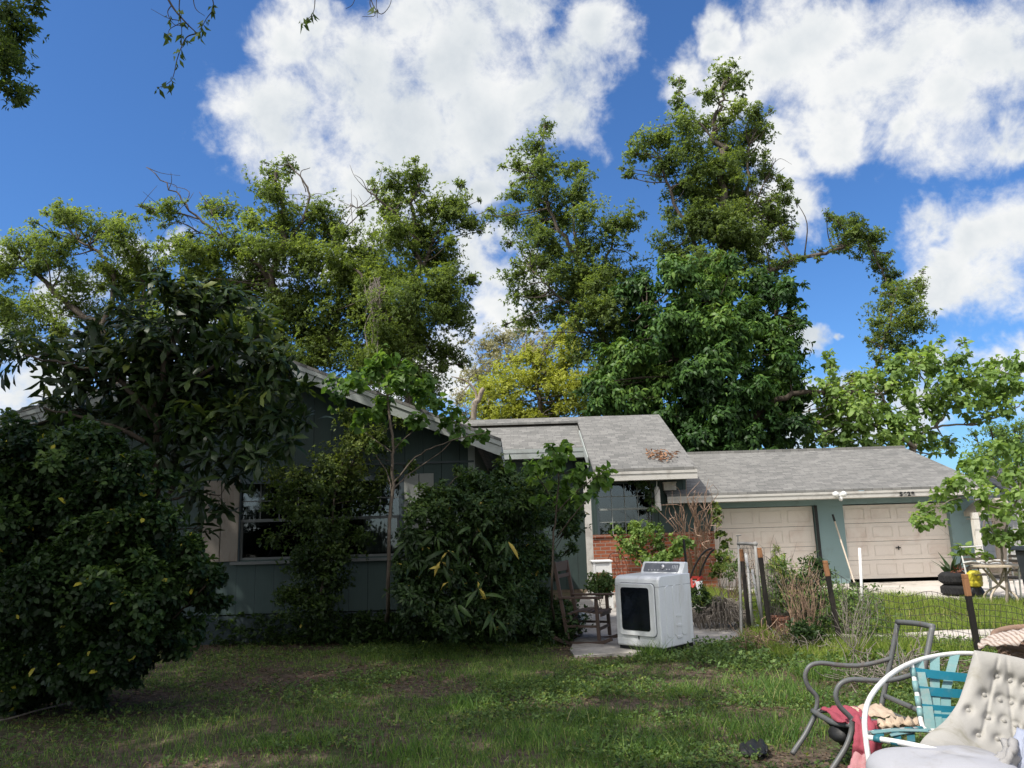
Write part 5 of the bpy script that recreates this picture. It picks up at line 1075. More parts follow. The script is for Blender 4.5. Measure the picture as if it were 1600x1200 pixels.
mb.add([(-W_/2+0.01, y, z) for y, z in cp_] + [(W_/2-0.01, y, z) for y, z in cp_], [tuple(range(4, -1, -1)), tuple(range(5, 10))] + [(i, (i+1) % 5, 5+(i+1) % 5, 5+i) for i in range(5)])
cons = mb.build('console', MAT['enamel'], dry, False, bevel=0.012)
dv = np.array([0, 0.075, 0.135]); dv = dv/np.linalg.norm(dv); nv = np.array([0, -0.135, 0.075]); nv = nv/np.linalg.norm(nv)
def onface(x, s, o=0.0): return np.array([x, yb, HT]) + dv*s + nv*o
mb = MB(); mb.slab([onface(x, s, 0.001) for x, s in rrect(-0.29, 0.27, 0.018, 0.142, 0.02)], nv*0.005); mb.build('control_panel', MAT['panel'], cons, False)
Rk = np.stack([np.array([1, 0, 0]), dv, nv], 1) 
mb = MB(); mb.lathe([(0.032, 0), (0.032, 0.018), (0.026, 0.026)], onface(0.02, 0.085, 0.006), 18, Rk); mb.build('knob', MAT['chrome'], cons, False, True)
for k, xx in enumerate((-0.2, -0.15, -0.1, -0.05, 0.09, 0.13)):
    mb = MB(); mb.lathe([(0.009, 0), (0.009, 0.006)], onface(xx, 0.04 if k < 4 else 0.05, 0.006), 10, Rk); mb.build('button', MAT['chrome'], cons, False)
for k in range(4): mb = MB(); mb.box(onface(0.17 + 0.025*k, 0.09, 0.008), (0.008, 0.05, 0.004), Rk); mb.build('indicator', MAT['chrome'], cons, False)
# --- rocking chair
rk = empty('rocking_chair', (*(G(919, 1003, 0.035)[:2]), 0.035), 'brown wooden rocking chair with tall slatted back left of the dryer', 'rocking chair', None, math.radians(-22))
hw = 0.27
for s in (-1, 1):
    mb = MB(); pts = [(-0.42, s*hw, 0.10), (-0.25, s*hw, 0.03), (0, s*hw, 0.015), (0.25, s*hw, 0.03), (0.42, s*hw, 0.085)]
    c = catmull(pts, 5)
    for a, b in zip(c[:-1], c[1:]): mb.beam(a, b, 0.03, 0.045)
    mb.build('rocker', MAT['brown_wood'], rk, False)
for s in (-1, 1):
    mb = MB(); mb.beam((-0.20, s*hw, 0.06), (-0.36, s*hw, 1.10), 0.035, 0.05); mb.build('back_post', MAT['brown_wood'], rk, False, bevel=0.005)
    mb = MB(); mb.beam((0.24, s*hw, 0.06), (0.22, s*hw, 0.60), 0.04, 0.045); mb.build('leg', MAT['brown_wood'], rk, False, bevel=0.005)
    mb = MB(); mb.slab([(-0.31, s*hw-0.04, 0.60), (0.30, s*hw-0.05, 0.605), (0.33, s*hw, 0.605), (0.30, s*hw+0.05, 0.605), (-0.31, s*hw+0.04, 0.60)], (0, 0, 0.028)); mb.build('armrest', MAT['brown_wood'], rk, False, bevel=0.006)
    mb = MB(); mb.beam((-0.21, s*hw, 0.24), (0.23, s*hw, 0.24), 0.025, 0.03); mb.build('stretcher', MAT['brown_wood'], rk, False)
mb = MB()
for k in range(7):
    x = -0.20 + k*0.072; mb.box((x+0.03, 0, 0.40 + 0.02*math.sin(k*0.8) + k*0.006), (0.066, 2*hw-0.03, 0.022))
mb.box((0.27, 0, 0.40), (0.025, 2*hw-0.06, 0.07)); mb.build('seat', MAT['brown_wood'], rk, False, bevel=0.004)
def backx(z): return -0.20 - 0.16*(z-0.06)/1.04
for (z, h) in ((1.03, 0.13), (0.90, 0.05)):
    mb = MB(); mb.beam((backx(z), -hw, z), (backx(z), hw, z), 0.022, h); mb.build('back_rail', MAT['brown_wood'], rk, False, bevel=0.004)
mb = MB(); mb.beam((0.235, -hw, 0.2), (0.235, hw, 0.2), 0.025, 0.035); mb.beam((-0.22, -hw, 0.3), (-0.22, hw, 0.3), 0.025, 0.035); mb.build('cross_rail', MAT['brown_wood'], rk, False)

# --- wire fence with stakes
FP = [P(1192,866,11.0), P(1250,905,10.5), P(1292,888,10.05), P(1340,915,9.95), P(1400,930,9.75), P(1460,925,9.55), P(1512,940,9.3), P(1560,945,9.2), P(1640,960,9.1)]
fence = empty('wire_fence', (FP[2][0], FP[2][1], 0), 'sagging dark welded wire fence held up by leaning stakes, right of the dryer', 'fence')
fl_ = catmull(FP, 24); mb = MB(); acc = 0; last = fl_[0]; cols = []
for p in fl_:
    cols.append(p)
dd = np.cumsum([0] + [np.linalg.norm((b-a)[:2]) for a, b in zip(cols[:-1], cols[1:])]); tot = dd[-1]
ns = int(tot/0.055); S = np.linspace(0, tot, ns); C3 = np.stack([np.interp(S, dd, [c[i] for c in cols]) for i in range(3)], 1)
rg = np.random.default_rng(8)
def ztop(i): return C3[i][2] + 0.01*math.sin(S[i]*9)
for i in range(ns):
    x, y = C3[i][:2]; mb.tube([(x, y, 0.0), (x + rg.normal(0, .004), y + 0.03*math.sin(S[i]*3), ztop(i)*0.5), (x + 0.02*math.sin(S[i]*5), y, ztop(i))], 0.0030, 4)
for f in np.linspace(0.06, 0.99, 9):
    mb.tube([(C3[i][0] + 0.02*f*math.sin(S[i]*5), C3[i][1] + 0.03*math.sin(S[i]*3)*math.sin(f*3.1), ztop(i)*f + 0.006*math.sin(S[i]*14 + f*9)) for i in range(ns)], 0.0030, 4)
mb.build('wire_mesh', MAT['wire'], fence, recalc=False)
def stake(top, bot, w, tip_frac, label):
    mb = MB(); a = np.array(bot) - np.array([0, 0, 0.1]); b = np.array(top); c = a + (b-a)*(1-tip_frac)
    mb.beam(a, c, w, w); o = mb.build('fence_post', MAT['black_wood'], fence, bevel=0.004); o["label"] = label
    mb = MB(); d = b-c; mb.beam(c, c + d*0.8, w*1.06, w*1.02); s1 = c + d*0.8
    mb.slab([s1 + np.array([-w*.5, -w*.5, 0]), s1 + np.array([w*.5, -w*.5, 0]), s1 + np.array([w*.5, w*.5, 0]), s1 + np.array([-w*.5, w*.5, 0])], d*0.2)
    mb.build('post_tip', MAT['orange_wood'], o, bevel=0.006)
def atg(u, v, Y):
    p = P(u, v, Y); p[2] = float(gz(p[0], p[1])); return p
stake(P(1289,876,10.0), atg(1313,985,10.0), 0.052, 0.16, 'leaning stake with a short split orange tip')
stake(P(1507,897,9.25), atg(1527,1000,9.25), 0.056, 0.24, 'right stake with a long split orange top')
stake(P(1158,858,11.25), atg(1171,975,11.25), 0.05, 0.13, 'thin gate stake, orange on its left side')
stake(P(1186,856,11.0), atg(1203,970,11.0), 0.055, 0.10, 'thin black gate stake inside the pipe frame')
# --- pipe frame
pf = empty('pipe_frame', atg(1158, 975, 11.3), 'dirty white plastic pipe frame like a narrow goal beside the brush pile', 'pipe frame')
mb = MB(); mb.tube([P(1154,848,11.3), P(1156,900,11.3), atg(1157,970,11.3)+np.array([0,0,.04]), G(1176,1008,0.05)], 0.022, 8); mb.build('upright_pipe', MAT['pvc'], pf, smooth=True)
mb = MB(); mb.tube([P(1152,849,11.3), P(1180,850,11.15)], 0.022, 8); mb.build('top_pipe', MAT['pvc'], pf, smooth=True)
mb = MB(); mb.tube([P(1180,850,11.15), P(1184,900,11.1), P(1191,975,11.0)], 0.024, 8); mb.sphere(P(1180,850,11.15), 0.036, 10, 6); mb.build('leaning_pipe', MAT['pvc'], pf, smooth=True)
mb = MB(); mb.tube([P(1153,849,11.3), P(1153,837,11.3)], 0.008, 6); mb.tube([P(1150,837,11.3), P(1158,836,11.3)], 0.01, 6); mb.build('tap', MAT['pvc'], pf)
mb = MB()
for k in range(16):
    a = P(1155+rg.uniform(0, 28), 852, 11.2); b = a + np.array([rg.normal(0, .06), 0, -rg.uniform(0.3, 1.0)]); mb.tube(catmull([a, (a+b)/2 + rg.normal(0, .03, 3), b], 4), 0.0022, 3)
for k in range(7):
    z = P(1160, 858+k*14, 11.2)[2]; a = P(1156, 860, 11.2); b = P(1186, 860, 11.2); a[2] = b[2] = z; mb.tube(catmull([a, (a+b)/2 + rg.normal(0, .03, 3), b], 4), 0.0022, 3)
mb.build('wire_mesh', MAT['wire'], pf, recalc=False)
mb = MB(); mb.tube([P(1165,865,11.5), P(1170,900,11.5), atg(1172,940,11.5)], 0.022, 8); tag(mb.build('plastic_pipe', MAT['pvc_clean'], None, smooth=True), 'short white plastic pipe standing between the two thin gate stakes', 'pipe')
mb = MB(); mb.tube([P(1175,890,11.6), atg(1190,950,11.6)], 0.017, 7); tag(mb.build('plastic_pipe', MAT['pvc_clean'], None, smooth=True), 'leaning cream stick behind the pipe frame', 'stick')
mb = MB(); mb.tube([P(1343,856,11.8), atg(1345,940,11.8)], 0.022, 8); tag(mb.build('plastic_pipe', MAT['pvc_clean'], None, smooth=True), 'upright white plastic stake in front of the right garage door', 'stake')
# --- long handled tool leaning on the garage pier
a = P(1301, 804, 17.45); b = atg(1336, 914, 16.9)
pol = empty('broom_pole', b, 'pale long pole with black grip leaning on the teal garage pier', 'broom')
mb = MB(); mb.tube([a + (b-a)*0.1, b + np.array([0, 0, .06])], 0.018, 8); mb.build('pole', MAT['handle_pole'], pol)
mb = MB(); mb.tube([a, a + (b-a)*0.1], 0.024, 8); mb.build('grip', MAT['black'], pol)
mb = MB(); mb.box(b + np.array([0.03, 0, 0.05]), (0.28, 0.09, 0.10)); mb.build('broom_head', MAT['black'], pol, bevel=0.01)
# --- raised garden bed, pots, rocks
rb = empty('raised_bed', atg(1290, 985, 11.3), 'low dark timber garden bed overgrown with weeds behind the fence', 'garden bed')
a = atg(1205, 985, 11.6); b = atg(1335, 985, 11.4); a[2] = b[2] = 0
for z in (0.09, 0.235):
    mb = MB(); mb.beam(a + np.array([0, 0, z]), b + np.array([0, 0, z]), 0.05, 0.135); mb.build('plank', MAT['timber'], rb, bevel=0.006)
mb = MB(); mb.beam(b + np.array([0, 0.02, 0.165]), b + np.array([0.1, 1.6, 0.165]), 0.05, 0.28); mb.build('plank', MAT['timber'], rb, bevel=0.006)
def pot(name, label, c, r0, r1, h, mat, cat='pot', rim=0.015):
    mb = MB(); mb.lathe([(r0, 0), (r1, h*0.85), (r1+rim, h*0.86), (r1+rim, h), (r1-0.012, h), (r1-0.02, h*0.8), (0.01, h*0.78)], c, 20)
    return tag(mb.build(name, MAT[mat], None, smooth=False), label, cat)
pot('flower_pot', 'wide pale clay pot half hidden behind the dryer side', G(1097, 978, 0.035), 0.11, 0.16, 0.26, 'pot')
plant('pot_plant', 'dark leafy plant rising from the pale pot behind the dryer', 'plant', 11.9, [(1092,940,12),(1102,935,10),(1086,930,10),(1096,922,9)], tuple(G(1097, 978, 0.035) + np.array([0, 0, .2])), [], 'bush', 'stem', leaf=0.07, wr=0.3, k=6, dens=1.4, seed=171, dsp=0.06, tone=0.6, shape='leaf6', br=0.006)
pot('planter', 'brown terracotta planter under the yellowish weed clump', atg(1217, 990, 11.2), 0.11, 0.14, 0.28, 'terracotta', 'planter')
pot('ceramic_pot', 'blue grey ceramic pot with black spots behind the rocking chair back', atg(902, 945, 12.4), 0.085, 0.10, 0.26, 'ceramic', 'pot', 0.006)
pot('plastic_bowl', 'small pale blue bowl on the ground inside the pipe frame', atg(1174, 975, 11.7), 0.07, 0.11, 0.10, 'blue_cloth', 'bowl', 0.006)
for (lab, u, v, s) in (('pale rounded rock under the straggly weeds at the garage side', 1222, 930, 0.15), ('pale rock beside the red hand cart handles', 1122, 905, 0.12)):
    p = G(u, v); mb = MB(); mb.sphere(p + np.array([0, 0, s*0.3]), (s*1.3, s, s*0.7), 10, 7); q = np.array(mb.v); q += np.random.default_rng(u).normal(0, s*0.09, q.shape); mb.v = [tuple(x) for x in q]; tag(mb.build('rock', MAT['rock'], None, smooth=True), lab, 'rock')
# --- hand cart
hc = empty('hand_cart', atg(1088, 945, 12.6), 'red framed hand cart with black curved handles behind the dryer', 'hand cart')
for pts in (((1078,905),(1084,888),(1094,870),(1105,859),(1113,857)), ((1092,905),(1098,885),(1108,866),(1116,858))):
    mb = MB(); mb.tube(catmull([P(u, v, 12.6 - 0.02*i) for i, (u, v) in enumerate(pts)], 4), 0.016, 7); mb.build('handle', MAT['black'], hc, smooth=True)
mb = MB(); mb.tube([P(1068,842,12.7), P(1073,890,12.7)], 0.02, 7); mb.build('upright', MAT['black'], hc)
mb = MB(); mb.beam(P(1078,902,12.6), P(1098,902,12.6), 0.03, 0.04); mb.beam(P(1096,900,12.6), P(1082,920,12.5), 0.03, 0.03); mb.beam(P(1080,904,12.6), P(1082,922,12.5), 0.03, 0.03); mb.beam(P(1081,910,12.6), P(1095,908,12.6), 0.025, 0.03); mb.build('frame', MAT['red'], hc)
p0 = P(1091,912,12.6)
mb = MB(); mb.slab([P(1087,909,12.5), P(1098,908,12.5), P(1095,930,12.5), P(1090,930,12.5)], (0, 0.25, 0)); mb.build('tray', MAT['enamel'], hc)
mb = MB(); mb.lathe([(0.05, -0.03), (0.12, -0.035), (0.13, 0), (0.12, 0.035), (0.05, 0.03)], atg(1090, 945, 12.55) + np.array([0, 0, .13]), 18, RX90); mb.build('wheel', MAT['rubber'], hc, smooth=True)
# --- porch things
wt = empty('side_table', atg(940, 920, 14.6), 'small white table with a deep apron against the brick left of the shrub', 'side table')
a = P(924, 876, 14.6); b = P(956, 876, 14.6); zt = a[2]; za = gz(0, 14.6)
mb = MB(); mb.box2((a[0], 14.5, zt-0.03), (b[0], 14.95, zt)); mb.build('table_top', MAT['white'], wt, bevel=0.006)
mb = MB(); mb.box2((a[0]+0.02, 14.53, zt-0.21), (b[0]-0.02, 14.55, zt-0.055)); mb.build('apron', MAT['white'], wt); mb = MB(); mb.box2((a[0]+0.02, 14.9, zt-0.21), (b[0]-0.02, 14.92, zt-0.03)); mb.build('apron', MAT['white'], wt)
for lx in (a[0]+0.02, b[0]-0.06):
    for ly in (14.52, 14.88):
        mb = MB(); mb.box2((lx, ly, za), (lx+0.04, ly+0.04, zt-0.03)); mb.build('leg', MAT['white'], wt)
bist = empty('bistro_chair', atg(972, 925, 14.9), 'rusty wrought iron chair with looped back before the bright shrub', 'chair')
def bistro(root):
    mb = MB(); z0 = 0.45
    mb.tube([(0.19*math.cos(a), 0.19*math.sin(a), z0) for a in np.linspace(0, 6.283, 17)[:-1]], 0.012, 6, True); mb.lathe([(0.18, z0), (0.18, z0+0.012)], (0, 0, 0), 18); mb.build('seat', MAT['rust'], root, False)
    for sx_, sy_ in ((-1,-1),(1,-1),(-1,1),(1,1)):
        mb = MB(); mb.tube(catmull([(0.14*sx_, 0.14*sy_, z0), (0.16*sx_, 0.16*sy_, 0.2), (0.2*sx_, 0.2*sy_, 0)], 4), 0.011, 6); mb.build('leg', MAT['rust'], root, False)
    mb = MB(); mb.tube(catmull([(-0.17, 0.17, z0), (-0.2, 0.22, 0.7), (-0.12, 0.25, 0.92), (0, 0.26, 0.97), (0.12, 0.25, 0.92), (0.2, 0.22, 0.7), (0.17, 0.17, z0)], 6), 0.011, 6)
    for cx, cz, r in ((-0.075, 0.72, 0.07), (0.075, 0.72, 0.07), (0, 0.84, 0.06), (0, 0.6, 0.06)): mb.tube([(cx + r*math.cos(a), 0.225, cz + r*math.sin(a)) for a in np.linspace(0, 6.283, 15)[:-1]], 0.007, 5, True)
    for k in range(-2, 3): mb.tube([(k*0.06, 0.2, z0), (k*0.055, 0.235, 0.9)], 0.006, 5)
    mb.build('backrest', MAT['rust'], root, False)
bistro(bist); bist.rotation_euler = (0, 0, 0.2)
b2 = bist.copy(); COL.objects.link(b2); p = atg(1032, 925, 15.1); b2.location = p; b2.rotation_euler = (0, 0, -0.25); b2["label"] = 'rusty iron chair right of the bright shrub, mostly hidden by the dryer top'
bist["group"] = b2["group"] = 'rusty iron chairs on the porch'
for ch in list(bist.children):
    c_ = ch.copy(); COL.objects.link(c_); c_.parent = b2
wc_ = empty('wind_chime', P(1026, 748, 16.6), 'white lantern shaped chime hanging under the porch eave', 'wind chime')
a = P(1026, 758, 16.6); mb = MB(); mb.tube([P(1026,746,16.6), P(1026,760,16.6)], 0.006, 5); mb.build('cord', MAT['white'], wc_)
mb = MB(); zt, zb = P(1026,760,16.6)[2], P(1026,798,16.6)[2]; mb.lathe([(0.02, zt-zb), (0.05, zt-zb-0.03), (0.05, zt-zb-0.06), (0.062, zt-zb-0.08), (0.062, 0.18), (0.055, 0.17), (0.055, 0.165), (0.068, 0.15), (0.07, 0)], (a[0], a[1], zb), 14); mb.build('shade', MAT['white_trim'], wc_)
# --- right side clutter
tp_ = atg(1499, 931, 14.9)
def tyre(c, label):
    mb = MB(); mb.lathe([(0.16, 0.01), (0.23, 0.0), (0.275, 0.03), (0.29, 0.06), (0.29, 0.15), (0.275, 0.18), (0.23, 0.21), (0.16, 0.20), (0.15, 0.17), (0.15, 0.04)], c, 32)
    for k in range(32):
        a = 2*math.pi*k/32; R = rotz(a); mb.box(np.array(c) + R @ np.array([0.292, 0, 0.105]), (0.012, 0.028, 0.12), R @ np.array([[1,0,0],[0,math.cos(.5),-math.sin(.5)],[0,math.sin(.5),math.cos(.5)]]))
    return tag(mb.build('car_tyre', MAT['rubber'], None, smooth=False), label, 'tyre', 'stacked old tyres')
tyre(tp_, 'bottom tyre of the stack beside the right garage door'); tyre(tp_ + np.array([-0.015, 0, 0.213]), 'upper tyre of the stack beside the right garage door')
rng = np.random.default_rng(101); n = 60; p = tp_ + np.array([0.1, 0, 0.44])
lm = leaf_mesh('dried_flowers', p + rng.normal(0, 0.06, (n, 3))*np.array([1.3, 1, .5]), nrm(rng.normal(0, 1, (n, 3))), nrm(rng.normal(0, 1, (n, 3))), rng.uniform(.05, .1, n), rng.uniform(.02, .04, n), rng.uniform(0, .5, n), leafmat('rusty_petals', [(0, (.12,.03,.02)), (1, (.4,.2,.12))], .2)); tag(lm, 'rust red dried flower heads lying on the upper tyre', 'dried flowers')
ag = empty('spiky_plant', atg(1490, 925, 15.6), 'dark spiky leaves standing behind the tyre stack', 'plant'); mb = MB()
n = 9; an = np.linspace(0, 6, n); q = (np.tile(np.array(ag.location), (n, 1)) + np.array([0, 0, .1]), nrm(np.stack([np.cos(an)*0.35, np.sin(an)*0.3, np.ones(n)], 1)), nrm(np.stack([-np.cos(an), -np.sin(an), np.full(n, .3)], 1)), rng.uniform(.55, .8, n), np.full(n, .06), rng.uniform(.1, .5, n)); leaf_mesh('leaf_blades', *q, MAT['bush'], ag, 'leaf6', .15, .35)
q = list(rosettes(np.array([P(1495,858,15.4), P(1505,852,15.4), P(1515,856,15.4), P(1490,866,15.4), P(1508,864,15.4)]), np.tile([0, -.2, 1.0], (5, 1)), np.full(5, .6), 7, .14, rng, 1.2, .4, .8)); 
gb = empty('leafy_plant', atg(1503, 925, 15.5), 'green broad leaved plant between the tyres and the garage pier', 'plant'); mb = MB(); mb.tube(catmull([np.array(gb.location), P(1500,890,15.4), P(1505,860,15.4)], 4), .012, 5); mb.build('stem', MAT['stem'], gb); leaf_mesh('leaves', *q, MAT['light'], gb, 'heart')
yj = empty('yellow_canister', atg(1526, 931, 14.6), 'yellow plastic canister with a black base beside the tyres', 'canister')
c = np.array(yj.location); mb = MB(); mb.lathe([(0.08, 0.18), (0.125, 0.20), (0.135, 0.26), (0.13, 0.30), (0.138, 0.32), (0.13, 0.42), (0.09, 0.47), (0.03, 0.48)], c, 14); mb.build('body', MAT['yellow_p'], yj, bevel=0.006)
mb = MB(); mb.lathe([(0.15, 0), (0.15, 0.08), (0.10, 0.182)], c, 14); mb.build('base', MAT['black'], yj); mb = MB(); mb.tube(catmull([c + np.array([-.1, 0, .42]), c + np.array([-.08, 0, .55]), c + np.array([.08, 0, .55]), c + np.array([.1, 0, .42])], 5), .014, 6); mb.build('handle', MAT['black'], yj)
zt = P(1556, 882, 13.6)[2]; tc = P(1556, 882, 13.6); tc0 = np.array([tc[0], tc[1], float(gz(0, 13.6)) + 0.025])
rt_ = empty('round_table', tc0, 'round beige patio table with crossed curved legs at the right edge', 'table')
mb = MB(); mb.lathe([(0.36, zt-0.035), (0.385, zt-0.03), (0.385, zt-0.005), (0.37, zt)], (tc[0], tc[1], 0), 36); mb.build('table_top', MAT['beige_metal'], rt_)
for k in range(4):
    a = 0.5 + k*math.pi/2; d = np.array([math.cos(a), math.sin(a), 0]); h = zt - tc0[2]
    mb = MB(); mb.tube(catmull([tc0 + d*(-0.26) + np.array([0, 0, h-0.035]), tc0 + d*(-0.02) + np.array([0, 0, h*0.5]), tc0 + d*0.16 + np.array([0, 0, h*0.34]), tc0 + d*0.27 + np.array([0, 0, h*0.18]), tc0 + d*0.28], 5), 0.017, 7); mb.build('leg', MAT['beige_metal'], rt_, smooth=True)
def metal_chair(root):
    for s in (-1, 1):
        mb = MB(); mb.tube(catmull([(-0.28*s*1.0, 0.25, 0), (-0.28*s, 0.22, 0.4), (-0.26*s, 0.30, 0.9)], 5), 0.014, 6); mb.build('back_post', MAT['white_tube'], root, False)
        mb = MB(); mb.tube(catmull([(-0.28*s, -0.28, 0), (-0.28*s, -0.25, 0.4), (-0.3*s, -0.24, 0.6), (-0.3*s, 0.0, 0.65), (-0.28*s, 0.25, 0.62)], 5), 0.014, 6); mb.build('arm', MAT['white_tube'], root, False)
    mb = MB(); mb.tube([(-0.26, 0.30, 0.9), (0.26, 0.30, 0.9)], 0.016, 6); mb.build('top_rail', MAT['white_tube'], root, False)
    mb = MB()
    for k in range(9): mb.box((0, -0.24 + k*0.058, 0.41), (0.54, 0.04, 0.012))
    for k in range(4): mb.box((0, 0.235 + 0.012*k, 0.52 + k*0.08), (0.5, 0.008, 0.05))
    mb.build('strapping', MAT['timber'], root, False)
mc = empty('metal_chair', atg(1549, 930, 14.5), 'pale metal patio chair behind the round table', 'chair', 'metal chairs around the round table', 0.3); metal_chair(mc)
m2 = mc.copy(); COL.objects.link(m2); m2.location = atg(1590, 940, 13.9); m2.rotation_euler = (0, 0, -1.2); m2["label"] = 'pale metal patio chair between the round table and the trash bin'
for ch in list(mc.children): c_ = ch.copy(); COL.objects.link(c_); c_.parent = m2
tb = empty('trash_bin', atg(1648, 960, 12.4), 'dark wheeled trash bin cut off by the right edge of the photo', 'trash bin'); c = np.array(tb.location)
def frus(mbx, c, w0, d0, w1, d1, z0, z1):
    mbx.add([(c[0]+sx_*w0/2, c[1]+sy_*d0/2, c[2]+z0) for sx_, sy_ in ((-1,-1),(1,-1),(1,1),(-1,1))] + [(c[0]+sx_*w1/2, c[1]+sy_*d1/2, c[2]+z1) for sx_, sy_ in ((-1,-1),(1,-1),(1,1),(-1,1))], [(0,3,2,1),(4,5,6,7),(0,1,5,4),(1,2,6,5),(2,3,7,6),(3,0,4,7)])
mb = MB(); frus(mb, c, 0.44, 0.5, 0.56, 0.62, 0.06, 0.98); mb.build('body', MAT['bin'], tb, bevel=0.015)
mb = MB(); frus(mb, c, 0.66, 0.74, 0.60, 0.68, 0.982, 1.05); mb.build('lid', MAT['bin'], tb, bevel=0.02)
for s in (-1, 1):
    mb = MB(); mb.lathe([(0.03, -0.02), (0.11, -0.025), (0.11, 0.025), (0.03, 0.02)], c + np.array([s*0.24, 0.22, 0.11]), 16, np.array([[0,0,1],[0,1,0],[-1,0,0.0]])); mb.build('wheel', MAT['rubber'], tb)
# weathered shelter with arched roof, and white building behind it
sh = empty('garden_shelter', atg(1555, 920, 17.3), 'weathered shelter with a cream arched roof and a peeling white post', 'shelter')
ys = 17.0; mb = MB(); arc = [(1530,799),(1538,790),(1548,782),(1560,778),(1572,781),(1582,793)]
c_ = catmull([P(u, v, ys) for u, v in arc], 5); mb.slab(c_ + [p - np.array([0, 0, .10]) for p in c_[::-1]], (0, 2.0, 0)); mb.build('roof', MAT['cream'], sh)
zr = P(1560, 800, ys)[2]
x0 = P(1531, 850, ys)[0]; x1 = P(1580, 850, ys)[0]; xm_ = P(1560, 850, ys)[0]; zg = .17
mb = MB(); mb.box2((x0-0.06, ys, zg), (x0+0.06, ys+0.12, P(1531,799,ys)[2]-0.02)); mb.build('post', MAT['peeling'], sh)
mb = MB(); mb.box2((xm_-0.02, ys+0.05, zg), (x1, ys+0.1, P(1562,793,ys)[2])); mb.build('panel', MAT['timber'], sh)
mb = MB(); mb.box2((x0+0.061, ys+1.5, zg), (xm_+0.2, ys+1.55, P(1545,790,ys+1.5)[2])); mb.build('back_panel', MAT['dark'], sh)
mb = MB(); mb.tube([P(1536,835,ys+.05), P(1538,814,ys+.05), P(1552,814,ys+.05), P(1550,832,ys+.05)], 0.02, 6); mb.tube([P(1510,811,ys-.1), P(1562,811,ys-.1)], 0.008, 5); mb.build('frame_bar', MAT['timber'], sh)
ws = empty('white_building', atg(1640, 900, 25), 'white sided building glimpsed through leaves at the far right edge', 'building'); a = P(1584, 768, 25); b = P(1800, 768, 25)
mb = MB(); mb.box2((a[0], 25, 0), (b[0], 29, a[2])); mb.build('wall', siding_mat('white_siding', (0.62, 0.60, 0.56), 0.2, 0, 2), ws)
mb = MB(); mb.slab([(a[0]-.3, 24.7, a[2]-.1), (b[0], 24.7, a[2]-.1), (b[0], 27, a[2]+.8), (a[0]-.3, 27, a[2]+.8)], (0, 0, .08)); mb.build('roof', MAT['shingle'], ws)
mb = MB(); mb.tube([P(1548,768,GE-0.02), P(1545,772,GE), P(1528,787,17.5)], 0.04, 8); mb.build('downspout', MAT['timber'], house)
mb = MB(); mb.beam(G(1536, 948, .03) + np.array([0, 0, .04]), G(1580, 947, .03) + np.array([0, 0, .02]), 0.10, 0.03); tag(mb.build('plank', MAT['timber'], None), 'dark weathered plank lying flat in front of the round table', 'plank')
# ------------------------------------------------------------------ foreground seats on the right
def ptube(px, r, n=10, sub=6): return catmull([P(*p) for p in px], sub), r, n
gc = empty('patio_chair', (2.45, 5.2, 0), 'grey metal patio chair frame with its sling gone, facing left on the grass', 'chair')
YF, YN = 5.55, 4.95
def gpart(name, px, w=0.034, sub=7, flat=1.0):
    mb = MB(); c = catmull([P(*p) for p in px], sub); mb.tube(c, w/2, 8, flat=flat); return mb.build(name, MAT['grey_metal'], gc, smooth=True)
gpart('back_post', [(1403,971,YF),(1396,1010,YF),(1388,1050,YF),(1381,1085,YF),(1377,1108,YF),(1374,1150,YF+.05)], 0.036, 5)
gpart('back_post', [(1457,979,YN+.1),(1451,1010,YN+.08),(1444,1050,YN+.05),(1441,1090,YN+.03),(1438,1130,YN)], 0.036, 5)
gpart('top_rail', [(1402,972,YF),(1430,974,(YF+YN+.1)/2),(1458,979,YN+.1)], 0.036, 4)
gpart('arm', [(1391,1029,YF),(1365,1036,YF),(1340,1040,YF),(1310,1039,YF),(1282,1036,YF),(1265,1041,YF),(1258,1056,YF),(1263,1073,YF),(1275,1087,YF),(1277,1098,YF),(1274,1112,YF)], 0.031)
gpart('arm', [(1440,1049,YN+.05),(1420,1056,YN),(1390,1063,YN),(1360,1063,YN),(1330,1062,YN),(1313,1069,YN),(1306,1085,YN),(1311,1102,YN),(1327,1119,YN),(1331,1124,YN)], 0.031)
gpart('leg', [(1276,1110,YF),(1270,1125,YF),(1258,1148,YF-.02),(1246,1166,YF-.04),(1238,1178,YF-.06)], 0.035)
gpart('leg', [(1331,1122,YN),(1331,1140,YN),(1323,1165,YN-.02),(1308,1190,YN-.04),(1296,1208,YN-.06)], 0.035)
gpart('seat_rail', [(1270,1111,YF),(1285,1120,YF-.2),(1305,1130,YN+.15),(1332,1133,YN)], 0.036, 4)
gpart('seat_rail', [(1272,1111,YF),(1320,1108,YF),(1378,1105,YF)], 0.034, 4); gpart('seat_rail', [(1332,1124,YN),(1390,1130,YN),(1439,1128,YN)], 0.034, 4)
gpart('back_rail', [(1382,1087,YF),(1405,1097,(YF+YN)/2),(1436,1110,YN)], 0.034, 4); gpart('back_rail', [(1383,1110,YF),(1410,1122,(YF+YN)/2),(1438,1130,YN)], 0.028, 4)
gpart('brace', [(1401,980,YF-.02),(1403,1020,YF-.05),(1409,1060,YF-.1)], 0.008, 4)
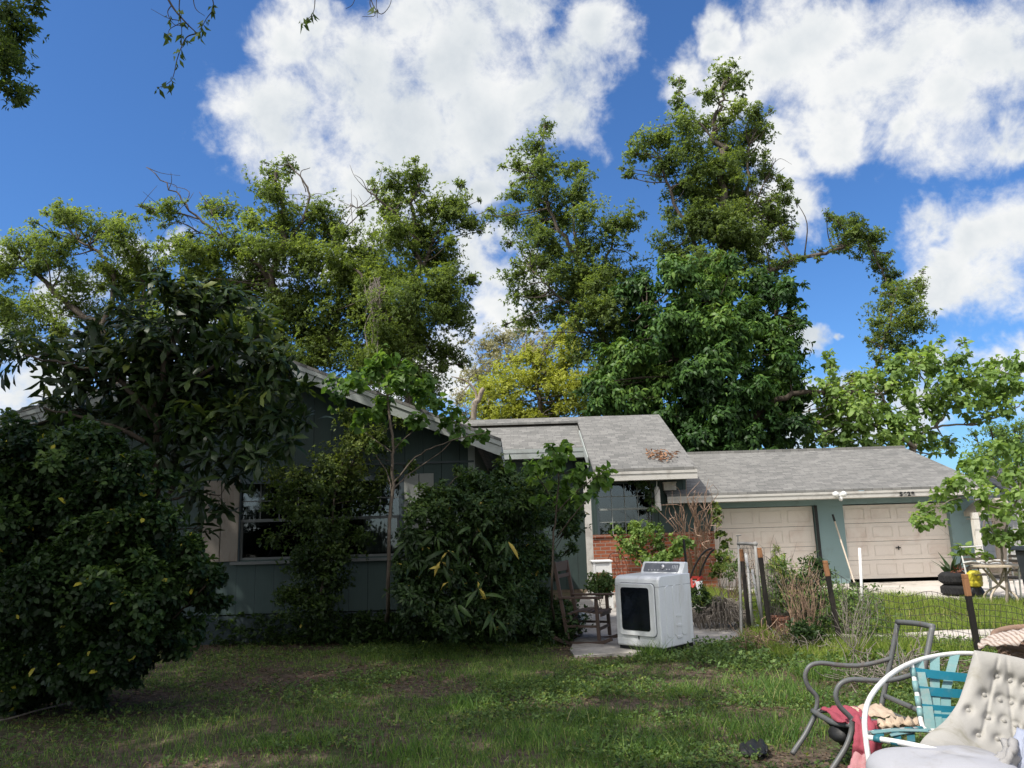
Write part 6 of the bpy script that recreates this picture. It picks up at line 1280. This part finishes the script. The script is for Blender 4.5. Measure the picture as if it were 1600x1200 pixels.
# cloths
def cloth(name, label, cat, grid, mat, amp=0.02, freq=9, seed=1, sub=6, th=0.008):
    """grid of guide points (rows of (u, v, Y)), smoothed, with soft folds"""
    rows = [catmull([P(*p) for p in r], sub) for r in grid]
    m_ = len(rows[0]); full = [catmull([r[i] for r in rows], sub) for i in range(m_)]
    A_ = np.array(full); nn, mm = A_.shape[:2]
    d0 = np.gradient(A_, axis=0); d1 = np.gradient(A_, axis=1); nn_ = nrm(np.cross(d0, d1))
    I, J = np.meshgrid(np.linspace(0, 1, nn), np.linspace(0, 1, mm), indexing='ij')
    f = np.sin(I*freq*6.28 + 2.2*vnoise(I*6, J*6, 0.7, seed)*3) * (0.4 + vnoise(I*6, J*6, 0.8, seed+9)) + 1.6*(vnoise(I*14, J*14, 0.8, seed+3)-0.5)
    A_ = A_ + nn_*(amp*f)[..., None]
    mb = MB(); vs = A_.reshape(-1, 3); mb.add(vs, [(i*mm+j, (i+1)*mm+j, (i+1)*mm+j+1, i*mm+j+1) for i in range(nn-1) for j in range(mm-1)])
    o = mb.build(name, MAT[mat], None, smooth=True, recalc=False)
    sm = o.modifiers.new('thickness', 'SOLIDIFY'); sm.thickness = th
    return tag(o, label, cat)
cloth('red_towel', 'faded red cloth lying on the front of the grey chair seat', 'towel', [[(1282,1108,YF-.05),(1305,1106,YF-.05),(1334,1104,YF-.05)], [(1292,1114,YF-.25),(1318,1113,YF-.25),(1345,1110,YF-.25)], [(1305,1124,YN+.12),(1330,1124,YN+.1),(1352,1122,YN+.1)], [(1318,1130,YN+.02),(1340,1132,YN),(1372,1130,YN)]], 'red_cloth', 0.011, 3, 11)
cloth('red_towel', 'red cloth bundle drooping from the near edge of the grey chair to the grass', 'towel', [[(1333,1122,YN-.06),(1350,1121,YN-.06),(1377,1126,YN-.04)], [(1338,1140,YN-.12),(1356,1142,YN-.16),(1372,1145,YN-.1)], [(1334,1165,YN-.14),(1355,1168,YN-.2),(1374,1172,YN-.12)], [(1332,1182,YN-.12),(1352,1188,YN-.18),(1372,1195,YN-.1)], [(1330,1200,YN-.12),(1352,1210,YN-.18),(1370,1215,YN-.1)]], 'red_cloth', 0.02, 2, 12)
cloth('pink_cloth', 'dusty pink cloth pooled on the grass below the red bundle', 'cloth', [[(1338,1178,YN-.2),(1350,1180,YN-.24),(1366,1186,YN-.22)], [(1330,1192,YN-.24),(1350,1194,YN-.28),(1366,1200,YN-.26)], [(1322,1204,YN-.28),(1346,1210,YN-.32),(1366,1220,YN-.3)]], 'pink_cloth', 0.014, 2, 13)
cloth('beige_cloth', 'beige cloth spread on the back half of the grey chair seat', 'cloth', [[(1328,1107,YF-.06),(1352,1103,YF-.02),(1376,1102,YF-.02)], [(1338,1112,YF-.25),(1362,1110,YF-.25),(1390,1110,YF-.25)], [(1352,1122,YN+.12),(1380,1121,YN+.12),(1404,1122,YN+.1)]], 'beige_cloth', 0.010, 3, 14)
cloth('beige_cloth', 'rolled crumpled beige cloth beside the teal strapped seat', 'cloth', [[(1374,1128,YN-.04),(1404,1123,YN-.02),(1434,1126,YN-.02)], [(1372,1134,YN-.14),(1402,1130,YN-.16),(1436,1132,YN-.12)], [(1376,1141,YN-.1),(1404,1140,YN-.12),(1434,1141,YN-.08)]], 'beige_cloth', 0.02, 4, 15)
mb = MB(); mb.sphere(P(1313,1146,5.12), (.07,.09,.055), 12, 8); q = np.array(mb.v); q += rng.normal(0, .008, q.shape); mb.v = [tuple(x) for x in q]; mb.slab([P(1290,1128,YF-.3), P(1330,1133,YN+.02), P(1326,1146,YN+.02), P(1306,1142,YF-.35)], (0, .02, 0)); tag(mb.build('black_bag', MAT['black'], None, smooth=True), 'black bag sagging under the grey chair seat', 'bag')
# --- white tubular chair with teal straps
sc_ = empty('strap_chair', (2.75, 4.55, 0), 'white tubular garden chair with teal and blue vinyl straps', 'chair')
mb = MB(); mb.tube(catmull([P(*p) for p in ((1364,1222,4.2),(1358,1190,4.22),(1353,1155,4.26),(1351,1122,4.32),(1358,1093,4.42),(1378,1066,4.55),(1405,1045,4.7),(1437,1031,4.85),(1475,1023,4.95),(1515,1021,4.98),(1560,1028,4.95),(1610,1050,4.85),(1640,1090,4.7))], 7), 0.0138, 10); mb.build('arm_tube', MAT['white_tube'], sc_, smooth=True)
UPR = [(1424,1037,4.80),(1428,1058,4.76),(1433,1085,4.72),(1437,1110,4.68),(1440,1130,4.64),(1447,1141,4.6),(1470,1143,4.58),(1560,1150,4.55)]
mb = MB(); mb.tube(catmull([P(*p) for p in UPR], 6), 0.0135, 10); mb.build('back_tube', MAT['white_tube'], sc_, smooth=True)
mb = MB(); mb.tube([P(1357,1146,4.3), P(1393,1142,4.45), P(1442,1139,4.62)], 0.0135, 10); mb.tube(catmull([P(1356,1152,4.26), P(1400,1159,4.16), P(1440,1167,4.08), P(1560,1195,3.95)], 5), 0.0135, 10); mb.build('seat_tube', MAT['white_tube'], sc_, smooth=True)
def ribbon(mbx, px, w, wd=(1, 0, 0), off=(0, -0.012, 0), bulge=0.0):
    c = catmull([P(*p) + np.array(off) for p in px], 6); wd = np.array(wd, float)*w/2; vs = []
    for p in c: vs += [p - wd, p + wd]
    n_ = len(c); mbx.add(vs, [(2*i, 2*i+2, 2*i+3, 2*i+1) for i in range(n_-1)])
def ribbons(name, lst, mat):
    mb = MB()
    for a in lst: ribbon(mb, *a)
    o = mb.build(name, MAT[mat], sc_, recalc=False); md = o.modifiers.new('thickness', 'SOLIDIFY'); md.thickness = 0.003; md.offset = 0
    return o
WX = (1, 0, -0.05)
for lst in ([(1433,1031,4.86),(1438,1060,4.78),(1446,1095,4.72),(1452,1138,4.62)], [(1459,1025,4.93),(1459,1055,4.84),(1459,1085,4.77),(1463,1141,4.62)], [(1491,1021,4.98),(1482,1055,4.86),(1476,1085,4.78),(1478,1143,4.62)]):
    ribbons('vertical_strap', [(lst, 0.058, WX)], 'strap')
for v0, v1 in ((1049, 1060), (1078, 1085), (1106, 1112), (1120, 1125)):
    Yq = 4.79 - (v0-1049)*0.0018
    ribbons('horizontal_strap', [([(1426 + (v0-1049)*0.16, v0, Yq), (1465, (v0+v1)/2, Yq+.0), (1540, v1+2, Yq)], 0.048, (0, 0, 1), (0, 0.004, 0))], 'strap_blue')
for q_ in (0.10, 0.32, 0.55, 0.74):
    c = catmull([P(*p) for p in UPR[:5]], 8); i = int(q_*(len(c)-1)); mb = MB(); mb.tube([c[i], c[min(i+5, len(c)-1)]], 0.0165, 10); mb.build('strap_wrap', MAT['strap'], sc_, smooth=True)
for a_, b_, r_ in (((1356,1146,4.3),(1442,1139,4.62),(.1,.42,.66,.88)), ((1356,1152,4.26),(1440,1167,4.08),(.12,.45,.72))):
    for s in r_: pa = P(*a_); pb = P(*b_); mb = MB(); mb.tube([pa + (pb-pa)*s, pa + (pb-pa)*(s+.13)], 0.0165, 10); mb.build('strap_wrap', MAT['strap_dark'], sc_, smooth=True)
for s in (.14, .46, .72):
    ribbons('seat_strap', [([(1356 + 86*s, 1146 - 7*s, 4.3+.32*s), (1356+85*s+6, 1150 + 3*s, 4.25+.1*s), (1356+84*s+8, 1152+15*s+1, 4.25-.17*s)], 0.045, (1, 0.2, 0), (0, 0, .014))], 'strap_dark')
ribbons('seat_strap', [([(1362,1151,4.27),(1400,1147,4.3),(1450,1148,4.35)], 0.05, (0.1, 1, 0), (0, 0, .02))], 'strap'); ribbons('seat_strap', [([(1392,1156,4.2),(1425,1150,4.35),(1455,1146,4.5)], 0.045, (.3, 1, 0), (0, 0, .022))], 'strap')
# --- tufted back cushion
BTN = [(1556.6,1057),(1578,1063),(1537.6,1086),(1562,1093),(1579,1098),(1512.6,1110),(1543.6,1121),(1568.6,1126),(1586.6,1134.6),(1528,1149),(1558.6,1155),(1600,1070),(1603,1104),(1606,1142),(1582,1166)]
def lerp_c(pts, s):
    c = catmull([np.array(p, float) for p in pts], 10); x = s*(len(c)-1); i = min(int(x), len(c)-2); return c[i] + (c[i+1]-c[i])*(x-i)
LB = [(1522,1016),(1514,1045),(1505,1075),(1494,1102),(1474,1128),(1447,1149),(1436,1163)]
RB = [(1665,1052),(1665,1085),(1665,1120),(1665,1150),(1665,1180),(1665,1205),(1665,1222)]
NS, NT = 110, 90; fr_ = []; fp = []; FUV = []
for i in range(NS+1):
    for j in range(NT+1):
        s = i/NS; t_ = j/NT; a = lerp_c(LB, t_); b = lerp_c(RB, t_); s2 = s
        u, v = a + (b-a)*s2; v = v + (-6*math.sin(math.pi*s)*(1-t_)) + 8*t_*math.sin(math.pi*min(1, s*1.4))*(1 if t_ > .85 else 0)
        Yb = 4.52 - 0.30*t_**1.6 - 0.10*(1-s)*t_**2
        e = min(s, t_, 1-t_)*16; edge = 1-math.exp(-e*1.1); puff = 0.055*edge
        dimp = 0
        for bu, bv in BTN:
            d2 = ((u-bu)**2 + (v-bv)**2); dimp += 0.036*math.exp(-d2/60.0) + 0.016*math.exp(-d2/500.0)
        # pulled creases between neighbouring buttons
        cre = 0.010*math.exp(-((u-1554 + 0.22*(v-1057))/3.0)**2)*(1 if v < 1150 else 0) + 0.008*math.exp(-((u-1576 - 0.08*(v-1063))/3.0)**2)
        FUV.append((u, v)); fp.append(P(u, v, Yb - puff + min(dimp, 0.05) + cre*edge + 0.006*(vnoise(u/16., v/16., 0.9, 3)-0.5)))
        fr_.append(P(u, v, Yb + 0.05*edge + 0.02))
mb = MB(); w_ = NT+1; nF = len(fp)
mb.add(fp + fr_, [(i*w_+j, (i+1)*w_+j, (i+1)*w_+j+1, i*w_+j+1) for i in range(NS) for j in range(NT)] + [(nF+i*w_+j, nF+i*w_+j+1, nF+(i+1)*w_+j+1, nF+(i+1)*w_+j) for i in range(NS) for j in range(NT)]
   + [(i*w_, nF+i*w_, nF+(i+1)*w_, (i+1)*w_) for i in range(NS)] + [(i*w_+NT, (i+1)*w_+NT, nF+(i+1)*w_+NT, nF+i*w_+NT) for i in range(NS)] + [(j, j+1, nF+j+1, nF+j) for j in range(NT)] + [(NS*w_+j, nF+NS*w_+j, nF+NS*w_+j+1, NS*w_+j+1) for j in range(NT)])
cu_root = empty('back_cushion', P(1560, 1160, 4.35), 'dirty pale tufted back cushion with fabric buttons leaning on the strapped chair', 'cushion')
mb.build('padding', MAT['cushion'], cu_root, smooth=True, recalc=False)
FUV = np.array(FUV)
for bu, bv in BTN:
    t_ = np.clip((bv-1030)/150, 0, 1); s = np.clip((bu-1480)/180, 0, 1); Yb = 4.52 - 0.30*t_**1.6 - 0.10*(1-s)*t_**2
    bi = int(np.argmin((FUV[:, 0]-bu)**2 + (FUV[:, 1]-bv)**2)); mb = MB(); mb.sphere(np.array(fp[bi]) - np.array([0, 0.003, 0]), (0.0125, 0.007, 0.0125), 12, 8); mb.build('button', MAT['cushion'], cu_root, smooth=True)
# --- seat cushion
c0 = P(1474, 1212, 3.95); mb = MB(); nU, nV = 48, 24; vs = []
for j in range(nV+1):
    ph = -math.pi/2 + math.pi*j/nV
    for i in range(nU):
        th = 2*math.pi*i/nU; pw = lambda x, e: math.copysign(abs(x)**e, x)
        vs.append(c0 + np.array([0.335*pw(math.cos(ph), .55)*pw(math.cos(th), .75), 0.24*pw(math.cos(ph), .55)*pw(math.sin(th), .75), 0.105*pw(math.sin(ph), .8)]) + np.array([0, 0, .006*math.sin(3*th)]))
mb.add(vs, [(j*nU+i, j*nU+(i+1) % nU, (j+1)*nU+(i+1) % nU, (j+1)*nU+i) for j in range(nV) for i in range(nU)])
tag(mb.build('seat_cushion', MAT['seat_cushion'], None, smooth=True, recalc=False), 'thick smooth grey seat cushion at the bottom edge in front of the tufted cushion', 'cushion')
# --- cloths at the right edge
cloth('blue_cloth', 'pale blue cloth hanging over the cushion at the right edge', 'cloth', [[(1590,1148,4.05),(1606,1136,4.05),(1640,1130,4.05)], [(1584,1165,4.0),(1605,1160,3.95),(1640,1160,4.0)], [(1586,1190,3.95),(1606,1188,3.9),(1640,1190,3.95)], [(1590,1225,3.92),(1610,1225,3.88),(1640,1225,3.9)]], 'blue_cloth', 0.014, 2, 16)
cloth('white_cloth', 'crumpled off white cloth below the pale blue cloth', 'cloth', [[(1571,1160,4.02),(1580,1158,3.98),(1590,1162,4.0)], [(1566,1176,3.96),(1578,1176,3.9),(1592,1180,3.95)], [(1550,1192,3.92),(1566,1194,3.86),(1588,1200,3.9)], [(1540,1212,3.9),(1562,1215,3.84),(1588,1222,3.88)]], 'grey_cloth', 0.016, 2, 17)
wk = empty('wicker_chair', (*P(1668, 1012, 5.4)[:2], 0), 'brown wicker tub chair behind the tufted cushion', 'chair'); wc0 = np.array(wk.location)
zr_ = P(1575, 1016, 5.1)[2]; mb = MB(); nA = 40; R1 = 0.37
ring = [(wc0[0] + R1*1.15*math.cos(a), wc0[1] + R1*math.sin(a), zr_ + 0.04*math.sin(a)) for a in np.linspace(math.pi*0.25, math.pi*1.75, nA)]
mb.tube(ring, 0.026, 8); mb.build('rim', MAT['wicker'], wk, smooth=True)
mb = MB(); rows_ = 40; vs = []
for k in range(rows_+1):
    f = k/rows_
    for i, a in enumerate(np.linspace(math.pi*0.25, math.pi*1.75, nA*2)):
        rr_ = R1*(1 - 0.25*(1-f)) + 0.006*math.sin(i*1.57 + math.pi*(k % 2)); vs.append((wc0[0] + 1.15*rr_*math.cos(a), wc0[1] + rr_*math.sin(a), 0.1 + (zr_-0.12)*f))
mb.add(vs, [(k*nA*2+i, k*nA*2+i+1, (k+1)*nA*2+i+1, (k+1)*nA*2+i) for k in range(rows_) for i in range(nA*2-1)]); mb.build('woven_shell', MAT['wicker'], wk, recalc=False)
mb = MB(); mb.lathe([(0.27, 0.36), (0.27, 0.42), (0.2, 0.44)], (wc0[0], wc0[1], 0), 24); mb.build('seat', MAT['wicker'], wk)
for a in (0.8, 2.3, 3.9, 5.4): mb = MB(); mb.tube([(wc0[0] + .24*math.cos(a), wc0[1] + .22*math.sin(a), 0), (wc0[0] + .24*math.cos(a), wc0[1] + .22*math.sin(a), .37)], .02, 7); mb.build('leg', MAT['wicker'], wk)
cloth('striped_cloth', 'brown striped cloth thrown over the wicker chair rim', 'cloth', [[(1529,1014,5.05),(1535,1003,5.2),(1548,996,5.3)], [(1542,1012,5.0),(1550,1000,5.15),(1560,992,5.3)], [(1560,1009,5.0),(1572,996,5.15),(1580,988,5.3)], [(1590,1005,5.0),(1600,992,5.15),(1606,985,5.3)], [(1625,1000,5.0),(1635,990,5.15),(1640,982,5.3)]], 'striped', 0.016, 3, 18)
cloth('black_rag', 'crumpled black rag lying on the grass left of the grey chair', 'rag', [[(G_u, G_v, G(G_u, G_v, .04)[1]) for G_u, G_v in ((1158,1164),(1170,1160),(1184,1158),(1198,1162))], [(G_u, G_v, G(G_u, G_v, .05)[1]) for G_u, G_v in ((1156,1172),(1170,1170),(1186,1168),(1200,1170))], [(G_u, G_v, G(G_u, G_v, .03)[1]) for G_u, G_v in ((1162,1180),(1176,1182),(1190,1182),(1198,1178))]], 'black', 0.012, 3, 19)
st = [np.append(G(u, v)[:2], 0.05) for u, v in ((-15,1138),(20,1130),(60,1118),(112,1106))]
mb = MB(); mb.tube(catmull(st, 5), 0.008, 6); tag(mb.build('fallen_stick', MAT['straw'], None), 'thin pale stick lying on the dirt at the bottom left', 'stick')

# ------------------------------------------------------------------ grass, weeds and litter on the lawn
g = np.random.default_rng(200)
def occupied(x, y):
    """patio and driveway keep free of blades"""
    return inside(x, y, PATIO) | inside(x, y, DRV) | inside(x, y, PATHP)
def inside(x, y, poly):
    poly = np.array(poly); c = np.zeros(len(x), bool); n_ = len(poly); j = n_-1
    for i in range(n_):
        xi, yi = poly[i]; xj, yj = poly[j]
        c ^= ((yi > y) != (yj > y)) & (x < (xj-xi)*(y-yi)/(yj-yi+1e-12) + xi); j = i
    return c
PATIO = [tuple(p) for p in pp]; DRV = dp; PATHP = [tuple(p) for p in pth]
def lawn_points(n, x0, x1, y0, y1, gamma=1.0):
    y = y0 + (y1-y0)*g.random(n)**gamma; x = x0 + (x1-x0)*g.random(n)
    k = np.abs(x) < 0.74*y + 0.5; x, y = x[k], y[k]; k = ~occupied(x, y); return x[k], y[k]
def blades(name, x, y, h, lean, w, tint, mat='grass'):
    n = len(x); z = ground_h(x, y); a = g.uniform(0, 6.283, n); d = np.stack([np.cos(a), np.sin(a), np.zeros(n)], 1)*lean[:, None]; b = g.uniform(0, 6.283, n); s = np.stack([np.cos(b), np.sin(b), np.zeros(n)], 1)*w[:, None]/2
    p = np.stack([x, y, z], 1); up = np.array([0, 0, 1.0])
    v = np.stack([p-s, p+s, p + up*(h*0.6)[:, None] + d*0.4 + s*0.75, p + up*(h*0.6)[:, None] + d*0.4 - s*0.75, p + up*h[:, None] + d], 1).reshape(-1, 3)
    me = bpy.data.meshes.new(name); me.vertices.add(len(v)); me.vertices.foreach_set('co', v.astype(np.float32).ravel())
    base = np.arange(n)[:, None]*5; idx = np.concatenate([base + np.array([0,1,2,3]), base + np.array([3,2,4])], 1).ravel()
    me.loops.add(len(idx)); me.loops.foreach_set('vertex_index', idx.astype(np.int32)); me.polygons.add(2*n)
    ls = (np.arange(n)[:, None]*7 + np.array([0, 4])).ravel(); me.polygons.foreach_set('loop_start', ls.astype(np.int32))
    at = me.attributes.new('tint', 'FLOAT', 'FACE'); at.data.foreach_set('value', np.repeat(np.clip(tint, 0, 1), 2).astype(np.float32)); me.update(calc_edges=True)
    return tag(link_mesh(name, me, MAT[mat]), kind='stuff')
x, y = lawn_points(640000, -10, 9, 3.6, 12.5, 1.3)
dn = vnoise(x, y, 0.75, 300, 4); dn2 = vnoise(x, y, 3.2, 310, 3)
left = np.clip((x + 2.6 + 0.25*(y-6))/2.2, 0.3, 1)               # thin and bare toward the hedge
keep = g.random(len(x)) < np.clip((dn-0.375)*6.0, 0.05, 1)*np.clip((dn2-0.22)*4, 0.15, 1)*left; x, y, dn = x[keep], y[keep], dn[keep]
n = len(x); h = g.uniform(0.02, 0.055, n)*(0.5 + 1.2*np.clip((dn-0.42)*3, 0, 1)); tall = g.random(n) < 0.02; h[tall] *= 1.9
blades('lawn_grass', x, y, h, h*g.uniform(0.2, 1.0, n), g.uniform(0.003, 0.007, n), 0.52 + g.normal(0, .24, n) + 0.3*(vnoise(x, y, 2.0, 320)-.5))
# taller grass with sunlit colour painted in, between the fence and the driveway, and tufts
x, y = lawn_points(160000, 3.0, 13.5, 9.2, 16.5); keep = (g.random(len(x)) < np.clip((vnoise(x, y, 0.9, 330)-0.33)*5, 0.05, 1)); x, y = x[keep], y[keep]; n = len(x)
h = g.uniform(0.06, 0.22, n)*(0.45 + vnoise(x, y, 1.2, 340)); blades('tall_grass', x, y, h, h*g.uniform(0.2, 0.8, n), g.uniform(0.006, 0.012, n), 0.6 + g.normal(0, .22, n), 'grass_painted_sunlit')
tx, ty, th_ = [], [], []
for (u, v, s, hh, nb) in ((1020,1028,0.16,0.20,150),(1008,1030,0.10,0.16,70),(735,1105,0.22,0.13,160),(640,1180,0.3,0.14,260),(940,1120,0.25,0.12,180),(1080,1085,0.3,0.13,260),(1190,1075,0.4,0.14,380),(1240,1100,0.35,0.16,300),(860,1160,0.3,0.12,200),(1010,1180,0.35,0.13,240),(470,1165,0.3,0.11,200),(1215,1155,0.35,0.15,300),(1280,1060,0.3,0.18,260),(700,1060,0.3,0.10,160),(400,1170,0.3,0.09,150),(1130,1140,0.3,0.12,220),(300,1185,.4,.08,160),(560,1130,.3,.10,160)):
    p = G(u, v); tx.append(p[0] + g.normal(0, s*.6, nb)); ty.append(p[1] + g.normal(0, s*.4, nb)); th_.append(hh*g.uniform(.5, 1.3, nb))
x, y, h = map(np.concatenate, (tx, ty, th_)); n = len(x); blades('grass_tufts', x, y, h, h*g.uniform(0.3, 1.0, n), g.uniform(0.005, 0.009, n), 0.5 + g.normal(0, .2, n))
# small leafy weeds (clover and creeping plants)
x, y = lawn_points(170000, -10, 9, 3.6, 12.2, 1.2); dn = vnoise(x, y, 1.1, 350, 4); k = g.random(len(x)) < np.clip((dn-0.40)*6, 0.05, 1)*np.clip((x + 2.9 + 0.25*(y-6))/2.4, 0.35, 1); x, y = x[k], y[k]; n = len(x)
T = np.stack([x, y, ground_h(x, y) + g.uniform(0.01, 0.07, n)], 1); A = rosettes(T, nrm(g.normal(0, .35, T.shape) + np.array([0, 0, 1.0])), 0.42 + g.normal(0, .18, n), 4, 0.027, g, 1.2, 0.1, 0.7)
tag(leaf_mesh('clover', *A, MAT['weed'], None, 'diamond'), kind='stuff')
# dead leaves and chips
x, y = lawn_points(70000, -10, 9, 3.6, 12.5, 1.2); dn = vnoise(x, y, 0.75, 300, 4); k = g.random(len(x)) < np.clip((0.58-dn)*5, 0.10, 1); x, y = x[k], y[k]; n = len(x)
T = np.stack([x, y, ground_h(x, y) + g.uniform(0.006, 0.022, n)], 1)
tag(leaf_mesh('leaf_litter', T, nrm(g.normal(0, 1, (n, 3))*np.array([1, 1, .15])), nrm(g.normal(0, .3, (n, 3)) + np.array([0, 0, 1.0])), g.uniform(.015, .05, n), g.uniform(.008, .022, n), g.uniform(0, 1, n)**1.3, MAT['dry']), kind='stuff')
x, y = lawn_points(9000, 3.5, 13.5, 12.5, 17.5); T = np.stack([x, y, gz(x, y) + 0.03], 1); n = len(x)
tag(leaf_mesh('driveway_litter', T, nrm(g.normal(0, 1, (n, 3))*np.array([1, 1, .15])), nrm(g.normal(0, .3, (n, 3)) + np.array([0, 0, 1.0])), g.uniform(.03, .08, n), g.uniform(.015, .03, n), g.uniform(0, 1, n), MAT['dry']), kind='stuff')
